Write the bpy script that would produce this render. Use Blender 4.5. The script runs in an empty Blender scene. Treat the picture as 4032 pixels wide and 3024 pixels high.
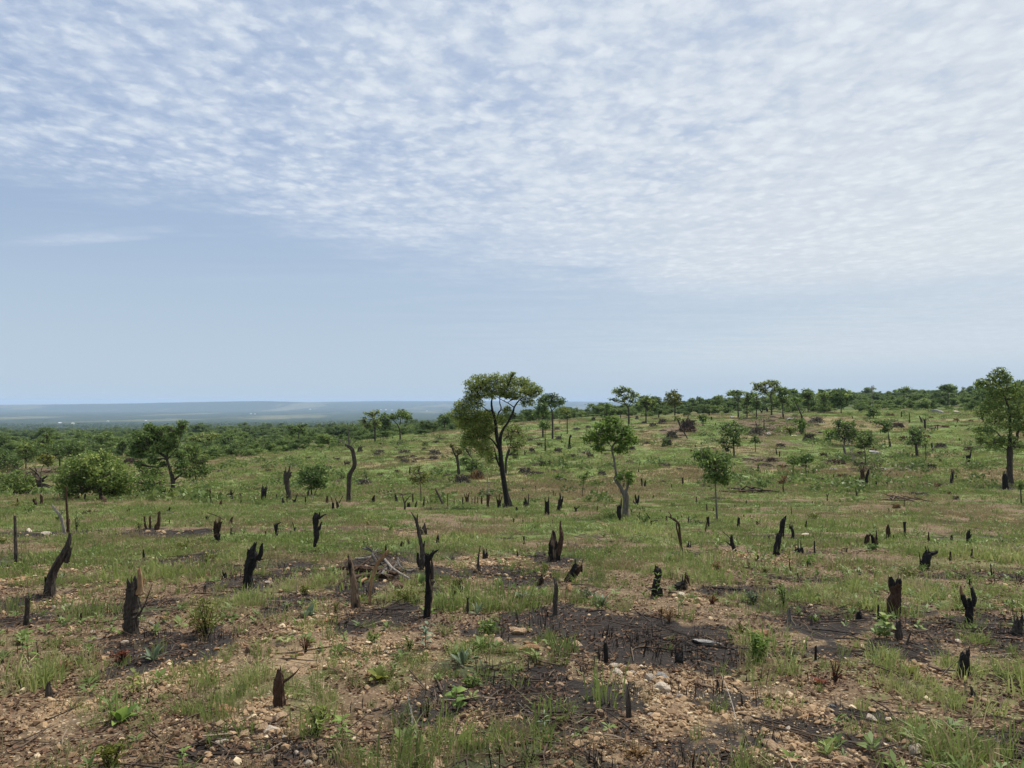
import bpy, math, random
import numpy as np
from mathutils import Vector

random.seed(11)
RNG = np.random.default_rng(7)
scn = bpy.context.scene
COL = scn.collection

# ------------------------------------------------------------------ camera
F, CX, HROW = 769.0, 512.0, 402.7          # focal length in pixels, centre column, horizon row of a 1024x768 frame
cam = bpy.data.cameras.new('camera')
cam.sensor_width = 36.0
cam.lens = 36.0 * F / 1024.0
cam.shift_y = (HROW - 384.0) / 1024.0
cam.clip_start = 0.1
cam.clip_end = 90000.0
camo = bpy.data.objects.new('camera', cam)
COL.objects.link(camo)
camo.location = (0, 0, 0)
camo.rotation_euler = (math.radians(90), 0, 0)
scn.camera = camo

# ------------------------------------------------------------------ sky and sun
SUN_EL, SUN_AZ = math.radians(62), math.radians(38)    # azimuth clockwise from +Y (ahead), so ahead and to the right
world = bpy.data.worlds.new('World')
scn.world = world
world.use_nodes = True
NT = world.node_tree
NT.nodes.clear()


class Nodes:
    """tiny helper for wiring shader nodes"""
    def __init__(self, nt):
        self.nt = nt

    def new(self, kind, **kw):
        n = self.nt.nodes.new(kind)
        for k, v in kw.items():
            setattr(n, k, v)
        return n

    def put(self, sock, v):
        if hasattr(v, 'links') and hasattr(v, 'node'):
            self.nt.links.new(v, sock)
        elif v is not None:
            if isinstance(v, (tuple, list)) and len(v) == 3 and sock.type == 'RGBA':
                v = (*v, 1.0)
            sock.default_value = v

    def math(self, op, a, b=None, c=None, clamp=False):
        n = self.new('ShaderNodeMath', operation=op, use_clamp=clamp)
        self.put(n.inputs[0], a)
        if b is not None: self.put(n.inputs[1], b)
        if c is not None: self.put(n.inputs[2], c)
        return n.outputs[0]

    def ss(self, v, lo, hi, a=0.0, b=1.0):
        n = self.new('ShaderNodeMapRange', interpolation_type='SMOOTHSTEP')
        self.put(n.inputs['Value'], v)
        n.inputs['From Min'].default_value = lo
        n.inputs['From Max'].default_value = hi
        n.inputs['To Min'].default_value = a
        n.inputs['To Max'].default_value = b
        return n.outputs[0]

    def mix(self, f, a, b, blend='MIX'):
        n = self.new('ShaderNodeMix', data_type='RGBA', blend_type=blend)
        self.put(n.inputs['Factor'], f)
        self.put(n.inputs['A'] if False else n.inputs[6], a)
        self.put(n.inputs[7], b)
        return n.outputs[2]

    def noise(self, vec, scale, detail=3.0, rough=0.5, dist=0.0, out='Fac'):
        n = self.new('ShaderNodeTexNoise')
        if vec is not None: self.put(n.inputs['Vector'], vec)
        n.inputs['Scale'].default_value = scale
        n.inputs['Detail'].default_value = detail
        n.inputs['Roughness'].default_value = rough
        n.inputs['Distortion'].default_value = dist
        return n.outputs['Fac' if out == 'Fac' else 'Color']

    def voro(self, vec, scale, feature='SMOOTH_F1', out='Distance', smooth=0.6, rnd=1.0):
        n = self.new('ShaderNodeTexVoronoi', feature=feature)
        if vec is not None: self.put(n.inputs['Vector'], vec)
        n.inputs['Scale'].default_value = scale
        n.inputs['Randomness'].default_value = rnd
        if feature == 'SMOOTH_F1': n.inputs['Smoothness'].default_value = smooth
        return n.outputs[out]

    def attr(self, name, kind='GEOMETRY', out='Fac'):
        n = self.new('ShaderNodeAttribute', attribute_name=name, attribute_type=kind)
        return n.outputs[out]

    def vmath(self, op, a, b=None, scale=None):
        n = self.new('ShaderNodeVectorMath', operation=op)
        self.put(n.inputs[0], a)
        if b is not None: self.put(n.inputs[1], b)
        if scale is not None: n.inputs['Scale'].default_value = scale
        return n.outputs[0]

    def ramp(self, f, stops):
        n = self.new('ShaderNodeValToRGB')
        self.put(n.inputs[0], f)
        el = n.color_ramp.elements
        el[0].position, el[0].color = stops[0][0], (*stops[0][1], 1)
        el[1].position, el[1].color = stops[-1][0], (*stops[-1][1], 1)
        for p, c in stops[1:-1]:
            e = el.new(p)
            e.color = (*c, 1)
        return n.outputs[0]


W = Nodes(NT)
sky = W.new('ShaderNodeTexSky', sky_type='NISHITA', sun_disc=False)
sky.sun_elevation = SUN_EL
sky.sun_rotation = SUN_AZ
sky.air_density, sky.dust_density, sky.ozone_density = 1.0, 2.0, 1.5
STR = 0.1
dirv = W.new('ShaderNodeTexCoord').outputs['Generated']
sep = W.new('ShaderNodeSeparateXYZ')
W.put(sep.inputs[0], dirv)
dx, dy, dz = sep.outputs
zc = W.math('ADD', W.math('MAXIMUM', dz, 0.0), 0.018)
px_ = W.math('DIVIDE', dx, zc)
py_ = W.math('DIVIDE', dy, zc)
comb = W.new('ShaderNodeCombineXYZ')
W.put(comb.inputs[0], px_)
W.put(comb.inputs[1], py_)
P = comb.outputs[0]                                   # where the ray meets the cloud layer (layer height = 1)
# a straight far edge of the cloud sheet, roughened
big = W.noise(P, 0.55, 4, 0.55)
wisp = W.noise(W.vmath('MULTIPLY', P, (0.6, 2.2, 1)), 1.1, 5, 0.6, 0.6)
e = W.math('SUBTRACT', py_, W.math('MULTIPLY', px_, 1.32))
e = W.math('SUBTRACT', e, 5.15)
e = W.math('ADD', e, W.math('MULTIPLY', W.math('SUBTRACT', big, 0.5), 5.6))
e = W.math('ADD', e, W.math('MULTIPLY', W.math('SUBTRACT', wisp, 0.5), 4.2))
cover = W.math('MULTIPLY', W.ss(e, 1.6, -1.7), W.ss(dz, 0.085, 0.175))
# cloudlets: cells of a gently warped pattern, in two sizes
warp = W.vmath('ADD', P, W.vmath('SCALE', W.vmath('SUBTRACT', W.noise(P, 9.0, 4, 0.6, out='Color'), (0.5, 0.5, 0.5)), scale=0.085))
wp = W.vmath('MULTIPLY', warp, (0.92, 0.74, 1.0))
cell = W.voro(wp, 13.0, smooth=0.45)
cell3 = W.voro(wp, 6.5, smooth=0.6)
cell2 = W.voro(wp, 27.0, smooth=0.5)
fine = W.noise(wp, 13.0, 8, 0.66)
mid2 = W.noise(wp, 6.0, 3, 0.5)
mid = W.noise(P, 2.4, 5, 0.58, 0.3)
lump = W.math('SUBTRACT', 1.0, W.ss(cell, 0.10, 0.62))
lump2 = W.math('SUBTRACT', 1.0, W.ss(cell2, 0.10, 0.62))
puff = W.math('ADD', W.math('MULTIPLY', lump, 0.26), W.math('MULTIPLY', lump2, 0.14))
puff = W.math('ADD', puff, W.math('MULTIPLY', W.math('SUBTRACT', 0.5, cell3), 0.42))
puff = W.math('ADD', puff, W.math('MULTIPLY', W.math('SUBTRACT', fine, 0.42), 1.15))
thick = W.ss(W.math('ADD', px_, W.math('MULTIPLY', big, 1.6)), -1.0, 3.0, -0.06, 0.46)   # sheet thickens towards one side
far = W.ss(py_, 2.4, 5.2, 0.0, 0.34)
lowd = W.math('ADD', W.math('MULTIPLY', W.math('SUBTRACT', mid, 0.5), 0.9), W.math('MULTIPLY', W.math('SUBTRACT', mid2, 0.5), 0.7))
d = W.math('ADD', W.math('ADD', puff, thick), W.math('ADD', lowd, far))
dens = W.ss(d, -0.40, 0.60)
smooth = W.math('MAXIMUM', W.ss(py_, 3.0, 5.6, 0.0, 0.62), W.ss(px_, 0.8, 3.0, 0.0, 0.5))     # the sheet melts into an even veil
dens = W.math('ADD', W.math('MULTIPLY', dens, W.math('SUBTRACT', 1.0, smooth)), W.math('MULTIPLY', smooth, 0.74))
dens = W.math('MULTIPLY', W.math('ADD', W.math('MULTIPLY', dens, 0.76), 0.22), cover)
# thin veil that reaches past the edge
veil = W.math('MULTIPLY', W.ss(W.math('ADD', W.math('MULTIPLY', px_, 0.35), W.math('MULTIPLY', wisp, 3.0)), 0.6, 3.6), 0.50)
# one lone streak low on the left
sx = W.math('DIVIDE', W.math('ADD', px_, 2.25), 0.62)
sy = W.math('DIVIDE', W.math('SUBTRACT', W.math('ADD', py_, W.math('MULTIPLY', px_, 0.30)), 3.52), 0.17)
streak = W.math('ADD', W.math('MULTIPLY', sx, sx), W.math('MULTIPLY', sy, sy))
streak = W.math('ADD', streak, W.math('MULTIPLY', W.math('SUBTRACT', wisp, 0.5), 3.4))
streak = W.math('MULTIPLY', W.ss(streak, 1.4, -0.4), 0.55)
hi = W.ss(dz, 0.015, 0.07)
dens = W.math('MAXIMUM', W.math('MAXIMUM', dens, veil), streak)
dens = W.math('MULTIPLY', dens, hi)
# colours are given at strength 1 (the background multiplies them by STR)
glow = W.ss(px_, -2.0, 3.5)
lit = W.ss(W.math('ADD', W.math('MULTIPLY', puff, 0.9), W.math('MULTIPLY', mid, 0.5)), 0.15, 0.95)
cl_lo = W.mix(glow, (5.0, 5.85, 7.3), (6.75, 7.2, 7.55))
cl_hi = W.mix(glow, (7.0, 7.65, 8.4), (8.0, 8.4, 8.65))
ccol = W.mix(lit, cl_lo, cl_hi)
hz = W.ss(dz, 0.34, 0.0)
blue = W.mix(0.72, sky.outputs[0], (3.05, 4.2, 6.35))
blue = W.mix(W.math('MULTIPLY', hz, 0.85), blue, (4.95, 6.05, 7.05))
skyc = W.mix(dens, blue, ccol)
below = W.ss(dz, -0.01, -0.06)
skyc = W.mix(1.0, skyc, (0.865, 0.865, 0.865), 'MULTIPLY')
skyc = W.mix(below, skyc, (1.2, 1.2, 0.9))            # light off the ground far beyond the terrain
bg = W.new('ShaderNodeBackground')
W.put(bg.inputs[0], skyc)
bg.inputs[1].default_value = STR
wout = W.new('ShaderNodeOutputWorld')
NT.links.new(bg.outputs[0], wout.inputs[0])

sun = bpy.data.lights.new('sun', 'SUN')
sun.energy = 4.6
sun.angle = math.radians(7)
sun.color = (1.0, 0.955, 0.88)
suno = bpy.data.objects.new('sun', sun)
COL.objects.link(suno)
sd = Vector((math.sin(SUN_AZ) * math.cos(SUN_EL), math.cos(SUN_AZ) * math.cos(SUN_EL), math.sin(SUN_EL)))
suno.rotation_euler = (-sd).to_track_quat('-Z', 'Y').to_euler()
suno.location = (0, 0, 30)

vs = scn.view_settings
vs.view_transform = 'Standard'
vs.look = 'None'
vs.exposure = 0.3
vs.gamma = 1.0
vs.use_curve_mapping = False
scn.cycles.use_denoising = True
scn.cycles.max_bounces = 6
scn.cycles.transparent_max_bounces = 4
scn.cycles.volume_bounces = 1

# ------------------------------------------------------------------ helpers
def tag(o, label=None, cat=None, group=None, kind=None):
    if label: o['label'] = label
    if cat: o['category'] = cat
    if group: o['group'] = group
    if kind: o['kind'] = kind
    return o


def empty(name, loc):
    o = bpy.data.objects.new(name, None)
    COL.objects.link(o)
    o.location = loc
    o.empty_display_size = 0.1
    return o


class MB:
    """collects polygons (with a per-face tint) and links them as one mesh"""
    def __init__(self):
        self.v, self.f, self.t, self.n = [], [], [], 0

    def add(self, v, f, tint=None):
        v = np.asarray(v, dtype=np.float64).reshape(-1, 3)
        self.v.append(v)
        self.f.extend([[int(i) + self.n for i in q] for q in f])
        if tint is None:
            self.t.extend([0.5] * len(f))
        elif np.isscalar(tint):
            self.t.extend([float(tint)] * len(f))
        else:
            self.t.extend([float(x) for x in tint])
        self.n += len(v)

    def mesh(self, name, mat, org=(0, 0, 0), smooth=False):
        me = bpy.data.meshes.new(name)
        V = np.concatenate(self.v) - np.asarray(org)
        me.from_pydata(V.tolist(), [], self.f)
        a = me.attributes.new('tint', 'FLOAT', 'FACE')
        a.data.foreach_set('value', np.asarray(self.t, dtype=np.float32))
        if smooth: me.polygons.foreach_set('use_smooth', [True] * len(me.polygons))
        me.materials.append(mat)
        me.update()
        return me


def link(name, me, parent=None, loc=None):
    o = bpy.data.objects.new(name, me)
    COL.objects.link(o)
    if parent: o.parent = parent
    if loc is not None: o.location = loc
    return o


def quads_mesh(name, V, nper, mat, tint):
    """V: (n*nper,3) vertices of n separate polygons of nper corners"""
    n = len(V) // nper
    me = bpy.data.meshes.new(name)
    me.vertices.add(n * nper)
    me.vertices.foreach_set('co', V.astype(np.float32).ravel())
    me.loops.add(n * nper)
    me.loops.foreach_set('vertex_index', np.arange(n * nper, dtype=np.int32))
    me.polygons.add(n)
    me.polygons.foreach_set('loop_start', np.arange(0, n * nper, nper, dtype=np.int32))
    me.update(calc_edges=True)
    a = me.attributes.new('tint', 'FLOAT', 'FACE')
    a.data.foreach_set('value', tint.astype(np.float32))
    me.materials.append(mat)
    return me


def hash2(ix, iy, seed):
    h = (ix.astype(np.int64) * 374761393 + iy.astype(np.int64) * 668265263 + seed * 974711) & 0x7fffffff
    h = ((h ^ (h >> 13)) * 1274126177) & 0x7fffffff
    h = (h ^ (h >> 16)) & 0xffffff
    return h / float(0xffffff)


def vnoise(x, y, seed=0):
    ix, iy = np.floor(x), np.floor(y)
    fx, fy = x - ix, y - iy
    fx, fy = fx * fx * (3 - 2 * fx), fy * fy * (3 - 2 * fy)
    a, b = hash2(ix, iy, seed), hash2(ix + 1, iy, seed)
    c, e_ = hash2(ix, iy + 1, seed), hash2(ix + 1, iy + 1, seed)
    return (a * (1 - fx) + b * fx) * (1 - fy) + (c * (1 - fx) + e_ * fx) * fy


def fbm(x, y, scale, seed=0, octv=3):
    s, a, tot = 0.0, 1.0, 0.0
    for k in range(octv):
        s = s + a * vnoise(x / scale * 2 ** k + 17.3 * k, y / scale * 2 ** k - 9.1 * k, seed + k)
        tot += a
        a *= 0.5
    return s / tot


def sstep(v, lo, hi):
    t = np.clip((v - lo) / (hi - lo), 0, 1)
    return t * t * (3 - 2 * t)


# ------------------------------------------------------------------ lie of the land
# columns of the view: (image column, [(metres ahead, image row where the ground shows)])
COMMON = [(42, None), (50, None)]
KN = {
    -170: [(52, 498.5), (66, 509), (85, 489), (105, 470), (150, 459), (300, 446), (900, 437), (3200, 428), (7000, 419), (10500, 414), (13000, 411.5), (15500, 405.3), (22000, 412)],
    0: [(52, 498), (66, 508), (85, 487), (105, 468.5), (150, 458), (300, 445), (900, 436), (3200, 427), (7000, 418), (10500, 413), (13000, 411), (15000, 405.0), (22000, 412)],
    130: [(52, 498), (62, 501), (80, 484), (105, 466), (150, 457), (300, 444), (900, 435), (3200, 426.5), (7000, 418), (10500, 413), (13000, 411), (15000, 403.4), (22000, 411)],
    260: [(50, 497.5), (60, 498), (75, 480), (95, 464), (120, 455.5), (160, 458), (300, 441), (900, 431.5), (3200, 425), (7000, 417.5), (10500, 412.5), (13000, 410.5), (15000, 401.0), (22000, 408)],
    330: [(50, 497.5), (60, 496), (75, 480), (100, 461), (135, 447), (170, 446), (300, 438), (900, 431), (3200, 424), (7000, 417), (10500, 412), (13000, 409), (16000, 402.5), (21000, 402.0), (25000, 404)],
    400: [(50, 498), (60, 493), (75, 481), (100, 461), (130, 446), (165, 436.5), (210, 439), (300, 435), (900, 430), (3200, 423), (7000, 416.5), (10500, 412), (13000, 409), (21000, 401.2), (25000, 404)],
    512: [(50, 498), (62, 490), (80, 474), (110, 453), (150, 436), (200, 424), (300, 424.5), (900, 424.5), (3200, 421), (7000, 416), (10500, 411.5), (13000, 409), (21000, 401.4), (25000, 404)],
    650: [(50, 496), (62, 487), (80, 471), (110, 449), (150, 431), (200, 419), (260, 413.5), (400, 412), (1100, 413), (3200, 415), (7000, 413), (10500, 410), (13000, 408), (21000, 402), (25000, 404)],
    800: [(50, 494), (62, 484), (80, 467), (110, 444), (150, 426), (190, 416), (260, 409.5), (400, 404), (700, 402.2), (1200, 404), (4000, 407), (8000, 407), (25000, 405)],
    1024: [(50, 491), (62, 479), (80, 461), (110, 440), (150, 422), (190, 412.5), (260, 405), (400, 398.5), (700, 396), (1200, 399), (4000, 404), (8000, 405), (25000, 405)],
    1200: [(50, 490), (62, 477), (80, 459), (110, 437), (150, 419), (190, 409.5), (260, 402), (400, 395), (700, 392), (1200, 396), (4000, 402), (8000, 404), (25000, 405)],
}
SLOPE = 0.092


def pchip(x, y, xi):
    x, y = np.asarray(x, float), np.asarray(y, float)
    h = np.diff(x)
    dl = np.diff(y) / h
    m = np.zeros(len(x))
    for i in range(1, len(x) - 1):
        if dl[i - 1] * dl[i] > 0:
            w1, w2 = 2 * h[i] + h[i - 1], h[i] + 2 * h[i - 1]
            m[i] = (w1 + w2) / (w1 / dl[i - 1] + w2 / dl[i])
    m[0], m[-1] = dl[0], dl[-1]
    k = np.clip(np.searchsorted(x, xi) - 1, 0, len(x) - 2)
    t = (xi - x[k]) / h[k]
    t = np.clip(t, 0, 1)
    return (y[k] * (1 + 2 * t) * (1 - t) ** 2 + m[k] * h[k] * t * (1 - t) ** 2
            + y[k + 1] * t * t * (3 - 2 * t) + m[k + 1] * h[k] * t * t * (t - 1))


LY = np.linspace(math.log(20), math.log(27000), 700)
UG = np.linspace(-1.15, 1.15, 231)
_cols, _cu = [], []
for c in sorted(KN):
    ys = [20, 26, 32, 38, 44] + [k[0] for k in KN[c]]
    zs = [-1.6 - SLOPE * y for y in (20, 26, 32, 38, 44)] + [-(r - HROW) * y / F for y, r in KN[c]]
    ys.append(28000)
    zs.append(zs[-1] - 30)
    _cols.append(pchip(np.log(ys), zs, LY))
    _cu.append((c - CX) / F)
_cols = np.array(_cols)
ZT = np.array([pchip(_cu, _cols[:, j], np.clip(UG, _cu[0], _cu[-1])) for j in range(len(LY))]).T   # (u, logy)


def ground(x, y):
    x, y = np.asarray(x, float), np.asarray(y, float)
    yy = np.maximum(y, 20.0)
    u = np.clip(x / yy, -1.14, 1.14)
    a = (u - UG[0]) / (UG[1] - UG[0])
    b = np.clip((np.log(yy) - LY[0]) / (LY[1] - LY[0]), 0, len(LY) - 1.001)
    i, j = np.clip(a.astype(int), 0, len(UG) - 2), b.astype(int)
    fa, fb = a - i, b - j
    zt = (ZT[i, j] * (1 - fa) + ZT[i + 1, j] * fa) * (1 - fb) + (ZT[i, j + 1] * (1 - fa) + ZT[i + 1, j + 1] * fa) * fb
    zn = -1.6 - SLOPE * np.maximum(y, -12.0)
    k = sstep(y, 21, 30)
    z = zn * (1 - k) + zt * k
    z = z + 0.16 * (fbm(x, y, 2.6, 3, 3) - 0.5) + 0.05 * (fbm(x, y, 0.55, 9, 2) - 0.5)
    k2 = sstep(y, 45, 130)
    z = z + k2 * 0.8 * (fbm(x, y, 16.0, 21, 3) - 0.5)
    k3 = sstep(y, 250, 900)
    z = z + k3 * 6.0 * (fbm(x, y, 170.0, 31, 3) - 0.5)
    k4 = sstep(y, 2500, 9000)
    z = z + k4 * 26.0 * (fbm(x, y * 0.6, 1900.0, 41, 4) - 0.5)
    return z


_YS = np.exp(np.linspace(math.log(2.6), math.log(24000), 2600))


def hit(px, py):
    """where the sight line of an image point meets the land (x, y, z)"""
    u = (px - CX) / F
    z = ground(u * _YS, _YS)
    rows = HROW - F * z / _YS
    k = np.nonzero(rows <= py)[0]
    if len(k) == 0:
        i = int(np.argmin(rows[:2000]))
    else:
        i = int(k[0])
    y = _YS[i]
    if i > 0 and len(k):
        r0, r1 = rows[i - 1], rows[i]
        t = (r0 - py) / max(r0 - r1, 1e-6)
        y = _YS[i - 1] + (_YS[i] - _YS[i - 1]) * t
    return np.array([u * y, y, float(ground(u * y, y))])


CROPS = {'D': (1750, 1440, 2.764), 'E': (3532, 1400, 2.764), 'F': (2250, 1600, 3.455), 'G': (450, 1600, 4.148), 'H': (2650, 1400, 2.765)}
for r_, oy in (('A', 1400), ('B', 1900), ('C', 2324)):
    for k_, ox in enumerate((0, 1000, 2000, 2982)):
        CROPS[f'{r_}{k_ + 1}'] = (ox, oy, 2.1067)


def im(c, x, y):
    """a point read off an enlarged piece of the survey picture -> image column and row"""
    ox, oy, s = CROPS[c]
    return (ox + x / s) / 3.9375, (oy + y / s) / 3.9375


def at(c, x, y, depth):
    px, py = im(c, x, y)
    return np.array([(px - CX) / F * depth, depth, -(py - HROW) / F * depth])


def msize(c, w, depth):
    return w / CROPS[c][2] / 3.9375 / F * depth

# ------------------------------------------------------------------ what covers the land, where
def ell(lst):
    out = []
    for c, x, y, rx, ry in lst:
        px, py = im(c, x, y)
        s = CROPS[c][2] * 3.9375
        p = hit(px, py)
        q0, q1 = hit(px, py + ry / s), hit(px, py - ry / s)
        out.append((p[0], 0.5 * (q0[1] + q1[1]), rx / s / F * p[1], max(0.5 * (q1[1] - q0[1]), 0.05), p[0] / p[1]))
    return out


ASH = ell([('B2', 1040, 800, 330, 75), ('B2', 830, 900, 200, 60), ('B3', 900, 1250, 650, 150), ('C3', 350, 800, 330, 130), ('C3', 1250, 560, 420, 110), ('C3', 1750, 900, 300, 80), ('C4', 700, 520, 240, 70), ('C1', 1330, 470, 559, 143), ('B2', 1150, 1110, 429, 104), ('B2', 230, 800, 338, 91), ('B3', 640, 1190, 728, 156), ('B3', 1150, 1260, 546, 117),
           ('C3', 640, 900, 494, 130), ('B3', 130, 800, 260, 72), ('C3', 1500, 500, 546, 117), ('B4', 1800, 1270, 559, 156), ('B4', 2150, 1330, 325, 104), ('B4', 620, 1190, 429, 104),
           ('B3', 2000, 890, 338, 29), ('C4', 820, 1050, 260, 78), ('C4', 2030, 1340, 338, 143), ('C1', 1950, 1320, 312, 104), ('C2', 420, 1400, 260, 91), ('B1', 1520, 660, 208, 65),
           ('B1', 50, 1010, 195, 143), ('B1', 60, 1170, 195, 91), ('B1', 1950, 820, 169, 78), ('B2', 330, 1010, 208, 78), ('B2', 1500, 730, 156, 52), ('B2', 1050, 650, 325, 78), ('C4', 1250, 480, 390, 78),
           ('B1', 1300, 420, 338, 36), ('B1', 330, 430, 325, 29), ('A4', 1210, 1105, 100, 10), ('A4', 1345, 1150, 95, 14), ('A4', 1590, 1140, 60, 14), ('A4', 1690, 1045, 60, 10), ('A4', 1590, 1390, 90, 14), ('A4', 900, 1075, 90, 12),
           ('A4', 2080, 1105, 80, 18), ('B3', 400, 650, 169, 39), ('B3', 1400, 590, 195, 21), ('B2', 1850, 740, 260, 52), ('C2', 1450, 1060, 117, 78), ('C3', 150, 820, 234, 78), ('C4', 300, 1120, 429, 78)])
STONY = ell([('C3', 1050, 780, 280, 190), ('C1', 2010, 1150, 260, 190), ('C2', 150, 1180, 260, 180), ('B1', 190, 800, 210, 70), ('B2', 470, 1180, 230, 90), ('B2', 1240, 410, 90, 30), ('C3', 1650, 1000, 500, 250), ('C4', 300, 1000, 330, 170),
             ('C2', 1750, 1200, 330, 150), ('C4', 500, 1380, 420, 120), ('C1', 1400, 720, 420, 120), ('C2', 700, 560, 600, 140), ('B4', 120, 640, 150, 40), ('B4', 2130, 1020, 120, 35), ('B3', 2000, 610, 170, 30), ('B3', 1550, 950, 160, 60),
             ('B2', 1900, 720, 330, 80), ('C3', 700, 1330, 330, 120), ('C1', 600, 1000, 330, 110), ('B1', 500, 1000, 170, 60), ('B4', 950, 800, 120, 25), ('A3', 800, 1395, 120, 20), ('C4', 1400, 680, 160, 90)])
LUSH = ell([('B3', 1130, 430, 350, 65), ('B3', 1650, 760, 320, 90), ('B4', 2000, 620, 280, 140), ('C4', 1250, 850, 520, 150), ('C4', 2050, 760, 230, 220), ('B2', 1800, 550, 330, 70), ('C4', 980, 600, 200, 170), ('C1', 120, 800, 200, 330),
            ('B1', 1300, 760, 170, 90), ('B2', 60, 900, 260, 140), ('B2', 600, 900, 260, 80), ('B1', 1750, 230, 420, 70), ('B1', 300, 300, 260, 70), ('B2', 1050, 930, 330, 90), ('B2', 1750, 980, 230, 120), ('C2', 1750, 540, 260, 120), ('C1', 2000, 800, 220, 110),
            ('A4', 1480, 1010, 130, 30), ('B1', 1950, 620, 230, 80), ('B4', 700, 1000, 330, 110), ('B3', 150, 980, 200, 60), ('C2', 500, 1050, 160, 140), ('B4', 1500, 950, 330, 110)])
STRAW = ell([('B2', 1700, 410, 480, 28), ('B2', 700, 380, 420, 40), ('B3', 600, 520, 420, 38), ('B1', 800, 520, 300, 50), ('B1', 250, 560, 280, 60), ('B4', 1400, 860, 330, 70), ('B4', 1800, 300, 480, 60), ('A3', 800, 1130, 800, 110), ('A3', 1500, 1000, 300, 70),
             ('A2', 1900, 1120, 300, 70), ('B1', 1000, 170, 600, 28), ('A4', 1100, 1290, 900, 90), ('C1', 650, 1230, 200, 90), ('C1', 60, 1350, 200, 110)])
LUSH_FAR = ell([('A2', 330, 930, 480, 170), ('A1', 1950, 1010, 330, 120), ('A1', 1600, 1080, 250, 60), ('A2', 1100, 850, 700, 230), ('A3', 700, 820, 600, 150), ('A4', 300, 700, 300, 60), ('A4', 1300, 900, 400, 60), ('A3', 2100, 720, 200, 30), ('A4', 1600, 680, 420, 90), ('A4', 1200, 480, 500, 40)])
WOODY = ell([('H', 1100, 740, 420, 110), ('A4', 300, 620, 250, 110), ('A3', 1450, 620, 170, 70), ('A4', 760, 880, 250, 60), ('A4', 1280, 940, 300, 40), ('A4', 1150, 570, 150, 25), ('A4', 1450, 590, 150, 20), ('A1', 300, 960, 300, 50), ('A4', 100, 870, 140, 60), ('A1', 1080, 890, 60, 30)])


def emask(x, y, E, soft=0.55, seed=77, amp=1.0):
    m = np.zeros_like(x)
    for cx, cy, rx, ry, u in E:
        near = np.abs(y - cy) < 3 * ry
        if not near.any():
            continue
        xx = (x - u * y) / rx if cy > 30 else (x - cx) / rx
        xs, ys_ = x[near], y[near]
        n = amp * 2.3 * (fbm(xs / (0.05 * cy), ys_ / (0.16 * cy), 1.0, seed, 4) - 0.5) + amp * 1.1 * (fbm(xs, ys_, 0.02 * cy + 0.05, seed + 3, 2) - 0.5)
        r = np.sqrt(xx[near] ** 2 + ((ys_ - cy) / ry) ** 2)
        m[near] = np.maximum(m[near], 1 - sstep(r + n, 1 - soft, 1 + soft * 0.6))
    return m


def cover_masks(x, y):
    """ash, stone, green grass, straw, woody debris, woodland - each 0..1"""
    x, y = np.asarray(x, float), np.asarray(y, float)
    ash = emask(x, y, ASH, 0.6, 77)
    st = emask(x, y, STONY, 0.5, 61)
    lush = emask(x, y, LUSH, 0.6, 51)
    straw = emask(x, y, STRAW, 0.6, 45)
    s = np.maximum(y, 3.0)
    near = 1 - sstep(y, 9, 19)
    mid = sstep(y, 9, 19) * (1 - sstep(y, 52, 70))
    hill = sstep(y, 46, 66)
    g_near = sstep(fbm(x, y, 0.9, 14, 3), 0.46, 0.66) * 0.75
    g_mid = sstep(fbm(x, y, 2.2, 15, 3), 0.30, 0.56) * 0.9 + 0.1
    g_hill = 0.72 + 0.28 * sstep(fbm(x, y, 7.0, 16, 3), 0.3, 0.6)
    grass = near * g_near + mid * g_mid + hill * g_hill
    lf = emask(x, y, LUSH_FAR, 0.5, 33, 0.5) if (y > 45).any() else 0 * x
    wood = emask(x, y, WOODY, 0.6, 35) if (y > 45).any() else 0 * x
    grass = np.maximum(grass, lush)
    grass = np.maximum(grass, 0.95 * hill)
    grass = grass * (1 - 0.93 * ash) * (1 - 0.85 * st) * (1 - 0.55 * wood)
    dry = sstep(fbm(x, y, 3.3, 18, 3), 0.50, 0.68) * 0.55
    dry = dry * (1 - hill) + hill * (0.14 + 0.62 * sstep(fbm(x, y, 10.0, 19, 3), 0.42, 0.64)) * (1 - 0.9 * lf)
    dry = np.maximum(dry, straw * 0.95) * (1 - 0.9 * lush)
    ash_small = sstep(fbm(x, y, 1.5, 25, 3), 0.55, 0.66) * (1 - sstep(y, 18, 30)) * 0.65
    ash = np.maximum(ash, ash_small * (1 - st) * (1 - lush))
    # woodland begins past an edge that follows the hillside
    u = x / np.maximum(y, 1)
    eu = [(-170 - CX) / F, (0 - CX) / F, (130 - CX) / F, (200 - CX) / F, (260 - CX) / F, (330 - CX) / F, (400 - CX) / F, (480 - CX) / F, (600 - CX) / F, (800 - CX) / F, (1024 - CX) / F, (1200 - CX) / F]
    ey = [140, 145, 128, 104, 114, 132, 162, 196, 215, 214, 205, 200]
    edge = np.interp(u, eu, ey)
    wl = sstep(y / edge, 0.95, 1.06)
    return dict(ash=ash, stone=st, grass=grass, dry=dry, wood=wood, woodland=wl, lush=np.maximum(lush, lf))


# ------------------------------------------------------------------ materials
def new_mat(name):
    m = bpy.data.materials.new(name)
    m.use_nodes = True
    m.node_tree.nodes.clear()
    return m, Nodes(m.node_tree)


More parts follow.
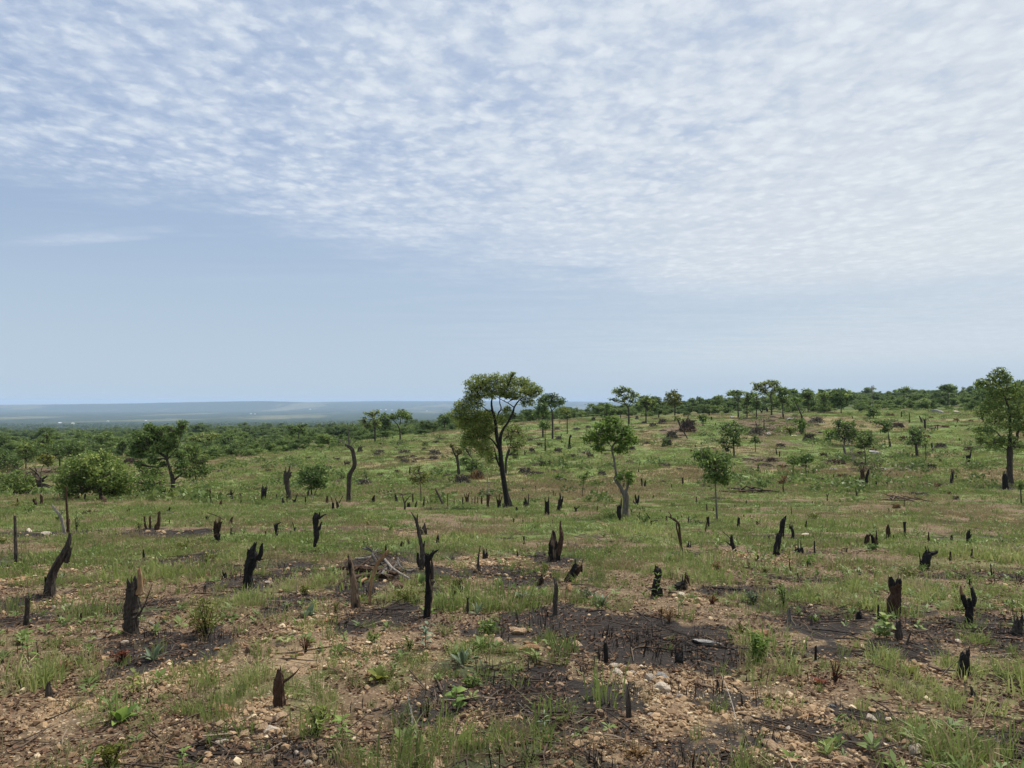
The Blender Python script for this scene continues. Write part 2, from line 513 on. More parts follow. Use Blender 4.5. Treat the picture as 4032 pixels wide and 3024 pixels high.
def finish(m, N, col, rough=0.9, bump=None, bstr=0.5, bdist=0.02, trans=0.0, spec=0.15):
    p = N.new('ShaderNodeBsdfPrincipled')
    N.put(p.inputs['Base Color'], col)
    N.put(p.inputs['Roughness'], rough)
    p.inputs['Specular IOR Level'].default_value = spec
    if bump is not None:
        b = N.new('ShaderNodeBump')
        b.inputs['Strength'].default_value = bstr
        b.inputs['Distance'].default_value = bdist
        N.put(b.inputs['Height'], bump)
        N.nt.links.new(b.outputs[0], p.inputs['Normal'])
    sh = p.outputs[0]
    if trans > 0:
        t = N.new('ShaderNodeBsdfTranslucent')
        N.put(t.inputs[0], col)
        mx = N.new('ShaderNodeMixShader')
        mx.inputs[0].default_value = trans
        N.nt.links.new(sh, mx.inputs[1])
        N.nt.links.new(t.outputs[0], mx.inputs[2])
        sh = mx.outputs[0]
    o = N.new('ShaderNodeOutputMaterial')
    N.nt.links.new(sh, o.inputs[0])
    return m


def ground_material():
    m, N = new_mat('ground_soil')
    pos = N.new('ShaderNodeNewGeometry').outputs['Position']
    flat = N.vmath('MULTIPLY', pos, (1, 1, 0.3))
    big = N.noise(flat, 0.35, 4, 0.6)
    fine = N.noise(flat, 9.0, 6, 0.7)
    grain = N.noise(flat, 55.0, 4, 0.7)
    soil = N.ramp(fine, [(0.28, (0.045, 0.031, 0.021)), (0.45, (0.100, 0.071, 0.044)), (0.60, (0.161, 0.114, 0.073)), (0.78, (0.241, 0.183, 0.114))])
    pebc = N.voro(flat, 34.0, feature='F1', out='Color')
    pebd = N.voro(flat, 34.0, feature='F1', out='Distance')
    sepc = N.new('ShaderNodeSeparateColor')
    N.put(sepc.inputs[0], pebc)
    peb = N.ramp(sepc.outputs[0], [(0.0, (0.115, 0.077, 0.050)), (0.4, (0.250, 0.180, 0.110)), (0.75, (0.365, 0.278, 0.170)), (1.0, (0.442, 0.371, 0.260))])
    pm = N.math('MULTIPLY', N.ss(pebd, 0.55, 0.30), N.ss(sepc.outputs[1], 0.35, 0.5))
    soil = N.mix(N.math('MULTIPLY', pm, 0.85), soil, peb)
    stone = N.attr('stone')
    st = N.ramp(N.noise(flat, 14.0, 5, 0.7), [(0.3, (0.144, 0.098, 0.060)), (0.5, (0.269, 0.191, 0.115)), (0.7, (0.403, 0.309, 0.190))])
    soil = N.mix(N.math('MULTIPLY', stone, 0.7), soil, st)
    redd = N.ss(big, 0.45, 0.7)
    soil = N.mix(N.math('MULTIPLY', redd, 0.35), soil, (0.135, 0.082, 0.052))
    ash = N.attr('ash')
    am = N.math('ADD', ash, N.math('MULTIPLY', N.math('SUBTRACT', fine, 0.5), 1.3))
    am = N.ss(am, 0.26, 0.60)
    ashc = N.ramp(N.math('ADD', N.math('MULTIPLY', grain, 0.6), N.math('MULTIPLY', fine, 0.4)), [(0.32, (0.009, 0.009, 0.0095)), (0.52, (0.022, 0.020, 0.020)), (0.66, (0.055, 0.048, 0.043)), (0.78, (0.13, 0.12, 0.11))])
    soil = N.mix(N.math('MULTIPLY', am, 0.93), soil, ashc)
    # thin turf between the tufts
    grass, dry = N.attr('grass'), N.attr('dry')
    gv = N.noise(N.vmath('MULTIPLY', flat, (1, 0.55, 1)), 2.4, 6, 0.72)
    gv2 = N.noise(N.vmath('MULTIPLY', flat, (1, 0.6, 1)), 0.16, 4, 0.6)
    green = N.ramp(gv, [(0.28, (0.058, 0.079, 0.026)), (0.5, (0.112, 0.156, 0.047)), (0.72, (0.179, 0.230, 0.070))])
    straw = N.ramp(gv, [(0.28, (0.104, 0.083, 0.041)), (0.5, (0.189, 0.152, 0.076)), (0.75, (0.287, 0.238, 0.128))])
    dm = N.math('ADD', dry, N.math('MULTIPLY', N.math('SUBTRACT', gv2, 0.5), 0.9))
    turf = N.mix(N.ss(dm, 0.15, 0.85), green, straw)
    gm = N.math('ADD', grass, N.math('MULTIPLY', N.math('SUBTRACT', fine, 0.5), 1.2))
    gm = N.ss(gm, 0.25, 0.85)
    sepp = N.new('ShaderNodeSeparateXYZ')
    N.put(sepp.inputs[0], pos)
    gfade = N.ss(sepp.outputs[1], 5.0, 28.0, 0.35, 1.0)     # far turf closes up: single tufts are too small to build there
    soil = N.mix(N.math('MULTIPLY', gm, gfade), soil, turf)
    wood = N.attr('wood')
    wc = N.ramp(N.noise(flat, 1.3, 5, 0.75), [(0.3, (0.035, 0.024, 0.018)), (0.5, (0.11, 0.075, 0.052)), (0.75, (0.24, 0.18, 0.13))])
    wm = N.ss(N.math('ADD', wood, N.math('MULTIPLY', N.math('SUBTRACT', N.noise(flat, 0.7, 5, 0.7), 0.5), 1.4)), 0.35, 0.8)
    soil = N.mix(N.math('MULTIPLY', wm, 0.75), soil, wc)
    # woodland floor and far plain: too small to build past a few kilometres
    wl = N.attr('woodland')
    f1 = N.noise(N.vmath('MULTIPLY', flat, (1, 0.35, 1)), 0.012, 6, 0.75)
    f2 = N.noise(N.vmath('MULTIPLY', flat, (1, 0.22, 1)), 0.0011, 5, 0.62)
    forest = N.ramp(f1, [(0.32, (0.011, 0.020, 0.008)), (0.5, (0.020, 0.037, 0.013)), (0.62, (0.037, 0.055, 0.019)), (0.8, (0.071, 0.083, 0.036))])
    field = N.ramp(f1, [(0.3, (0.054, 0.068, 0.025)), (0.7, (0.158, 0.144, 0.076))])
    farm = N.ss(sepp.outputs[1], 1800.0, 6000.0, 0.0, 1.0)
    fm = N.math('MULTIPLY', N.ss(f2, 0.53, 0.62), farm)
    forest = N.mix(fm, forest, field)
    soil = N.mix(N.math('MULTIPLY', wl, N.ss(sepp.outputs[1], 120.0, 420.0)), soil, forest)
    h = N.math('ADD', N.math('MULTIPLY', fine, 0.6), N.math('MULTIPLY', grain, 0.35))
    h = N.math('ADD', h, N.math('MULTIPLY', pm, 0.3))
    return finish(m, N, soil, 0.95, h, 0.8, 0.03, spec=0.08)


M_GROUND = ground_material()


def leaf_mat(name, dark, light, third=None, trans=0.30, inst=False, rough=0.55, nscale=0.0):
    """tint runs along the plant's own colours: 0 darker leaf, 1 lighter, younger leaf"""
    m, N = new_mat(name)
    t = N.attr('tint')
    if inst:
        t2 = N.attr('shade', 'INSTANCER')
        t = N.math('ADD', N.math('MULTIPLY', t, 0.5), N.math('MULTIPLY', t2, 0.6))
    else:
        oi = N.new('ShaderNodeObjectInfo').outputs['Random']
        t = N.math('ADD', t, N.math('MULTIPLY', N.math('SUBTRACT', oi, 0.5), 0.2))
    stops = [(0.05, dark), (0.75, light)]
    if third: stops.append((1.0, third))
    c = N.ramp(t, stops)
    return finish(m, N, c, rough, trans=trans, spec=0.25)


M_LEAF = {
    'dark': leaf_mat('leaf_dark_green', (0.057, 0.096, 0.029), (0.170, 0.249, 0.067), (0.342, 0.420, 0.142), trans=0.42),
    'mid': leaf_mat('leaf_mid_green', (0.076, 0.121, 0.035), (0.217, 0.290, 0.067), (0.410, 0.467, 0.144), trans=0.42),
    'olive': leaf_mat('leaf_olive_green', (0.106, 0.143, 0.035), (0.266, 0.323, 0.076), (0.479, 0.505, 0.215), trans=0.42),
    'bright': leaf_mat('leaf_bright_green', (0.079, 0.140, 0.029), (0.183, 0.273, 0.054), (0.317, 0.413, 0.112), trans=0.42),
    'yellow': leaf_mat('leaf_yellow_green', (0.085, 0.105, 0.020), (0.19, 0.205, 0.040), (0.29, 0.28, 0.06)),
    'grey': leaf_mat('leaf_grey_green', (0.070, 0.100, 0.050), (0.145, 0.19, 0.105), (0.24, 0.29, 0.20), trans=0.2),
    'red': leaf_mat('leaf_red_brown', (0.075, 0.020, 0.012), (0.21, 0.062, 0.030), (0.30, 0.12, 0.05)),
    'tan': leaf_mat('leaf_dry_tan', (0.15, 0.085, 0.035), (0.32, 0.20, 0.085), (0.42, 0.30, 0.15)),
    'bush': leaf_mat('leaf_brush_dead', (0.088, 0.079, 0.053), (0.250, 0.218, 0.140), (0.468, 0.424, 0.293), trans=0.1),
    'brownheap': leaf_mat('leaf_brush_brown', (0.052, 0.031, 0.021), (0.163, 0.101, 0.065), (0.286, 0.195, 0.130), trans=0.1),
    'belt': leaf_mat('leaf_woodland', (0.060, 0.097, 0.032), (0.185, 0.256, 0.071), (0.359, 0.428, 0.136), inst=True, trans=0.42),
    'grass': leaf_mat('grass_blades', (0.083, 0.118, 0.033), (0.213, 0.261, 0.072), (0.370, 0.378, 0.143), inst=True, rough=0.6, trans=0.4),
    'straw': leaf_mat('grass_straw', (0.155, 0.119, 0.060), (0.323, 0.262, 0.141), (0.484, 0.403, 0.242), inst=True, rough=0.7),
    'weed': leaf_mat('weed_leaves', (0.073, 0.114, 0.030), (0.180, 0.236, 0.068), (0.312, 0.319, 0.123), inst=True),
    'litter': leaf_mat('litter_leaves', (0.050, 0.028, 0.018), (0.20, 0.118, 0.068), (0.34, 0.25, 0.17), inst=True, trans=0.05, rough=0.8),
    'gravel': leaf_mat('gravel_stone', (0.123, 0.075, 0.043), (0.342, 0.230, 0.129), (0.533, 0.429, 0.279), inst=True, trans=0.0, rough=0.9),
    'twig': leaf_mat('twig_wood', (0.014, 0.011, 0.010), (0.10, 0.070, 0.048), (0.30, 0.235, 0.17), inst=True, trans=0.0, rough=0.9),
}


def wood_mat(name, stops, char=None, scale=9.0, streak=7.0, rough=0.92):
    m, N = new_mat(name)
    tc = N.new('ShaderNodeTexCoord').outputs['Object']
    v = N.vmath('MULTIPLY', tc, (1, 1, 1.0 / streak))
    oi = N.new('ShaderNodeObjectInfo').outputs['Random']
    off = N.new('ShaderNodeCombineXYZ')
    N.put(off.inputs[0], N.math('MULTIPLY', oi, 37.0))
    v = N.vmath('ADD', v, off.outputs[0])
    n = N.noise(v, scale * 3, 6, 0.72)
    c = N.ramp(n, stops)
    if char is not None:
        n2 = N.noise(N.vmath('ADD', N.vmath('MULTIPLY', tc, (1, 1, 0.35)), off.outputs[0]), scale * 0.55, 4, 0.6)
        c = N.mix(N.ss(n2, char - 0.05, char + 0.05), (0.012, 0.011, 0.011), c)
    crack = N.voro(N.vmath('MULTIPLY', N.vmath('ADD', tc, off.outputs[0]), (1, 1, 0.4)), scale * 3.2, feature='F1')
    h = N.math('ADD', n, N.math('MULTIPLY', crack, 0.8))
    return finish(m, N, c, rough, h, 0.9, 0.02, spec=0.2)


M_WOOD = {
    'char': wood_mat('charred_black_wood', [(0.30, (0.009, 0.009, 0.009)), (0.55, (0.021, 0.019, 0.018)), (0.75, (0.053, 0.043, 0.035))]),
    'brown': wood_mat('charred_brown_wood', [(0.30, (0.015, 0.010, 0.008)), (0.5, (0.047, 0.028, 0.018)), (0.72, (0.111, 0.070, 0.044))], 0.47),
    'bark': wood_mat('dark_bark', [(0.30, (0.019, 0.016, 0.013)), (0.5, (0.053, 0.043, 0.035)), (0.75, (0.120, 0.101, 0.082))]),
    'grey': wood_mat('grey_bark', [(0.28, (0.050, 0.044, 0.038)), (0.5, (0.125, 0.112, 0.098)), (0.75, (0.24, 0.22, 0.195))]),
    'tan': wood_mat('split_tan_wood', [(0.30, (0.140, 0.078, 0.041)), (0.5, (0.290, 0.178, 0.094)), (0.72, (0.45, 0.32, 0.185))]),
    'rust': wood_mat('rusty_brown_wood', [(0.30, (0.022, 0.012, 0.008)), (0.5, (0.059, 0.034, 0.021)), (0.72, (0.112, 0.072, 0.046))]),
    'pale': wood_mat('pale_weathered_wood', [(0.30, (0.14, 0.118, 0.094)), (0.5, (0.27, 0.235, 0.195)), (0.72, (0.44, 0.40, 0.345))]),
    'half': wood_mat('half_burnt_split_wood', [(0.30, (0.080, 0.055, 0.035)), (0.5, (0.170, 0.118, 0.075)), (0.72, (0.28, 0.21, 0.14))], 0.50),
}


def rock_mat(name, stops, scale=5.0):
    m, N = new_mat(name)
    tc = N.new('ShaderNodeTexCoord').outputs['Object']
    oi = N.new('ShaderNodeObjectInfo').outputs['Random']
    off = N.new('ShaderNodeCombineXYZ')
    N.put(off.inputs[1], N.math('MULTIPLY', oi, 23.0))
    v = N.vmath('ADD', tc, off.outputs[0])
    n = N.noise(v, scale, 7, 0.7, 0.4)
    n2 = N.noise(v, scale * 6, 4, 0.7)
    c = N.ramp(n, stops)
    c = N.mix(N.ss(n2, 0.58, 0.72, 0, 0.6), c, (0.07, 0.045, 0.03))
    h = N.math('ADD', n, N.math('MULTIPLY', n2, 0.4))
    return finish(m, N, c, 0.9, h, 0.8, 0.03, spec=0.2)


M_ROCK = {
    'tan': rock_mat('rock_tan', [(0.3, (0.190, 0.118, 0.069)), (0.5, (0.370, 0.252, 0.155)), (0.72, (0.538, 0.414, 0.280))]),
    'orange': rock_mat('rock_orange', [(0.3, (0.16, 0.082, 0.043)), (0.5, (0.31, 0.175, 0.092)), (0.72, (0.44, 0.29, 0.17))]),
    'white': rock_mat('rock_white', [(0.3, (0.302, 0.224, 0.162)), (0.5, (0.515, 0.426, 0.325)), (0.72, (0.672, 0.605, 0.515))]),
    'grey': rock_mat('rock_grey', [(0.3, (0.12, 0.11, 0.10)), (0.5, (0.25, 0.235, 0.22)), (0.72, (0.42, 0.40, 0.37))]),
    'brown': rock_mat('rock_brown', [(0.3, (0.085, 0.052, 0.034)), (0.5, (0.17, 0.108, 0.070)), (0.72, (0.28, 0.19, 0.125))]),
}

# ------------------------------------------------------------------ the ground, one sheet
def make_ground():
    yb = np.linspace(-25, 2.0, 14)[:-1]
    y1 = np.exp(np.linspace(math.log(2.0), math.log(14), 270))[:-1]
    y2 = np.exp(np.linspace(math.log(14), math.log(300), 230))[:-1]
    y3 = np.exp(np.linspace(math.log(300), math.log(26500), 130))
    ys = np.concatenate([yb, y1, y2, y3])
    s = np.linspace(-1, 1, 441)
    Wd = 3 + 0.98 * np.abs(ys)
    X = s[None, :] * Wd[:, None]
    Y = np.repeat(ys[:, None], len(s), 1)
    x, y = X.ravel(), Y.ravel()
    z = ground(x, y)
    cm = cover_masks(x, y)
    # fine relief: gravel heaps and clods where there is no turf
    z = z + (1 - sstep(y, 8, 16)) * 0.012 * (fbm(x, y, 0.12, 71, 2) - 0.5) * (y > 2) 
    nr, nc = Y.shape
    me = bpy.data.meshes.new('ground')
    me.vertices.add(len(x))
    me.vertices.foreach_set('co', np.stack([x, y, z], 1).astype(np.float32).ravel())
    a = np.arange(nr * nc).reshape(nr, nc)
    q = np.stack([a[:-1, :-1], a[:-1, 1:], a[1:, 1:], a[1:, :-1]], -1).reshape(-1, 4)
    me.loops.add(q.size)
    me.loops.foreach_set('vertex_index', q.astype(np.int32).ravel())
    me.polygons.add(len(q))
    me.polygons.foreach_set('loop_start', np.arange(0, q.size, 4, dtype=np.int32))
    me.update(calc_edges=True)
    me.polygons.foreach_set('use_smooth', np.ones(len(q), dtype=bool))
    for k in ('ash', 'stone', 'grass', 'dry', 'wood', 'woodland'):
        at_ = me.attributes.new(k, 'FLOAT', 'POINT')
        at_.data.foreach_set('value', cm[k].astype(np.float32))
    me.materials.append(M_GROUND)
    o = link('ground', me)
    tag(o, kind='structure')
    return o


make_ground()

# ------------------------------------------------------------------ haze: one closed box of thin air round the whole land
def make_haze():
    x0, x1, y0, y1, z0, z1 = -29500, 29500, -120, 28000, -420, 75
    v = [(x0, y0, z0), (x1, y0, z0), (x1, y1, z0), (x0, y1, z0), (x0, y0, z1), (x1, y0, z1), (x1, y1, z1), (x0, y1, z1)]
    f = [(3, 2, 1, 0), (4, 5, 6, 7), (0, 1, 5, 4), (1, 2, 6, 5), (2, 3, 7, 6), (3, 0, 4, 7)]
    me = bpy.data.meshes.new('haze')
    me.from_pydata(v, [], f)
    m, N = new_mat('haze_air')
    p = N.new('ShaderNodeVolumePrincipled')
    p.inputs['Color'].default_value = (0.56, 0.73, 1.0, 1)
    p.inputs['Density'].default_value = 5.6e-5
    p.inputs['Density Attribute'].default_value = ''
    p.inputs['Temperature Attribute'].default_value = ''
    p.inputs['Color Attribute'].default_value = ''
    o_ = N.new('ShaderNodeOutputMaterial')
    N.nt.links.new(p.outputs[0], o_.inputs['Volume'])
    me.materials.append(m)
    o = link('haze', me)
    tag(o, kind='stuff')


make_haze()

# ------------------------------------------------------------------ wood: swept, rough, broken limbs
def resample(P, n):
    """Catmull-Rom through the points; P (k, m) any columns"""
    P = np.asarray(P, float)
    if len(P) == 2:
        t = np.linspace(0, 1, n)[:, None]
        return P[0] * (1 - t) + P[1] * t
    Q = np.vstack([2 * P[0] - P[1], P, 2 * P[-1] - P[-2]])
    out = []
    T = np.linspace(0, len(P) - 1, n)
    for t in T:
        i = min(int(t), len(P) - 2)
        f = t - i
        a, b, c, d_ = Q[i], Q[i + 1], Q[i + 2], Q[i + 3]
        out.append(0.5 * ((2 * b) + (-a + c) * f + (2 * a - 5 * b + 4 * c - d_) * f * f + (-a + 3 * b - 3 * c + d_) * f ** 3))
    return np.array(out)


def tube(mb, path, rad, nseg=8, rough=0.12, top='jag', rnd=None, tint=0.5, jag=1.2):
    """one limb: rings along the path, lumpy, ridged lengthwise; the end breaks off in spikes or a cut"""
    rnd = rnd or RNG
    path, rad = np.asarray(path, float), np.maximum(np.asarray(rad, float), 0.002)
    n = len(path)
    tg = np.gradient(path, axis=0)
    tg /= np.linalg.norm(tg, axis=1)[:, None] + 1e-9
    ref = np.array([0.0, 1.0, 0.0]) if abs(tg[0][1]) < 0.9 else np.array([1.0, 0, 0])
    ridge = 1 + rough * rnd.uniform(-1, 1, nseg)
    V = []
    ang = np.linspace(0, 2 * math.pi, nseg, endpoint=False) + rnd.uniform(0, 6)
    for i in range(n):
        a = ref - tg[i] * ref.dot(tg[i])
        a /= np.linalg.norm(a) + 1e-9
        ref = a
        b = np.cross(tg[i], a)
        r = rad[i] * ridge * (1 + rough * 0.7 * rnd.uniform(-1, 1, nseg))
        V.append(path[i] + (np.cos(ang) * r)[:, None] * a + (np.sin(ang) * r)[:, None] * b)
    if top == 'jag':
        sp = rnd.uniform(-0.5, jag, nseg) * rad[-1] * 1.3
        V[-1] = V[-1] + sp[:, None] * tg[-1]
        V.append(path[-1] - tg[-1] * rad[-1] * 0.5 + (V[-1] - path[-1]) * 0.35)
    cap = path[-1] + tg[-1] * (rad[-1] * (0.05 if top == 'cut' else (-0.7 if top == 'jag' else 0.6)))
    nr = len(V)
    V = np.vstack(V + [cap[None, :]])
    f = []
    for i in range(nr - 1):
        for k in range(nseg):
            k2 = (k + 1) % nseg
            f.append((i * nseg + k, i * nseg + k2, (i + 1) * nseg + k2, (i + 1) * nseg + k))
    L = nr * nseg
    for k in range(nseg):
        f.append(((nr - 1) * nseg + k, (nr - 1) * nseg + (k + 1) % nseg, L))
    mb.add(V, f, tint)


def limb_points(crop, pts, depth, y1=0.0, bury=0.0):
    """traced limb (x, y, width) -> path and radii in metres; the far end leans y1 metres away from the base depth"""
    k = len(pts)
    out = []
    for i, p in enumerate(pts):
        w = p[2] if len(p) > 2 else (pts[i - 1][2] if i and len(pts[i - 1]) > 2 else 12)
        dd = depth + y1 * i / max(k - 1, 1)
        q = at(crop, p[0], p[1], dd)
        out.append([*q, 0.5 * msize(crop, w, dd)])
    out = np.array(out)
    if bury > 0:
        b = out[0].copy()
        b[2] -= bury
        b[3] *= 1.12
        out = np.vstack([b, out])
    return out


STUMPS = []


def make_wood(name, cat, label, crop, limbs, mat='char', group=None, tops='jag', depth=None, parts=None, jag=1.2, basey=None):
    """limbs[0] is the main stem; its first point stands on the ground; the others are named parts"""
    p0 = limbs[0][0]
    px, py = im(crop, p0[0], p0[1])
    if depth is None:
        g = hit(px, py)
        depth = g[1]
    else:
        g = np.array([(px - CX) / F * depth, depth, 0])
        g[2] = float(ground(g[0], g[1]))
    rnd = np.random.default_rng(int(px * 31 + py * 7) + 5)
    pxm = depth / F                                    # metres in one pixel
    wpx = p0[2] / CROPS[crop][2] / 3.9375
    meshes = []
    for li, L in enumerate(limbs):
        m_ = mat if isinstance(mat, str) else mat[min(li, len(mat) - 1)]
        y1 = 0.0 if li == 0 else float(rnd.uniform(-0.5, 0.5)) * 0.5 * msize(crop, abs(L[0][0] - L[-1][0]) + abs(L[0][1] - L[-1][1]), depth)
        bury = 0.06 + 0.4 * 0.5 * msize(crop, p0[2], depth) if (li == 0 or (L[0][1] >= p0[1] - 4)) else 0.0
        P = limb_points(crop, L, depth, y1, bury)
        if li == 0:
            dz_ = g[2] - P[0 if not bury else 1][2]
            P[:, 2] += 0.0 if abs(dz_) > 3 else 0.0
        length = np.sum(np.linalg.norm(np.diff(P[:, :3], axis=0), axis=1))
        n = int(np.clip(length / (pxm * 2.2), 4, 26))
        Q = resample(P, n)
        w = L[0][2] if len(L[0]) > 2 else 10
        wp = w / CROPS[crop][2] / 3.9375
        ns = 14 if wp > 9 else (10 if wp > 5 else (7 if wp > 2.5 else 5))
        mb = MB()
        tp = tops if isinstance(tops, str) else tops[min(li, len(tops) - 1)]
        tube(mb, Q[:, :3], np.maximum(Q[:, 3] * 0.93, pxm * 0.38), ns, 0.21 if wp > 4 else (0.15 if wp > 2 else 0.08), tp, rnd, jag=jag)
        if li == 0: topq = Q[-1].copy(); topw = wp
        meshes.append((mb, m_, L))
    # thin splinters left standing round the broken top
    if topw > 3.2 and (tops if isinstance(tops, str) else tops[0]) == 'jag':
        for k in range(int(rnd.integers(2, 5))):
            a = rnd.uniform(0, 6.283)
            r0 = topq[3] * 0.75
            b = topq[:3] + np.array([math.cos(a) * r0, math.sin(a) * r0, -topq[3] * 1.2])
            hh = topq[3] * rnd.uniform(1.6, 3.8)
            t_ = b + np.array([math.cos(a) * hh * 0.12, math.sin(a) * hh * 0.12, hh])
            mb = MB()
            tube(mb, resample([b, (b + t_) / 2 + rnd.normal(0, 0.05, 3) * hh, t_], 4), np.linspace(max(topq[3] * 0.24, pxm * 0.4), pxm * 0.2, 4), 5, 0.15, 'flat', rnd)
            meshes.append((mb, mat if isinstance(mat, str) else mat[0], None))
    big = len(meshes) > 1
    if not big:
        me = meshes[0][0].mesh(name, M_WOOD[meshes[0][1]], g)
        o = link(name, me, None, g)
    else:
        o = empty(name, g)
        for i, (mb, m_, L) in enumerate(meshes):
            nm = 'splinter' if L is None else (parts[i] if parts and i < len(parts) else ('stem' if i == 0 else 'prong'))
            link(nm, mb.mesh(nm, M_WOOD[m_], g), o)
    tag(o, label, cat, group)
    STUMPS.append((g[0], g[1]))
    return o


def S(label, crop, *limbs, m='char', g=None, top='jag', parts=None, name='burnt_stump', cat='stump', depth=None, jag=1.2):
    return make_wood(name, cat, label, crop, limbs, m, g, top, depth, parts, jag)


G_NEAR = 'burnt stumps in the stony clearing'
G_EDGE = 'stumps along the edge of the terrace'
G_HILL = 'stumps on the grassy hillside'
g = G_NEAR
# -- left front
S('thick dark stump with a split tan top and a thin twig', 'B1', [(1085, 1265, 118), (1090, 1150, 108), (1092, 1050, 106), (1097, 900, 88), (1095, 825, 70)], [(1150, 930, 60), (1165, 880, 50), (1162, 790, 42), (1155, 715, 24)], [(1125, 880, 40), (1120, 800, 30), (1122, 775, 14)], [(1145, 1105, 30), (1175, 1060, 16), (1205, 1000, 11), (1235, 920, 8), (1262, 842, 5)], [(1178, 1050, 12), (1160, 1000, 12), (1150, 955, 8)], [(1150, 890, 40), (1185, 850, 20), (1200, 790, 8)],
  m=['bark', 'tan', 'bark', 'bark', 'bark', 'tan'], g=g, parts=['stem', 'splinter', 'splinter', 'twig', 'twig', 'splinter'])
S('leaning rugged stump with shaggy bark, left of the thick stump with the tan top', 'B1', [(412, 930, 88), (420, 830, 80), (445, 735, 64), (505, 635, 64), (548, 555, 52), (572, 480, 34), (580, 430, 22)], [(550, 660, 40), (575, 600, 30), (590, 540, 16)], [(385, 840, 30), (378, 800, 20), (372, 780, 8)], m=['bark', 'bark', 'char'], g=g, parts=['stem', 'slab', 'knot'])
S('bent pale branch with a white cut end, behind the leaning rugged stump', 'B1', [(540, 430, 26), (522, 350, 24), (502, 275, 27), (452, 215, 20), (432, 186, 15)], [(500, 275, 18), (520, 240, 10)], m='pale', g=g, top='cut', name='cut_branch', cat='branch')
S('tall thin reddish pole beside the bent pale branch', 'B1', [(568, 425, 30), (562, 340, 24), (556, 230, 20), (550, 130, 19), (548, 34, 17)], [(560, 400, 26), (572, 340, 12), (576, 300, 6)], m='rust', g=g, top='cut', name='burnt_pole', cat='pole')
S('thin straight pole standing alone near the left border', 'B1', [(125, 690, 26), (130, 600, 32), (126, 500, 28), (125, 400, 25), (122, 275, 23)], m='bark', g=g, top='cut', name='burnt_pole', cat='pole')
S('small dark post stump in the left corner', 'B1', [(214, 1182, 46), (222, 1080, 40), (230, 975, 38)], [(232, 985, 16), (250, 965, 12), (258, 958, 6)], m=['bark', 'bark'], g=g)
S('short charred peg by a seedling, left of the thick stump with the tan top', 'B1', [(672, 1162, 28), (672, 1125, 22), (671, 1088, 15)], m='rust', g=g)
S('black split stump with two prongs, inside the left half', 'B1', [(2072, 865, 90), (2060, 770, 76), (2085, 680, 92), (2100, 610, 84), (2100, 560, 52), (2118, 505, 22)], [(2140, 640, 50), (2165, 590, 44), (2172, 530, 30), (2178, 505, 10)], [(2062, 640, 40), (2060, 590, 34), (2058, 560, 16)], [(2150, 640, 20), (2190, 635, 6)], g=g, parts=['stem', 'prong', 'prong', 'splinter'])
S('low black knob stump left of the black two-pronged stump', 'B1', [(1860, 802, 46), (1862, 775, 40), (1862, 755, 26)], g=g)
S('small jagged stub in gravel below the low black knob', 'B1', [(1697, 922, 34), (1698, 890, 26), (1700, 860, 12)], m='brown', g=g)
S('bent brown stump with a hollow top beside dry logs', 'B1', [(1808, 503, 44), (1800, 450, 54), (1793, 405, 52), (1802, 345, 62)], [(1790, 350, 20), (1784, 328, 10)], [(1825, 350, 20), (1832, 330, 8)], m='brown', g=g)
S('thin peg stub in tall grass, middle left', 'B1', [(1195, 652, 26), (1194, 610, 20), (1190, 560, 12)], m='brown', g=g)
S('tiny black spike right of the thin peg stub', 'B1', [(1277, 602, 13), (1277, 565, 8)], g=g)
S('left brown post of the three upright posts', 'B1', [(1214, 382, 24), (1202, 340, 18), (1198, 285, 14)], m='rust', g=g, name='burnt_post', cat='post')
S('middle brown post of the three upright posts', 'B1', [(1247, 382, 22), (1246, 330, 17), (1244, 280, 14)], m='rust', g=g, name='burnt_post', cat='post')
S('right post of the three, thick and forked at its foot', 'B1', [(1300, 392, 40), (1316, 345, 30), (1320, 295, 26), (1320, 248, 20)], [(1292, 392, 26), (1290, 365, 24), (1292, 345, 14)], m='rust', g=g, name='burnt_post', cat='post')
S('short black two-toothed stump among dry logs', 'B1', [(1722, 332, 36), (1720, 310, 32), (1714, 288, 14)], [(1730, 310, 16), (1734, 284, 8)], g=g)
S('small stub in grass right of the bent brown stump', 'B1', [(1920, 432, 28), (1920, 405, 20), (1918, 380, 12)], m='bark', g=g)
S('short brown stump behind the dry logs', 'B1', [(1918, 342, 30), (1916, 318, 26), (1922, 295, 16)], m='brown', g=g)
S('small dark stub left of the three upright posts', 'B1', [(1065, 252, 24), (1066, 232, 26), (1072, 218, 10)], m='bark', g=g)
S('curled black stub behind the three upright posts', 'B1', [(1405, 242, 26), (1404, 225, 16), (1410, 206, 10)], [(1404, 235, 10), (1385, 230, 6)], g=g)
S('thin black peg right of the three upright posts', 'B1', [(1404, 342, 12), (1406, 312, 8)], g=g)
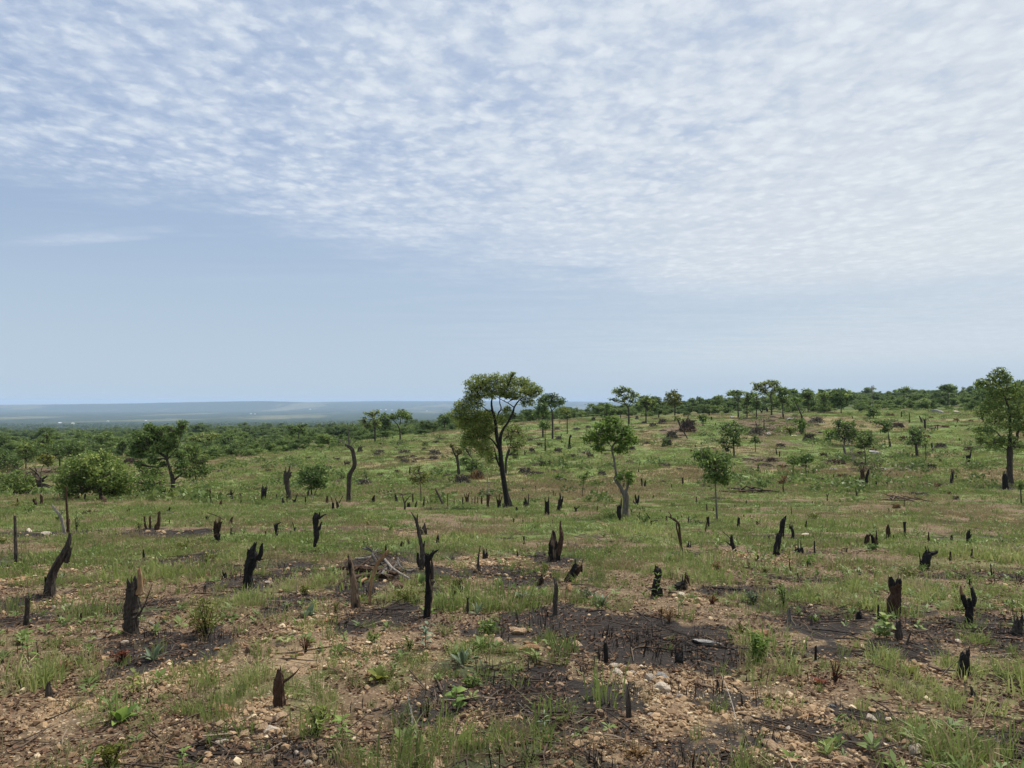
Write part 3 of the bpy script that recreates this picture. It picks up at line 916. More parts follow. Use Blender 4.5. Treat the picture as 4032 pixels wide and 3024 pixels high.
# -- middle
S('black stump whose broken tip points right', 'B2', [(190, 442, 32), (190, 395, 36), (182, 355, 38)], [(182, 352, 28), (200, 342, 16), (222, 331, 5)], g=g)
S('low black stub beyond the knobbly trunk', 'B2', [(340, 408, 22), (342, 380, 18)], [(335, 385, 10), (320, 330, 5)], g=g)
S('small stub left of the stump with the pointed tip', 'B2', [(97, 432, 16), (97, 405, 10)], m='brown', g=g)
S('knobbly black trunk with a spiky crown of snags', 'B2', [(506, 575, 22), (505, 520, 30), (520, 450, 46), (516, 400, 46), (512, 345, 48), (512, 300, 54), (512, 275, 40)], [(505, 290, 22), (506, 250, 8)], [(535, 295, 30), (545, 260, 14), (543, 246, 5)], [(540, 395, 26), (552, 355, 18), (560, 330, 9)], [(540, 300, 22), (575, 272, 16), (600, 264, 8)], g=g, name='tall_stump')
S('tall burnt pole that splits into two points at its top', 'B2', [(1388, 725, 50), (1400, 640, 54), (1396, 560, 46), (1380, 480, 36), (1362, 390, 32), (1348, 320, 30)], [(1348, 325, 24), (1332, 290, 16), (1303, 246, 4)], [(1352, 325, 18), (1357, 285, 13), (1358, 257, 6)], [(1404, 560, 20), (1412, 500, 16), (1416, 485, 6)], m='bark', g=g, name='burnt_pole', cat='pole')
S('charred stub at the foot of the tall split pole', 'B2', [(1376, 700, 36), (1362, 640, 34), (1360, 590, 20)], g=g)
S('splintered grey and tan trunk with clawed top, front centre', 'B2', [(1440, 1125, 86), (1442, 1060, 72), (1452, 960, 76), (1456, 880, 70), (1448, 800, 62), (1446, 720, 58), (1440, 640, 52), (1436, 605, 36)], [(1450, 640, 46), (1480, 590, 32), (1512, 568, 18), (1532, 556, 6)], [(1430, 660, 34), (1418, 620, 26), (1428, 596, 12)], [(1470, 610, 22), (1482, 575, 14), (1488, 558, 6)], [(1465, 860, 34), (1490, 825, 28), (1505, 810, 14)], [(1480, 800, 26), (1478, 700, 22), (1472, 640, 12)],
  m=['half', 'char', 'grey', 'char', 'bark', 'bark'], g=g, name='tall_stump', parts=['stem', 'prong', 'prong', 'prong', 'knot', 'slab'])
S('shard-topped stump behind the tall split pole', 'B2', [(1408, 432, 62), (1410, 395, 54), (1414, 365, 26), (1416, 335, 6)], [(1395, 400, 16), (1445, 378, 6)], [(1385, 420, 24), (1378, 370, 8)], m='bark', g=g)
S('small pointed black stub right of the tall split pole', 'B2', [(1525, 502, 28), (1525, 470, 26), (1527, 438, 8)], g=g)
S('small tilted stub in bright grass', 'B2', [(1590, 522, 22), (1588, 508, 18), (1600, 492, 6)], [(1590, 512, 10), (1608, 528, 6)], m='bark', g=g)
S('low rounded black stump in the burnt strip', 'B2', [(1226, 528, 46), (1228, 515, 40), (1232, 503, 22)], g=g)
S('short stub beside the low rounded black stump', 'B2', [(1281, 512, 22), (1280, 490, 16), (1277, 470, 8)], m='brown', g=g)
S('thin stub in grass above the brush heap', 'B2', [(910, 512, 14), (910, 488, 9)], m='brown', g=g)
S('left post by the brush heap, with a tan streak', 'B2', [(845, 1038, 78), (836, 950, 68), (830, 860, 56), (818, 780, 48), (806, 715, 46), (795, 650, 34), (783, 612, 16)], [(800, 715, 36), (778, 698, 20), (764, 692, 8)], [(822, 860, 26), (812, 780, 22), (806, 730, 10)], m=['half', 'bark', 'tan'], g=g, name='burnt_post', cat='post', parts=['stem', 'snag', 'splinter'])
S('bare tan Y-shaped branch standing against the brush heap', 'B2', [(962, 1015, 34), (964, 940, 28), (968, 880, 30), (984, 790, 34), (1002, 730, 36), (1024, 670, 34)], [(1020, 680, 30), (1048, 640, 34), (1082, 605, 38), (1106, 570, 24), (1118, 556, 8)], [(1018, 670, 34), (1000, 630, 34), (984, 600, 28), (985, 566, 10)], [(1092, 590, 24), (1094, 550, 18), (1096, 518, 8)], m=['tan', 'tan', 'grey', 'char'], g=g, name='forked_branch', cat='branch', parts=['stem', 'fork', 'fork', 'tip'])
S('jagged dark stump right of the splintered trunk', 'B2', [(1700, 905, 76), (1702, 860, 66), (1704, 835, 46)], [(1680, 860, 26), (1672, 822, 10)], [(1722, 860, 24), (1722, 810, 8)], m='brown', g=g)
S('thin pole with a swollen foot beyond the jagged dark stump', 'B2', [(1866, 742, 36), (1862, 690, 20), (1860, 640, 16), (1868, 580, 10), (1876, 528, 5)], m='bark', g=g, name='burnt_pole', cat='pole')
S('squat two-pronged stump at the edge of the gravel', 'B2', [(1920, 632, 46), (1918, 605, 44)], [(1905, 610, 24), (1904, 575, 16), (1900, 548, 6)], [(1932, 610, 22), (1934, 585, 14)], g=g)
S('narrow black peg among grey-leaved plants', 'B2', [(1772, 1085, 28), (1774, 1020, 24), (1774, 958, 14)], m='bark', g=g)
S('brown hacked stump with a snapped twig, front', 'C2', [(215, 955, 100), (212, 850, 92), (212, 760, 84), (214, 705, 56), (214, 662, 24)], [(240, 760, 46), (290, 730, 30), (340, 690, 18), (378, 645, 6)], [(200, 740, 26), (198, 690, 20), (194, 660, 8)], m=['rust', 'rust', 'char'], g=g, parts=['stem', 'twig', 'splinter'])
S('low rotten stub in grass at the lower left', 'C1', [(405, 890, 60), (402, 830, 46), (400, 772, 24)], m='bark', g=g)
# -- right of centre
S('brown hollow stump split into two tall horns', 'B3', [(385, 650, 92), (382, 590, 84), (378, 530, 72), (380, 470, 50), (380, 410, 26)], [(415, 600, 56), (430, 520, 50), (444, 440, 42), (436, 380, 24), (437, 322, 8)], [(350, 620, 30), (344, 560, 22), (342, 525, 8)], [(425, 640, 24), (432, 590, 10)], m=['half', 'rust', 'char', 'char'], g=g, parts=['stem', 'horn', 'slab', 'slab'])
S('small post near stones left of the two-horned stump', 'B3', [(136, 512, 22), (133, 450, 16)], m='brown', g=g)
S('small grey stub in grass below the small post', 'B3', [(82, 615, 22), (80, 595, 18), (78, 574, 8)], m='bark', g=g)
S('thick black log end leaning right with a toothed cut', 'B3', [(492, 825, 56), (535, 765, 72), (572, 715, 78), (588, 700, 66)], [(600, 720, 30), (610, 690, 14), (614, 676, 5)], [(560, 710, 26), (552, 690, 14), (548, 682, 6)], m=['brown', 'rust', 'brown'], g=g, jag=0.8)
S('low jagged stump in ash left of the leaning log end', 'B3', [(272, 852, 50), (276, 810, 44), (280, 772, 16)], [(245, 860, 26), (240, 830, 14)], m=['brown', 'char'], g=g)
S('slender burnt post with a bare grey patch, on the black ash', 'B3', [(390, 1100, 46), (392, 1050, 38), (388, 980, 46), (396, 920, 40), (398, 860, 36), (388, 815, 22), (376, 785, 8)], [(398, 1010, 26), (404, 985, 16)], m=['bark', 'grey'], g=g, name='burnt_post', cat='post', parts=['stem', 'knot'])
S('black stump overgrown with young leafy shoots', 'B3', [(1238, 948, 96), (1232, 880, 70), (1230, 830, 56), (1246, 780, 54), (1236, 730, 60), (1226, 712, 34)], [(1210, 930, 40), (1198, 880, 18)], [(1265, 940, 36), (1275, 880, 14)], g=g)
S('square black stump block beside white stones', 'B3', [(1430, 890, 110), (1430, 850, 104), (1428, 838, 84)], g=g, jag=0.3)
S('short brown stump behind the white stones', 'B3', [(1490, 850, 50), (1490, 805, 40), (1484, 765, 22)], [(1500, 800, 16), (1502, 772, 8)], m='rust', g=g)
S('crooked double pole that bends left at its top', 'B3', [(1442, 592, 26), (1432, 500, 22), (1424, 420, 20), (1416, 345, 18), (1375, 305, 20), (1328, 282, 6)], [(1440, 560, 20), (1420, 460, 16), (1402, 385, 14), (1398, 345, 14)], [(1350, 290, 16), (1350, 265, 12), (1332, 246, 5)], m='rust', g=g, name='burnt_pole', cat='pole', parts=['stem', 'stem', 'tip'])
S('black leaning stump with a thin bare branch', 'B3', [(1886, 574, 34), (1866, 520, 34), (1856, 470, 30), (1856, 446, 18)], [(1850, 525, 16), (1828, 505, 14), (1806, 488, 8)], [(1858, 480, 8), (1820, 440, 6), (1782, 408, 3)], g=g, parts=['stem', 'snag', 'branch'])
S('small two-toned stub by the leaning branchy stump', 'B3', [(2168, 497, 28), (2166, 470, 22), (2166, 448, 10)], m='brown', g=g)
S('short twin stub in grass at the foot of the crooked pole', 'B3', [(1494, 540, 22), (1498, 512, 18), (1500, 490, 8)], [(1514, 535, 14), (1518, 490, 8)], g=g)
S('small peg by the orange rubble', 'B3', [(2075, 657, 20), (2074, 605, 15)], m='brown', g=g)
S('small black stub on a charred log in grass', 'B3', [(2004, 715, 26), (2002, 690, 18), (1998, 660, 8)], g=g)
S('broad black post with a thin upright splinter, on the ash', 'C3', [(816, 605, 44), (814, 540, 42), (812, 470, 38), (812, 448, 24)], [(802, 600, 14), (798, 500, 12), (796, 420, 7)], g=g, name='burnt_post', cat='post')
S('grey-faced split post in front of the rubble heap', 'C3', [(1002, 1055, 48), (1002, 980, 48), (1000, 900, 42), (994, 830, 26), (990, 795, 10)], [(990, 1000, 22), (986, 900, 20), (986, 820, 8)], m=['bark', 'grey'], g=g, name='burnt_post', cat='post')
S('round burnt stump like a black ball on the ash', 'C3', [(1422, 608, 84), (1420, 570, 82), (1424, 540, 62)], g=g, jag=0.5)
S('small rotten peg right of the rubble heap', 'C3', [(1742, 800, 34), (1740, 770, 24), (1738, 745, 10)], m='bark', g=g)
# -- right
S('tall black leaning stump with a hooked head', 'B4', [(204, 468, 40), (206, 420, 44), (208, 370, 48), (216, 320, 42), (230, 295, 22), (236, 280, 8)], [(190, 440, 24), (184, 400, 12)], g=g)
S('thick black column stump in front of the hook-headed one', 'B4', [(158, 598, 62), (162, 540, 54), (172, 480, 46), (180, 432, 44)], [(180, 450, 16), (200, 415, 10), (214, 385, 5)], g=g, jag=0.5)
S('black stump with three finger prongs', 'B4', [(288, 482, 28), (296, 440, 26), (290, 395, 26), (278, 372, 22)], [(272, 378, 12), (264, 345, 6)], [(280, 370, 10), (278, 332, 4)], [(290, 380, 12), (290, 352, 6)], g=g)
S('short leaning stub right of the three-finger stump', 'B4', [(402, 376, 24), (405, 345, 20), (408, 318, 8)], m='brown', g=g)
S('thin peg far behind the hook-headed stump', 'B4', [(286, 272, 18), (284, 245, 8), (280, 205, 7)], m='bark', g=g)
S('straight thin black pole left of the low black stump', 'B4', [(476, 600, 18), (474, 545, 14), (472, 484, 12)], top='cut', g=g, name='burnt_pole', cat='pole')
S('wide low black stump in the rubble on the right', 'B4', [(350, 584, 86), (350, 560, 82), (348, 548, 66)], g=g, jag=0.4)
S('thin leaning reddish stick left of the rotten plants', 'B4', [(276, 735, 14), (268, 680, 11), (264, 630, 8)], m='rust', g=g, name='burnt_pole', cat='pole')
S('pointed brown stub by a pale stone', 'B4', [(348, 830, 24), (340, 790, 14), (332, 750, 4)], m='brown', g=g)
S('short peg inside a green shrub', 'B4', [(412, 705, 14), (416, 655, 10)], m='bark', g=g)
S('tiny brown leaning stub in grass', 'B4', [(734, 577, 24), (738, 560, 18), (744, 545, 8)], m='brown', g=g)
S('brown arched stump of the cluster in the grass', 'B4', [(908, 515, 46), (908, 475, 38), (916, 440, 34), (930, 436, 14)], m='brown', g=g)
S('brown three-horned stump of the cluster in the grass', 'B4', [(972, 515, 54), (968, 475, 44), (950, 446, 16)], [(985, 500, 28), (988, 450, 18), (986, 395, 6)], [(1000, 510, 14), (994, 460, 6)], m='brown', g=g)
S('small curved snag left of the brown cluster', 'B4', [(836, 527, 26), (830, 500, 16), (826, 472, 6)], [(845, 522, 10), (885, 508, 5)], m='brown', g=g)
S('brown-topped stump with a charred log at its foot', 'B4', [(1086, 472, 34), (1086, 430, 34), (1084, 390, 34), (1082, 364, 18)], [(1056, 462, 26), (1095, 470, 28), (1128, 472, 18), (1126, 436, 10)], m=['brown', 'char'], g=g)
S('slim black post with a flared cap', 'B4', [(1226, 444, 22), (1222, 390, 19), (1220, 345, 22), (1220, 325, 28)], top='cut', g=g, name='burnt_post', cat='post')
S('small bottle-shaped brown stub', 'B4', [(1420, 502, 20), (1420, 460, 20), (1420, 412, 7)], m='brown', g=g)
S('tiny round-topped stub beyond the black leaning block', 'B4', [(1610, 477, 22), (1610, 455, 24), (1610, 438, 12)], m='brown', g=g)
S('black stump shaped like a seated figure', 'B4', [(1755, 494, 42), (1752, 455, 40), (1752, 425, 32), (1758, 404, 18)], [(1768, 450, 14), (1774, 430, 6)], g=g)
S('fat black stump with a snout pointing right', 'B4', [(1384, 722, 76), (1398, 660, 78), (1414, 605, 68), (1430, 580, 56)], [(1428, 590, 50), (1462, 586, 36), (1496, 570, 20)], [(1405, 595, 30), (1395, 570, 12)], [(1354, 705, 14), (1350, 640, 10), (1340, 575, 5)], g=g, parts=['stem', 'snag', 'prong', 'slab'], jag=0.5)
S('small brown stub with a root, right of the snouted stump', 'B4', [(1604, 645, 26), (1602, 615, 20), (1601, 578, 14)], [(1615, 655, 18), (1640, 660, 16), (1664, 672, 8)], m='brown', g=g)
S('low shaggy stub near the right border', 'B4', [(1780, 625, 30), (1780, 590, 26), (1782, 558, 12)], m='bark', g=g)
S('thin black spike with a red-brown foot', 'B4', [(1944, 780, 22), (1940, 730, 12), (1934, 678, 6)], [(1930, 800, 26), (1915, 765, 8)], [(1960, 778, 12), (1960, 742, 7)], m=['char', 'rust', 'char'], g=g)
S('tall black forked stump with a brown rotten foot', 'B4', [(1130, 1110, 92), (1124, 1040, 94), (1128, 975, 88), (1148, 925, 74), (1142, 870, 90), (1140, 840, 96)], [(1120, 860, 56), (1116, 820, 52), (1108, 790, 34)], [(1168, 860, 46), (1176, 825, 42), (1178, 798, 26)], [(1165, 1080, 44), (1170, 980, 40), (1166, 930, 30)], m=['rust', 'char', 'char', 'char'], g=g, parts=['stem', 'fork', 'fork', 'slab'], jag=0.5)
S('rotten grey-brown stub in front of the tall forked stump', 'B4', [(1172, 1300, 70), (1168, 1230, 56), (1170, 1165, 40)], m='bark', g=g)
S('black Y-shaped stump with scorched brown fingertips', 'B4', [(1756, 1172, 74), (1760, 1100, 66), (1760, 1040, 64), (1756, 1000, 66)], [(1735, 1020, 50), (1712, 970, 44), (1700, 930, 34)], [(1700, 940, 34), (1690, 900, 30), (1688, 856, 10)], [(1780, 1020, 46), (1798, 965, 42), (1782, 900, 30), (1772, 865, 26)], [(1770, 870, 22), (1768, 845, 16)], [(1762, 850, 14), (1761, 800, 10)], [(1756, 1000, 34), (1754, 960, 24)],
  m=['char', 'char', 'tan', 'char', 'tan', 'char', 'char'], g=g, parts=['stem', 'arm', 'tip', 'arm', 'tip', 'finger', 'knot'], top=['jag', 'flat', 'jag', 'flat', 'jag', 'cut', 'cut'], jag=0.5)
S('narrow black peg left of the tall forked stump', 'B4', [(1006, 1145, 22), (1004, 1080, 18), (1004, 1018, 14)], g=g)
S('low black snag with a notch, left of the narrow peg', 'B4', [(846, 1130, 58), (842, 1100, 50), (838, 1082, 36)], g=g)
S('short grey weathered stub on the ash', 'B4', [(260, 1165, 56), (262, 1120, 42), (260, 1068, 28)], m='grey', g=g)
S('thin dark stub right of the grey weathered stub', 'B4', [(452, 1185, 28), (452, 1150, 20), (452, 1108, 8)], m='bark', g=g)
S('grey-brown gnawed stump at the right border', 'B4', [(2150, 1265, 92), (2158, 1210, 74), (2164, 1160, 66)], [(2180, 1180, 40), (2192, 1140, 26), (2198, 1100, 10)], m='bark', g=g)
S('leaning burnt stick right of the rotten stub', 'B4', [(1240, 1345, 22), (1256, 1290, 16), (1276, 1235, 10)], m='bark', g=g, name='burnt_pole', cat='pole')
S('short pointed stub in weeds, right side', 'B4', [(398, 1390, 36), (400, 1350, 20), (406, 1312, 6)], m='bark', g=g)
S('black peg rising out of a grass tuft', 'B4', [(484, 1470, 24), (484, 1410, 20), (484, 1358, 16)], g=g)
S('thick black stump with a spike on top, right front', 'C4', [(1708, 705, 96), (1712, 640, 90), (1718, 570, 84), (1722, 525, 62)], [(1738, 545, 26), (1744, 510, 12), (1746, 488, 5)], [(1740, 660, 40), (1748, 590, 26)], g=g, parts=['stem', 'splinter', 'slab'], jag=0.5)
S('low brown stick stub in grass below the thick black stump', 'C4', [(1795, 885, 40), (1782, 840, 28), (1772, 800, 14)], m='bark', g=g)
S('small black twiggy stub at the bottom centre', 'C3', [(600, 700, 34), (602, 660, 22), (606, 630, 8)], [(580, 700, 16), (562, 640, 8)], [(630, 705, 14), (640, 660, 6)], m='bark', g=g)
# -- row of stumps along the terrace edge and beyond
g = G_EDGE
S('short peg left of the dark tree on the terrace edge', 'A1', [(1260, 1188, 16), (1258, 1155, 12)], m='char', g=g)
S('pointed stump, first of three left of the dark tree', 'A1', [(1302, 1190, 28), (1304, 1155, 24), (1310, 1128, 8)], g=g)
S('broad horned stump at the left foot of the dark tree', 'A1', [(1355, 1190, 44), (1354, 1150, 38), (1350, 1128, 18)], [(1362, 1140, 18), (1374, 1108, 6)], g=g)
S('curved snag leaning on the foot of the dark tree', 'A1', [(1385, 1180, 20), (1396, 1145, 18), (1408, 1125, 12), (1414, 1106, 5)], g=g)
S('two-lobed low stump right of the dark tree', 'A1', [(1520, 1195, 26), (1522, 1170, 22), (1526, 1152, 10)], [(1480, 1192, 22), (1476, 1168, 12)], m='brown', g=g)
S('small forked black stub right of the dark tree', 'A1', [(1580, 1185, 12), (1580, 1168, 14), (1584, 1152, 5)], [(1578, 1168, 8), (1572, 1155, 4)], g=g)
S('spindly forked stub on the terrace edge', 'A1', [(1640, 1188, 9), (1636, 1155, 6)], [(1640, 1175, 8), (1650, 1152, 4)], m='brown', g=g)
S('wide shaggy reddish stump on the terrace edge', 'A1', [(1704, 1200, 30), (1712, 1165, 46), (1722, 1135, 50)], [(1730, 1140, 20), (1746, 1128, 8)], m='rust', g=g)
S('thin peg in front of the shaggy reddish stump', 'A1', [(1748, 1224, 10), (1748, 1172, 8)], m='brown', g=g)
S('arched twin-legged reddish stump', 'A1', [(1814, 1190, 18), (1818, 1160, 20), (1832, 1140, 18)], [(1848, 1186, 12), (1844, 1155, 14), (1836, 1140, 14)], m='rust', g=g)
S('antlered black stump on the terrace edge', 'A1', [(1922, 1192, 26), (1918, 1150, 22), (1916, 1112, 8)], [(1905, 1150, 12), (1884, 1150, 10), (1880, 1170, 6)], [(1925, 1150, 12), (1938, 1132, 5)], g=g)
S('small leaning stub right of the antlered stump', 'A1', [(1962, 1180, 10), (1976, 1152, 6)], m='brown', g=g)
S('small cross-shaped black stub', 'A1', [(1998, 1182, 14), (1996, 1158, 12), (1990, 1140, 5)], [(2000, 1160, 10), (2010, 1142, 4)], g=g)
S('tiny black stub far right on the left terrace edge', 'A1', [(2080, 1188, 10), (2080, 1158, 8)], g=g)
S('round-headed black stump, left of the tall bushy-topped one', 'A2', [(82, 1203, 46), (80, 1160, 44), (84, 1125, 50), (86, 1104, 36)], [(70, 1115, 16), (62, 1098, 6)], [(100, 1115, 16), (110, 1102, 6)], g=g)
S('low brown stub in grass before the terrace edge', 'A1', [(1830, 1245, 26), (1832, 1225, 22), (1834, 1205, 10)], m='rust', g=g)
S('small black stub in grass before the terrace edge', 'A1', [(2000, 1230, 14), (2000, 1205, 10)], g=g)
S('reddish stub by the shrub thicket on the left edge', 'A1', [(860, 1215, 50), (858, 1190, 44), (850, 1172, 16)], m='rust', g=g)
S('thin post by the shrub thicket on the left edge', 'A1', [(1160, 1170, 15), (1158, 1140, 12), (1160, 1108, 7)], m='bark', g=g)
S('thin leaning post left of the dark tree', 'A1', [(1122, 1192, 14), (1136, 1165, 12), (1150, 1150, 6)], m='brown', g=g)
S('black stub below the shrub thicket', 'A1', [(1064, 1178, 16), (1064, 1155, 14), (1060, 1140, 6)], g=g)
S('black snag with a hooked top below the shrub thicket', 'A1', [(906, 1175, 16), (902, 1150, 14), (904, 1134, 6)], g=g)
S('dark stub with a crossbar at the far left edge', 'A1', [(704, 1205, 18), (704, 1175, 18), (706, 1150, 10)], [(704, 1190, 10), (740, 1195, 6)], g=g)
S('low brown lump stump at the far left edge', 'A1', [(640, 1195, 44), (642, 1180, 36)], m='brown', g=g)
S('reddish burnt stump below the uprooted tangle', 'A1', [(342, 1236, 32), (346, 1200, 28), (344, 1165, 24)], m='rust', g=g)
S('broad brown stump left of the reddish one', 'A1', [(292, 1252, 34), (292, 1222, 40), (284, 1200, 24)], m='brown', g=g)
S('small brown stub near the left border', 'A1', [(145, 1228, 18), (144, 1205, 16), (145, 1186, 7)], m='brown', g=g)
S('slim grey post near the left border beyond the grass', 'A1', [(50, 1175, 15), (52, 1120, 12), (53, 1064, 10)], m='grey', g=g, name='burnt_post', cat='post')
S('tall burnt trunk with a bushy top of dead sprouts', 'A2', [(292, 1196, 34), (282, 1130, 40), (272, 1070, 46), (266, 1020, 52), (272, 990, 66), (274, 970, 50)], [(258, 985, 20), (250, 958, 8)], [(264, 980, 16), (262, 928, 4)], [(290, 985, 22), (312, 968, 10)], [(300, 990, 16), (316, 1000, 6)], m='bark', g=g, name='tall_stump', parts=['stem', 'sprout', 'sprout', 'sprout', 'sprout'])
S('tall twisted bare trunk bending left at its top', 'A2', [(790, 1212, 48), (786, 1150, 40), (790, 1080, 40), (792, 1000, 44), (815, 955, 42), (836, 915, 40), (834, 860, 40), (826, 810, 38), (812, 770, 38), (782, 752, 30), (764, 744, 18)], [(786, 755, 12), (790, 700, 8), (790, 625, 3)], [(790, 745, 8), (805, 690, 5), (830, 660, 2)], [(778, 745, 8), (730, 710, 5), (694, 690, 2)], [(784, 740, 6), (782, 640, 4), (776, 560, 2)], [(800, 755, 8), (830, 720, 4), (846, 705, 2)], m=['bark', 'grey', 'grey', 'grey', 'grey', 'grey'], g=g, name='dead_tree', cat='dead tree', parts=['trunk', 'twig', 'twig', 'twig', 'twig', 'twig'])
S('small black stub at the foot of the bushy-topped trunk', 'A2', [(248, 1230, 34), (242, 1210, 26), (236, 1188, 8)], g=g)
S('thin stick leaning at the foot of the bushy-topped trunk', 'A2', [(278, 1236, 8), (270, 1175, 5)], g=g)
S('forked black snag right of the bushy-topped trunk', 'A2', [(330, 1230, 22), (336, 1205, 20)], [(338, 1208, 16), (350, 1180, 10), (360, 1148, 5)], [(330, 1210, 12), (318, 1192, 6)], g=g)
S('small peg right of the forked black snag', 'A2', [(428, 1238, 15), (427, 1175, 10)], g=g)
S('dark stub under the round green bush', 'A2', [(450, 1190, 22), (450, 1130, 18)], m='bark', g=g)
S('pale peeled peg under the round green bush', 'A2', [(480, 1202, 20), (480, 1160, 12)], m='pale', g=g)
S('reddish brown stub left of the twisted bare trunk', 'A2', [(606, 1222, 26), (606, 1195, 26), (608, 1168, 12)], m='rust', g=g)
S('dark stub with thin whips, front of the twisted bare trunk', 'A2', [(656, 1280, 22), (656, 1220, 22)], [(652, 1225, 5), (640, 1175, 2)], m='brown', g=g)
S('wide shaggy stump with two whips beside it', 'A2', [(698, 1285, 38), (696, 1250, 34), (690, 1222, 20)], [(690, 1225, 6), (672, 1180, 3)], [(705, 1225, 6), (740, 1162, 2)], m='brown', g=g)
S('small round stub on the terrace edge behind straw grass', 'A2', [(990, 1220, 34), (992, 1190, 30), (998, 1164, 10)], m='brown', g=g)
S('black hook-shaped stub in the middle of the edge row', 'A2', [(1182, 1212, 30), (1178, 1185, 22), (1172, 1158, 12)], g=g)
S('tall forked black snag in the edge row', 'A2', [(1247, 1280, 20), (1252, 1235, 18), (1240, 1195, 12), (1226, 1148, 5)], [(1252, 1220, 14), (1275, 1185, 10), (1302, 1162, 4)], m='bark', g=g)
S('low black stump at the foot of the forked snag', 'A2', [(1284, 1256, 36), (1284, 1240, 34), (1282, 1224, 18)], g=g)
S('black curved horn stub right of the low stump', 'A2', [(1340, 1258, 18), (1344, 1232, 14), (1354, 1206, 8)], g=g)
S('dark peg behind the curved horn stub', 'A2', [(1320, 1218, 16), (1317, 1150, 12)], m='brown', g=g)
S('bent dark peg right of the yellow sapling', 'A2', [(1404, 1254, 20), (1410, 1220, 14), (1412, 1175, 9)], m='brown', g=g)
S('tiny stub right of the bent dark peg', 'A2', [(1440, 1230, 9), (1440, 1196, 7)], m='brown', g=g)
S('long leaning charred trunk in the edge row', 'A2', [(1572, 1246, 24), (1552, 1200, 20), (1532, 1160, 18), (1506, 1108, 14)], [(1510, 1115, 6), (1470, 1105, 3)], m='bark', g=g, name='tall_stump')
S('thin black peg right of the long leaning trunk', 'A2', [(1608, 1255, 9), (1605, 1152, 6)], g=g)
S('dark peg just right of the leaning trunk', 'A2', [(1577, 1222, 9), (1576, 1168, 6)], m='brown', g=g)
S('thin pointed peg in the dry grass', 'A2', [(1660, 1234, 9), (1660, 1188, 6)], m='brown', g=g)
S('short post left of the spiky cluster stump', 'A2', [(1730, 1242, 14), (1733, 1180, 10)], g=g)
S('spiky cluster stump with four dark prongs', 'A2', [(1770, 1220, 26), (1768, 1190, 30)], [(1758, 1195, 12), (1746, 1150, 6)], [(1768, 1190, 12), (1766, 1145, 5)], [(1776, 1190, 14), (1784, 1140, 7)], m='rust', g=g)
for lx, a, b, t_ in ((1808, 1232, 1180, 'first'), (1832, 1238, 1170, 'second'), (1855, 1232, 1174, 'third')):
    S(f'{t_} of three thin pegs between the spiky cluster and the red stump', 'A2', [(lx, a, 9), (lx + 1, b, 6)], m='brown', g=g)
S('reddish peg left of the pale sapling', 'A2', [(1888, 1234, 20), (1888, 1195, 18), (1886, 1168, 8)], m='rust', g=g)
S('dark red stump that carries a pale thin sapling stem', 'A2', [(1940, 1265, 26), (1940, 1215, 24), (1942, 1160, 30)], [(1940, 1170, 14), (1940, 1090, 11), (1938, 1010, 7)], m=['rust', 'pale'], g=g, parts=['stem', 'sapling_stem'])
S('bundle of dark prongs left of the tall central tree', 'A2', [(2030, 1270, 34), (2030, 1220, 32)], [(2020, 1225, 14), (2012, 1170, 6)], [(2034, 1222, 14), (2036, 1145, 5)], [(2044, 1222, 14), (2058, 1168, 6)], m='brown', g=g)
S('small peg touching the tall central tree', 'A2', [(2068, 1268, 14), (2065, 1228, 10)], g=g)
S('small black stub right of the central tree foot', 'A3', [(74, 1285, 26), (70, 1262, 16)], g=g)
S('black stump and thin slab, right of the tall central tree', 'A3', [(150, 1260, 40), (150, 1220, 36), (145, 1190, 14)], [(168, 1255, 12), (170, 1200, 10), (170, 1148, 7)], [(130, 1250, 16), (132, 1215, 8)], g=g)
S('square black post stump with a thin shard', 'A3', [(322, 1325, 42), (322, 1270, 38), (322, 1212, 36)], [(338, 1230, 9), (340, 1168, 6)], g=g, jag=0.4)
S('ragged black stump with a tall prong', 'A3', [(420, 1288, 44), (430, 1245, 40), (436, 1205, 34)], [(432, 1215, 20), (434, 1175, 14), (432, 1140, 6)], [(450, 1215, 14), (456, 1170, 10)], g=g)
S('small T-shaped black stub', 'A3', [(562, 1298, 22), (564, 1275, 22)], [(560, 1276, 16), (550, 1255, 8)], [(568, 1272, 12), (592, 1252, 6)], g=g)
S('thin twisted peg left of the gnarled tree', 'A3', [(742, 1298, 9), (740, 1272, 9), (743, 1248, 5)], g=g)
S('jet-black stump with horns in front of the gnarled tree', 'A3', [(928, 1380, 24), (922, 1330, 36), (918, 1285, 44), (922, 1262, 34)], [(935, 1270, 18), (940, 1225, 12), (940, 1185, 7)], [(908, 1268, 12), (904, 1240, 6)], g=g, parts=['stem', 'horn', 'horn'])
S('black forked stump right of the gnarled tree', 'A3', [(1068, 1245, 30), (1072, 1215, 26)], [(1068, 1220, 22), (1060, 1185, 20), (1056, 1155, 8)], [(1078, 1218, 20), (1084, 1180, 18), (1082, 1158, 8)], [(1062, 1240, 18), (1040, 1208, 10)], g=g)
S('dark arched roots stub behind the gnarled tree foot', 'A3', [(1030, 1332, 12), (1028, 1300, 10), (1020, 1275, 5)], [(1028, 1305, 8), (1046, 1300, 5)], g=g)
S('small three-peg stub right of the black forked stump', 'A3', [(1120, 1292, 9), (1118, 1255, 6)], [(1135, 1288, 8), (1134, 1262, 5)], [(1105, 1285, 8), (1092, 1265, 5)], m='brown', g=g)
S('small stub in the dry grass beyond the black forked stump', 'A3', [(1265, 1305, 12), (1264, 1282, 8)], g=g)
S('slim black peg right of the gnarled tree', 'A3', [(1085, 1372, 16), (1088, 1335, 10), (1090, 1300, 6)], g=g)
S('black twiggy snag with spread arms', 'A3', [(1192, 1405, 16), (1185, 1370, 13), (1166, 1335, 10), (1148, 1308, 5)], [(1190, 1375, 9), (1240, 1368, 5)], g=g)
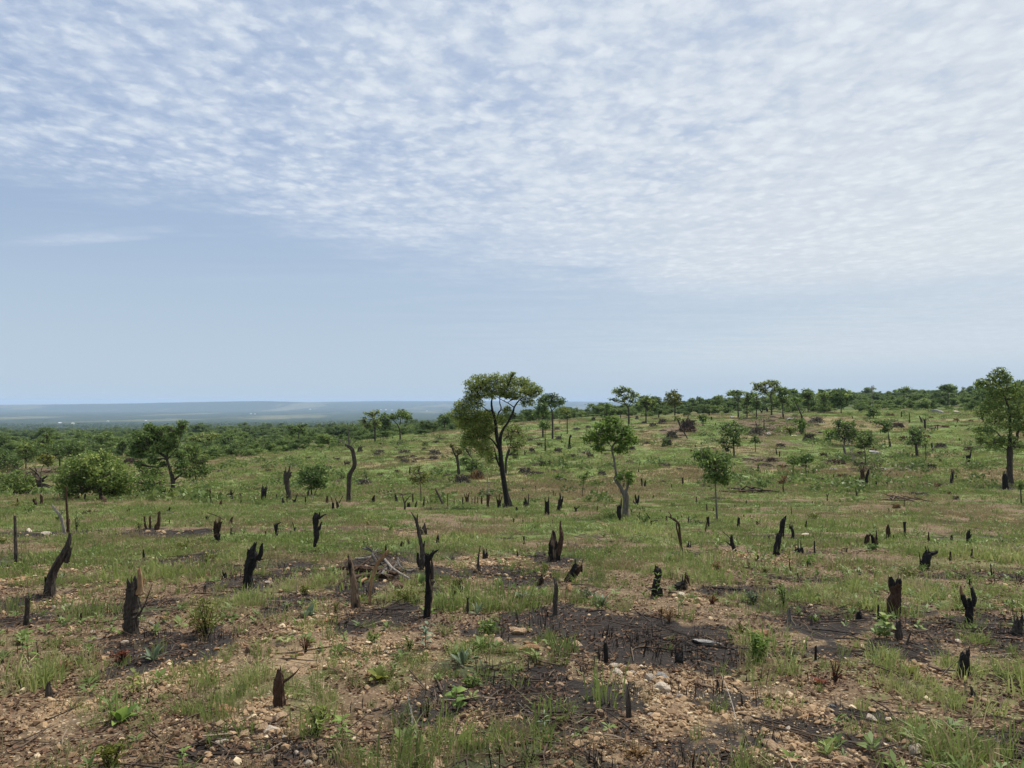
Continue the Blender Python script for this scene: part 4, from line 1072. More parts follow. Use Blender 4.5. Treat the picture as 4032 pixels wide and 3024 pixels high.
S('black stub left of the crooked double pole', 'A3', [(1316, 1375, 18), (1315, 1335, 10)], g=g)
S('thin leafy peg right of the crooked double pole', 'A3', [(1497, 1390, 15), (1497, 1340, 9)], m='bark', g=g)
S('black square-headed post in bright grass', 'A3', [(1664, 1420, 26), (1660, 1380, 24), (1658, 1338, 30)], g=g, jag=0.4)
S('thin leaning peg in front of the square-headed post', 'A3', [(1638, 1458, 16), (1644, 1415, 12), (1650, 1380, 8)], m='brown', g=g)
S('thin post on a charred log near the right sapling', 'A3', [(1650, 1292, 14), (1650, 1235, 10)], [(1600, 1292, 9), (1650, 1295, 12), (1700, 1296, 9), (1704, 1262, 6)], g=g)
S('black blocky post right of the right sapling', 'A3', [(1910, 1432, 26), (1912, 1390, 28), (1916, 1345, 18)], g=g)
S('brown stub with a charred log, far right of the right sapling', 'A3', [(2066, 1405, 18), (2066, 1378, 20)], [(2066, 1395, 16), (2090, 1395, 14), (2106, 1420, 8)], m='brown', g=g)
S('reddish burnt stump behind the two-horned brown stump', 'A3', [(436, 1450, 26), (436, 1420, 22), (436, 1375, 10)], m='rust', g=g)
TINY = 'very small dark peg stump in the dry grass of the middle distance'
for cx_, cy_, h_, w_ in ((1820, 1282, 26, 9), (1880, 1262, 22, 9), (1975, 1236, 32, 16), (1562, 1228, 54, 12), (214, 1410, 36, 8), (370, 1398, 32, 8), (1440, 1358, 26, 7), (1352, 1360, 30, 8), (1408, 1360, 28, 8), (45, 1385, 36, 12), (122, 1385, 20, 20), (1555, 1400, 26, 7), (2008, 1345, 18, 12), (1955, 1340, 20, 14), (808, 1440, 20, 9), (640, 1420, 18, 12), (1310, 1410, 16, 10)):
    S(TINY, 'A3', [(cx_, cy_, w_), (cx_ + 2, cy_ - h_, w_ * 0.6)], m='brown', g='tiny peg stumps of the middle distance')

# -- hillside
g = G_HILL
S('dark peg halfway up the green slope', 'A2', [(1292, 996, 20), (1292, 960, 18), (1294, 928, 12)], m='bark', g=g)
S('twin black pegs, left one with a knob, above the gnarled tree fork', 'A3', [(1112, 1096, 14), (1112, 1055, 12), (1108, 1025, 18)], [(1136, 1100, 18), (1138, 1065, 16), (1140, 1038, 10)], g=g)
S('brown post alone in dry grass on the slope', 'A3', [(1450, 1080, 20), (1451, 1045, 18), (1448, 1015, 14)], m='brown', g=g)
S('small leaf-topped peg left of the gnarled tree fork', 'A3', [(730, 1122, 12), (729, 1085, 10)], g=g)
S('thin crooked snag on the slope left of the gnarled tree', 'A3', [(233, 1162, 9), (232, 1115, 8), (228, 1082, 5)], g=g)
S('small knobbed peg on the slope near the central tree', 'A3', [(126, 1132, 9), (124, 1098, 12)], g=g)
S('short brown peg pair on the slope right of the central tree', 'A3', [(376, 1166, 9), (377, 1122, 7)], [(392, 1165, 9), (390, 1145, 7)], m='brown', g=g)
S('black bent snag with a curled top on the slope', 'A3', [(512, 772, 22), (510, 730, 18), (512, 690, 14), (524, 662, 24)], g=g)
S('peg standing out of a brush heap', 'A3', [(275, 880, 10), (274, 830, 8)], g=g)
S('black knobby stump with a stub on the upper right slope', 'A4', [(1392, 615, 20), (1391, 575, 18), (1390, 530, 16)], g=g)
S('grey leaning snag beside the knobby black stump', 'A4', [(1365, 555, 20), (1358, 530, 18), (1345, 505, 10)], m='bark', g=g)
S('thin black post leaning left on the right slope', 'A4', [(1454, 788, 18), (1450, 755, 16), (1446, 725, 10)], g=g)
S('gnarled grey snag behind the slanting poles', 'A4', [(732, 838, 24), (724, 790, 20), (712, 742, 14)], m='grey', g=g)
S('bent brown stump on the right slope', 'A4', [(1532, 898, 26), (1522, 880, 22), (1512, 858, 16)], m='brown', g=g)
S('black bucket-topped stump on the right slope', 'A4', [(1752, 905, 30), (1750, 865, 30), (1748, 825, 42)], g=g, jag=0.4)
S('black stump with a pale upper half on the right slope', 'A4', [(1608, 1065, 28), (1612, 1015, 26), (1622, 975, 26), (1622, 955, 18)], m='half', g=g)
S('small black stub beside the half-pale stump', 'A4', [(1650, 1020, 14), (1648, 990, 8)], g=g)
S('tall rotten stump hung with rags of bark', 'A4', [(878, 1068, 44), (876, 1010, 38), (872, 965, 40), (876, 945, 30)], [(860, 970, 14), (852, 955, 6)], m='rust', g=g)
S('black leaning fork right of the rotten rag-bark stump', 'A4', [(905, 1070, 26), (906, 1010, 22), (918, 970, 24), (924, 948, 10)], g=g)
S('low burnt lump left of the rotten rag-bark stump', 'A4', [(832, 1066, 50), (834, 1048, 40)], m='brown', g=g)
S('short post right of the rotten rag-bark stump', 'A4', [(985, 1092, 18), (984, 1052, 16)], m='brown', g=g)
S('black square peg farther right on the slope', 'A4', [(1077, 1086, 16), (1077, 1054, 14)], g=g)
S('small dark stub above the black square peg', 'A4', [(965, 1016, 18), (966, 984, 14)], m='brown', g=g)
S('thin black snag with a branch on the lower slope', 'A4', [(828, 1170, 12), (820, 1130, 10), (816, 1098, 5)], [(832, 1145, 6), (844, 1120, 3)], g=g)
S('forked black twig snag on the lower slope', 'A4', [(580, 1206, 12), (579, 1170, 9), (592, 1145, 5)], [(578, 1165, 7), (572, 1150, 4)], g=g)
S('left of two black pegs on the middle slope', 'A4', [(162, 828, 12), (155, 775, 9)], g=g)
S('right of two black pegs on the middle slope', 'A4', [(184, 836, 12), (186, 795, 10)], g=g)
S('thin spindly post high on the right slope', 'A4', [(1263, 558, 12), (1262, 520, 8), (1260, 478, 6)], m='brown', g=g)
S('black straight post at the head of the right slope', 'A4', [(1195, 512, 10), (1195, 465, 7)], g=g)
S('charred stub on a fallen log high on the slope', 'A4', [(1496, 614, 12), (1496, 578, 9)], [(1424, 608, 12), (1470, 606, 12), (1478, 590, 6)], g=g)
S('stub and log beside a black burnt strip', 'A4', [(1785, 1020, 9), (1784, 1000, 8)], g=g)
S('black burnt stump at the foot of the right border tree', 'E', [(1180, 1455, 70), (1178, 1390, 62), (1174, 1320, 54), (1172, 1300, 40)], [(1190, 1330, 20), (1192, 1262, 8)], [(1165, 1320, 18), (1170, 1255, 6)], m=['char', 'pale', 'bark'], g=g)
S('blocky brown log stump with a flat top on the far slope', 'A3', [(1690, 535, 14), (1688, 512, 12)], g=g)
S('two short black pegs before the belt of shrubs', 'A3', [(1494, 514, 9), (1494, 495, 8)], g=g)
S('black leaning peg before the belt of shrubs', 'H', [(392, 655, 14), (394, 630, 14), (398, 612, 8)], g=g)
S('black stump pair near the top of the slope', 'H', [(965, 622, 18), (956, 600, 14), (940, 582, 8)], [(968, 622, 12), (974, 590, 6)], g=g)
S('solid black stump beside the pair near the slope top', 'H', [(1026, 610, 26), (1022, 590, 26), (1016, 570, 12)], g=g)
S('jagged black stub with a cut log, high on the slope', 'H', [(1206, 688, 12), (1204, 640, 8)], [(1170, 690, 18), (1158, 680, 10)], g=g)
S('thin dark pole in the woody litter', 'H', [(990, 818, 8), (991, 700, 5)], m='brown', g=g)
S('small dark snag in the woody litter', 'H', [(1166, 798, 10), (1164, 758, 7)], g=g)
S('bent dark snag left of the woody litter', 'H', [(912, 778, 14), (906, 745, 10), (900, 720, 6)], m='brown', g=g)
SMALL_HILL = 'small charred stub on the far grassy slope'
for cx_, cy_, h_, w_ in ((1020, 645, 20, 8), (1215, 632, 22, 8), (1745, 632, 26, 12), (940, 560, 20, 8), (1075, 1020, 30, 16), (1157, 1000, 20, 14), (605, 1068, 22, 8), (345, 1258, 22, 6), (388, 1260, 26, 6), (455, 1228, 18, 6), (1090, 1310, 40, 8), (1676, 708, 20, 12), (910, 548, 30, 8), (360, 815, 24, 10), (1622, 872, 18, 16), (1380, 650, 16, 8), (1218, 1255, 60, 6)):
    S(SMALL_HILL, 'A4', [(cx_, cy_, w_), (cx_ + 2, cy_ - h_, w_ * 0.6)], m='brown', g='small charred stubs of the far slope')
for cx_, cy_, h_, w_ in ((1518, 812, 26, 18), (1903, 1035, 50, 9), (1928, 1085, 50, 9), (2075, 945, 30, 20), (1355, 1100, 30, 7), (1605, 740, 18, 9), (1205, 1185, 24, 14), (860, 1120, 18, 8), (1250, 520, 34, 14), (1720, 580, 20, 8), (934, 515, 26, 10), (430, 560, 20, 8), (610, 690, 22, 8), (440, 680, 30, 6)):
    S(SMALL_HILL, 'A3', [(cx_, cy_, w_), (cx_ + 2, cy_ - h_, w_ * 0.6)], m='brown', g='small charred stubs of the far slope')
for cx_, cy_, h_, w_ in ((930, 1025, 24, 12), (660, 858, 18, 8), (590, 850, 18, 8), (90, 885, 20, 10), (1050, 748, 20, 10), (625, 780, 22, 6), (1875, 1165, 50, 16), (310, 880, 26, 8), (1150, 690, 18, 8), (185, 1190, 34, 16)):
    S(SMALL_HILL, 'A2', [(cx_, cy_, w_), (cx_ + 2, cy_ - h_, w_ * 0.6)], m='brown', g='small charred stubs of the far slope')

# more stubs of the slope, too alike to tell apart
_r = np.random.default_rng(77)
for _i in range(46):
    _x, _y, _h, _w = _r.uniform(120, 2150), _r.uniform(520, 1130), _r.uniform(14, 38), _r.uniform(6, 15)
    _L = [(_x, _y, _w), (_x + _r.normal(0, 4), _y - _h * 0.6, _w * 0.8), (_x + _r.normal(0, 6), _y - _h, _w * 0.4)]
    S(SMALL_HILL, 'A3' if _i % 2 else 'A4', _L, *([[(_x, _y - _h * 0.4, _w * 0.6), (_x + _r.choice([-1, 1]) * _w, _y - _h * 0.8, _w * 0.25)]] if _i % 3 == 0 else []), m='brown', g='small charred stubs of the far slope')

# ------------------------------------------------------------------ fallen logs, branches and sticks
def lying(label, crop, pts, mat='bark', name='log', cat='log', lift=0.0, g=None, top='cut', branches=()):
    """a piece of wood on the ground: every traced point is dropped onto the land it covers"""
    rnd = np.random.default_rng(int(pts[0][0] * 3 + pts[0][1]))
    def drop(L):
        out = []
        for p in L:
            hgt = p[3] if len(p) > 3 else 0.0
            px, py = im(crop, p[0], p[1])
            q = hit(px, py + (hgt / CROPS[crop][2] / 3.9375))
            r = 0.5 * msize(crop, p[2], q[1])
            out.append([q[0], q[1], q[2] + r * 0.75 + lift + msize(crop, hgt, q[1]), r])
        return np.array(out)
    P0 = drop(pts)
    org = P0[0, :3].copy()
    objs = []
    for L in (pts, *branches):
        P = drop(L)
        length = np.sum(np.linalg.norm(np.diff(P[:, :3], axis=0), axis=1))
        Q = resample(P, int(np.clip(length / (P[0, 1] / F * 4), 4, 22)))
        mb = MB()
        tube(mb, Q[:, :3], np.maximum(Q[:, 3], P[0, 1] / F * 0.36), 8 if pts[0][2] > 15 else 6, 0.12, top, rnd)
        objs.append(mb)
    if len(objs) == 1:
        o = link(name, objs[0].mesh(name, M_WOOD[mat], org), None, org)
    else:
        o = empty(name, org)
        for i, mb in enumerate(objs):
            nm = 'stem' if i == 0 else 'side_branch'
            link(nm, mb.mesh(nm, M_WOOD[mat], org), o)
    tag(o, label, cat, g)
    return o


gb = 'wood of the brush heap in the middle'
lying('long charred brown log at the front of the brush heap', 'B2', [(662, 748, 25, 12), (740, 745, 40, 12), (840, 758, 55, 14), (930, 768, 55, 14), (1010, 772, 50, 14), (1100, 785, 42, 10), (1180, 800, 35)], 'rust', g=gb, lift=0.05)
lying('short dark log under the brush heap', 'B2', [(820, 830, 30), (930, 812, 42), (1060, 815, 45), (1150, 828, 32)], 'rust', g=gb, lift=0.05)
lying('pale smooth branch on the left of the brush heap', 'B2', [(842, 660, 18, 60), (910, 662, 22, 60), (975, 650, 22, 70), (1010, 640, 18, 70)], 'pale', 'cut_branch', 'branch', g=gb, lift=0.05)
lying('weathered forked antler-like branch in the brush heap', 'B2', [(1060, 800, 20, 20), (1080, 770, 28, 20), (1110, 745, 32, 30), (1140, 728, 22, 40)], 'grey', 'cut_branch', 'branch', g=gb, lift=0.05, branches=[[(1090, 765, 20, 20), (1108, 790, 15, 10)], [(1120, 745, 15, 30), (1150, 760, 10, 20)]])
lying('long pale pole slanting down the right of the brush heap', 'B2', [(1070, 650, 18, 90), (1110, 700, 22, 70), (1150, 745, 22, 40), (1210, 785, 20, 12), (1290, 828, 15)], 'pale', 'cut_branch', 'branch', g=gb, lift=0.05)
lying('thin curled stick right of the brush heap', 'B2', [(1195, 650, 9, 80), (1200, 700, 10, 50), (1235, 745, 11, 20), (1290, 760, 10, 6), (1340, 735, 6, 4)], 'grey', 'cut_branch', 'branch', g=gb, lift=0.05)
lying('grey branch on top of the brush heap', 'B2', [(900, 570, 12, 130), (960, 590, 18, 130), (1010, 610, 18, 120), (1060, 590, 12, 130)], 'grey', 'cut_branch', 'branch', g=gb, lift=0.05, branches=[[(1000, 605, 12, 120), (1030, 570, 9, 140)]])
lying('dark branch crossing the brush heap', 'B2', [(870, 680, 15, 60), (940, 705, 18, 50), (1010, 720, 20, 50), (1100, 690, 15, 70)], 'bark', 'cut_branch', 'branch', g=gb, lift=0.05)
lying('short tan billet in front of the brush heap', 'B2', [(878, 868, 22), (905, 850, 25), (930, 835, 22)], 'tan', 'billet', 'billet', g=gb, lift=0.05)
lying('thin reddish stick at the back of the brush heap', 'B2', [(1010, 660, 11, 80), (1090, 690, 15, 60), (1170, 735, 15, 30), (1215, 765, 10, 10)], 'rust', 'cut_branch', 'branch', g=gb, lift=0.05)
lying('loose pale stick lying right of the brush heap', 'B2', [(1200, 790, 11), (1240, 805, 14), (1280, 815, 10)], 'pale', 'cut_branch', 'branch', g=gb, lift=0.05)
for _x, _y in ((760, 780), (860, 790), (960, 800), (1060, 800), (1160, 800), (1250, 820), (900, 850), (1010, 850), (1110, 850), (1200, 860), (1000, 900), (880, 900)):
    STUMPS.append(tuple(hit(*im('B2', _x, _y))[:2]))
lying('dark crooked bough at the back of the brush heap', 'B2', [(930, 560, 12, 150), (985, 600, 16, 130), (1040, 680, 18, 80), (1090, 740, 14, 40)], 'bark', 'cut_branch', 'branch', g=gb, lift=0.05, branches=[[(1000, 620, 9, 120), (1060, 575, 5, 150)]])
lying('grey twig fan at the right of the brush heap', 'B2', [(1110, 780, 10, 20), (1170, 720, 9, 60), (1230, 680, 6, 80)], 'grey', 'cut_branch', 'branch', g=gb, lift=0.05, branches=[[(1160, 730, 7, 50), (1200, 660, 4, 100)], [(1150, 740, 7, 45), (1250, 730, 4, 50)]])
lying('brown branch rising over the long charred log', 'B2', [(780, 790, 14, 6), (870, 730, 16, 50), (960, 660, 14, 100), (1010, 610, 8, 140)], 'rust', 'cut_branch', 'branch', g=gb, lift=0.05)
lying('dark short branch across the end of the long charred log', 'B2', [(1010, 800, 14, 6), (1060, 760, 16, 30), (1120, 700, 14, 70), (1150, 650, 8, 100)], 'bark', 'cut_branch', 'branch', g=gb, lift=0.05)
lying('thin pale stick on the ground left of the thick tan-topped stump', 'C1', [(590, 460, 8), (700, 435, 9), (820, 405, 9), (985, 376, 6)], 'pale', 'stick', 'stick')
lying('peeled pale chip of wood right of the thick tan-topped stump', 'C1', [(1228, 265, 14), (1270, 290, 18), (1320, 308, 12)], 'pale', 'stick', 'stick')
lying('grey forked stick pointing up the slope, front centre', 'C2', [(1322, 1170, 20), (1310, 1080, 20), (1300, 990, 17), (1278, 930, 14), (1288, 850, 10)], 'grey', 'stick', 'stick', branches=[[(1300, 985, 10), (1240, 1015, 8), (1170, 1050, 5)], [(1300, 975, 9), (1385, 1000, 5)]])
lying('curved brown root on gravel, left of centre front', 'C2', [(835, 985, 18), (930, 1010, 22), (1010, 1000, 22), (1100, 965, 16)], 'bark', 'root', 'root')
lying('dark crooked branch on gravel near the ash', 'C2', [(1930, 1050, 14), (1990, 1100, 18), (2060, 1145, 20), (2170, 1195, 14)], 'bark', 'stick', 'stick', branches=[[(2000, 1110, 10), (2080, 1090, 6)]])
lying('charred stick at the bottom border by a flat tan rock', 'C2', [(1640, 1460, 16), (1720, 1425, 18), (1820, 1380, 16), (1920, 1340, 10)], 'bark', 'stick', 'stick')
lying('curved grey branch at the left of the ash patch', 'C3', [(70, 920, 10), (130, 990, 18), (200, 1030, 18), (320, 1045, 12)], 'grey', 'stick', 'stick', branches=[[(205, 1035, 8), (212, 1140, 5)]])
lying('black log below the pale slab on the ash', 'C3', [(1560, 465, 18), (1680, 470, 24), (1790, 485, 22), (1880, 495, 14)], 'char', 'log')
lying('reddish stick near the right end of the gravel', 'C3', [(1940, 765, 14), (2020, 758, 15), (2100, 742, 12)], 'rust', 'stick', 'stick')
lying('tall pale reed stalk fallen across the gravel', 'C3', [(1892, 1150, 8), (1860, 1020, 8), (1815, 880, 7), (1772, 765, 5)], 'pale', 'reed_stalk', 'stalk', lift=0.06)
lying('charred branch lying below the rubble heap', 'C3', [(1240, 1100, 8), (1330, 1070, 10), (1320, 1000, 12), (1300, 930, 10), (1290, 860, 8)], 'bark', 'stick', 'stick')
lying('thin dark stick across the ash patch', 'C3', [(660, 440, 7), (780, 400, 8), (880, 370, 9), (1080, 345, 7), (1190, 348, 5)], 'bark', 'stick', 'stick')
lying('black branch at the lower left of the ash', 'C3', [(180, 660, 9), (290, 690, 11), (420, 730, 9)], 'bark', 'stick', 'stick')
lying('long black branch across the right gravel', 'C3', [(1640, 690, 12), (1740, 730, 14), (1860, 790, 14), (1960, 870, 9)], 'char', 'stick', 'stick')
lying('forked pale brown branch on gravel, right front', 'C4', [(325, 1078, 20), (400, 1052, 24), (460, 1030, 22), (512, 1006, 16)], 'tan', 'stick', 'stick', branches=[[(420, 1045, 16), (412, 1085, 10)]])
lying('pale bent stick in the lower right corner', 'C4', [(1775, 1245, 13), (1820, 1320, 14), (1880, 1380, 12), (1965, 1435, 9)], 'pale', 'stick', 'stick')
lying('thin dark branch below the bright grass, right front', 'C4', [(860, 925, 9), (960, 965, 13), (1080, 1010, 14), (1290, 1025, 9)], 'bark', 'stick', 'stick')
lying('charred stick in the trench at the right front', 'C4', [(600, 1000, 16), (680, 1060, 20), (760, 1090, 14)], 'char', 'stick', 'stick')
lying('broken brown stick in the trench at the right front', 'C4', [(800, 1110, 11), (880, 1135, 14), (960, 1175, 10)], 'bark', 'stick', 'stick')
lying('black arched root by the gravel, right front', 'C4', [(110, 905, 14), (240, 925, 18), (400, 940, 16), (500, 955, 9)], 'char', 'root', 'root')
lying('dark log on the ash at the right border', 'B4', [(1400, 1300, 18), (1500, 1315, 22), (1620, 1330, 20), (1700, 1345, 14)], 'char', 'log')
lying('dark branch left of the black Y-shaped stump', 'B4', [(1500, 1150, 12), (1600, 1175, 16), (1700, 1200, 14), (1790, 1215, 8)], 'bark', 'stick', 'stick')
lying('long thin stick over the ash at the right border', 'B4', [(1740, 1445, 9), (1880, 1452, 10), (2020, 1450, 10), (2190, 1455, 7)], 'grey', 'stick', 'stick')
lying('dark log beside the leafy stump on the right', 'B4', [(20, 905, 18), (120, 885, 26), (220, 890, 18)], 'char', 'log')
lying('thin dark pole propped over the dry logs', 'B1', [(1720, 252, 5, 70), (1800, 280, 7, 40), (1870, 320, 7, 8)], 'char', 'burnt_pole', 'pole')
lying('dark log among the dry logs left of centre', 'B1', [(1668, 342, 10), (1760, 325, 14), (1860, 318, 14), (1910, 322, 9)], 'rust', 'log')
lying('dead log behind the three upright posts', 'B1', [(1170, 270, 12), (1260, 268, 18), (1400, 262, 14), (1440, 250, 8)], 'bark', 'log')
lying('charred log behind the tall thin reddish pole', 'B1', [(470, 232, 9), (540, 242, 16), (620, 250, 14), (690, 262, 9)], 'char', 'log')
lying('thin charred log by the T-shaped stub', 'A3', [(600, 1255, 9), (650, 1246, 11), (712, 1238, 9)], 'rust', 'log')
lying('pale fallen bough before the gnarled tree', 'A3', [(655, 1345, 8), (710, 1335, 10), (760, 1328, 7), (850, 1345, 6)], 'grey', 'log')
lying('long black log in the grass on the right', 'B3', [(1620, 870, 14), (1760, 885, 20), (1900, 895, 20), (2060, 905, 14)], 'char', 'log')
lying('black log by the small stub in the grass', 'B3', [(1940, 700, 10), (2000, 718, 15), (2070, 726, 10)], 'char', 'log')

# ------------------------------------------------------------------ trees and bushes
def leaf_quads(C, size, rnd, droop=0.25, aspect=0.45):
    """one folded, pointed leaf spray per centre: a rhombus with its own direction"""
    n = len(C)
    size = np.broadcast_to(size, (n,))
    az = rnd.uniform(0, 2 * math.pi, n)
    el = rnd.normal(-droop, 0.55, n)
    d = np.stack([np.cos(az) * np.cos(el), np.sin(az) * np.cos(el), np.sin(el)], 1)
    r = rnd.normal(0, 1, (n, 3))
    r[:, 2] *= 0.6
    s = np.cross(d, r)
    s /= np.linalg.norm(s, axis=1)[:, None] + 1e-9
    L = (size * rnd.uniform(0.7, 1.35, n))[:, None]
    w = L * aspect * rnd.uniform(0.7, 1.2, (n, 1))
    nrm = np.cross(d, s)
    V = np.empty((n, 4, 3))
    V[:, 0] = C - d * L * 0.5
    V[:, 1] = C + s * w * 0.5 + nrm * L * 0.06
    V[:, 2] = C + d * L * 0.5 - nrm * L * 0.10
    V[:, 3] = C - s * w * 0.5 + nrm * L * 0.06
    return V.reshape(-1, 3)


def clump_centres(c, r, size, rnd, fill=1.0, tuft=1.0):
    """leaf positions in an ellipsoid, gathered in small tufts so that gaps stay open"""
    rm = np.mean(r)
    nt = max(3, int(fill * 9 * tuft * (r[0] * r[2]) ** 0.5 * 2 / (size * 3.2)))
    nt = int(np.clip(nt * 1.9, 6, 90))
    v = rnd.normal(0, 1, (nt, 3))
    v /= np.linalg.norm(v, axis=1)[:, None]
    v *= rnd.uniform(0.25, 1.0, nt)[:, None] ** 0.5
    T = c + v * r
    per = int(np.clip(fill * 2.4 * (rm / size), 9, 30))
    tr = np.clip(rm * 0.30, size * 0.8, size * 3.6)
    P = T[:, None, :] + rnd.normal(0, 1, (nt, per, 3)) * np.array([tr, tr, tr * 0.62]) * 0.75
    tone = np.clip(0.45 + 0.24 * rnd.normal(0, 1, nt)[:, None] + 0.20 * rnd.normal(0, 1, (nt, per)), 0, 1)
    return P.reshape(-1, 3), T, tone.ravel()


TREES = []


def tree(label, crop, trunks, clumps, leaf='mid', bark='bark', name='tree', cat='tree', depth=None, g=None, size=None, fill=1.0, droop=0.25, limbs=True, minpx=2.1):
    """trunks[0] is the stem (first point on the ground); clumps are (x, y, rx, ry) seen from the camera and as deep as they are wide"""
    p0 = trunks[0][0] if trunks else (clumps[0][0], clumps[0][1] + clumps[0][3], 6)
    px, py = im(crop, p0[0], p0[1])
    rnd = np.random.default_rng(int(px * 13 + py * 29) + 3)
    gnd = hit(px, py) if depth is None else np.array([(px - CX) / F * depth, depth, 0.0])
    if depth is None: depth = gnd[1]
    gnd[2] = float(ground(gnd[0], gnd[1]))
    pxm = depth / F
    size = max(0.11 if size is None else size, pxm * minpx)
    root = empty(name, gnd)
    tag(root, label, cat, g)
    skel = []
    for ti, L in enumerate(trunks):
        y1 = 0 if ti == 0 else float(rnd.uniform(-0.35, 0.35)) * msize(crop, math.hypot(L[0][0] - L[-1][0], L[0][1] - L[-1][1]), depth)
        P = limb_points(crop, L, depth, y1, 0)
        if ti == 0:
            P = np.vstack([[P[0][0], P[0][1], min(gnd[2], P[0][2]) - 0.15, P[0][3] * 1.25], P])
        length = np.sum(np.linalg.norm(np.diff(P[:, :3], axis=0), axis=1))
        Q = resample(P, int(np.clip(length / (pxm * 3.0), 4, 22)))
        mb = MB()
        wp = L[0][2] / CROPS[crop][2] / 3.9375
        tube(mb, Q[:, :3], np.maximum(Q[:, 3], pxm * 0.33), 12 if wp > 6 else (8 if wp > 2.5 else 5), 0.10, 'flat', rnd)
        nm = 'trunk' if ti == 0 else 'limb'
        link(nm, mb.mesh(nm, M_WOOD[bark if isinstance(bark, str) else bark[min(ti, len(bark) - 1)]], gnd), root)
        skel.append(Q)
    allq = np.vstack(skel) if skel else np.array([[gnd[0], gnd[1], gnd[2], 0.05]])
    V, tones, tw = [], [], MB()
    for c in clumps:
        cx, cy, rx, ry = c[:4]
        r = np.array([msize(crop, rx, depth), 0, msize(crop, ry, depth)]) * 1.14
        r[1] = 0.5 * (r[0] + r[2]) * (1.15 if len(clumps) < 3 else 1.0)
        off = rnd.uniform(-1, 1) * r[1] * (0.9 if len(clumps) > 3 else 0.3)
        if len(c) > 4: off = c[4] * r[1]
        cc = at(crop, cx, cy, depth + off)
        P, T, tone = clump_centres(cc, r, size, rnd, fill)
        V.append(leaf_quads(P, size, rnd, droop))
        tones.append(tone)
        if limbs and len(skel):
            dd = np.linalg.norm(allq[:, :3] - cc, axis=1) + 0.8 * np.maximum(allq[:, 2] - cc[2], 0)
            q = allq[int(np.argmin(dd))]
            n = 6
            bend = rnd.normal(0, 0.12, 3) * np.linalg.norm(cc - q[:3])
            ts = np.linspace(0, 1, n)[:, None]
            path = q[:3] * (1 - ts) + cc * ts + bend * np.sin(ts * math.pi)
            tube(tw, path, np.linspace(min(q[3] * 0.6, pxm * 1.1), pxm * 0.42, n), 5, 0.06, 'flat', rnd)
            for t_ in T[:: max(1, len(T) // 7)]:
                k = path[rnd.integers(2, n)]
                tube(tw, np.array([k, 0.5 * (k + t_) + rnd.normal(0, 0.05, 3) * r, t_]), [pxm * 0.42, pxm * 0.36, pxm * 0.25], 4, 0.05, 'flat', rnd)
    if tw.n:
        link('branches', tw.mesh('branches', M_WOOD[bark if isinstance(bark, str) else bark[0]], gnd), root)
    if V:
        V = np.vstack(V) - gnd
        me = quads_mesh('crown', V, 4, M_LEAF[leaf], np.concatenate(tones))
        link('crown', me, root)
    TREES.append((gnd[0], gnd[1]))
    return root


# the tall tree in the middle
tree('tall tree with a wide airy crown and black trunk in the middle', 'D',
     [[(700, 1545, 112), (685, 1450, 74), (668, 1380, 62), (640, 1200, 58), (615, 1000, 52), (604, 880, 50), (572, 785, 42), (560, 650, 36), (546, 560, 34), (520, 480, 28), (512, 400, 20), (520, 350, 14), (516, 290, 8)],
      [(606, 880, 42), (614, 760, 34), (640, 690, 28), (690, 620, 24), (745, 510, 22), (762, 450, 20), (820, 370, 14), (930, 300, 7)],
      [(572, 575, 18), (590, 510, 18), (620, 470, 15), (600, 395, 12), (612, 320, 8)],
      [(762, 455, 12), (690, 405, 11), (610, 365, 8), (560, 330, 5)],
      [(520, 490, 15), (470, 492, 13), (430, 455, 10), (370, 430, 6), (300, 400, 4)],
      [(592, 915, 26), (545, 840, 20), (490, 785, 14), (420, 750, 8), (350, 700, 5)],
      [(604, 1095, 24), (570, 1020, 18), (550, 930, 13), (528, 850, 8)],
      [(740, 520, 14), (790, 560, 9), (840, 540, 6)], [(690, 1500, 40), (745, 1530, 26), (770, 1545, 12)]],
     [(320, 190, 80, 70), (430, 165, 90, 60), (560, 150, 90, 55), (690, 160, 90, 60), (830, 185, 90, 60), (930, 235, 80, 55), (1015, 265, 55, 45), (300, 280, 65, 60), (420, 260, 80, 50), (560, 240, 90, 50), (700, 260, 80, 50), (850, 290, 80, 50), (960, 310, 60, 40), (900, 395, 70, 45), (640, 310, 60, 30), (742, 88, 22, 14), (460, 325, 90, 30), (565, 310, 80, 32), (760, 335, 75, 36), (350, 340, 60, 30), (690, 330, 60, 24), (500, 690, 60, 70),
      (190, 430, 75, 60), (350, 405, 80, 50), (270, 350, 50, 30), (160, 520, 80, 70), (290, 520, 110, 90), (410, 580, 110, 90), (190, 610, 80, 70), (300, 660, 110, 90), (430, 690, 100, 90), (470, 550, 60, 60), (260, 800, 70, 80), (380, 800, 90, 80), (430, 900, 90, 80), (500, 1000, 45, 70), (620, 580, 50, 60), (680, 470, 40, 30)],
     leaf='olive', bark='char', name='tall_tree', fill=1.45, size=0.09, droop=0.45, minpx=1.7)
tree('lopped dark tree standing close behind the tall central tree', 'D', [[(670, 1175, 26), (668, 1050, 28), (690, 960, 34), (706, 915, 30)], [(700, 930, 12), (685, 850, 8), (660, 780, 5)], [(715, 900, 12), (770, 850, 8), (840, 790, 5)], [(708, 915, 10), (720, 830, 6), (730, 760, 4)]],
     [(720, 680, 90, 60), (790, 720, 80, 70), (700, 770, 70, 60), (810, 830, 80, 60), (860, 780, 50, 50), (760, 890, 60, 40), (775, 965, 30, 50)], leaf='olive', bark='bark', fill=0.8)
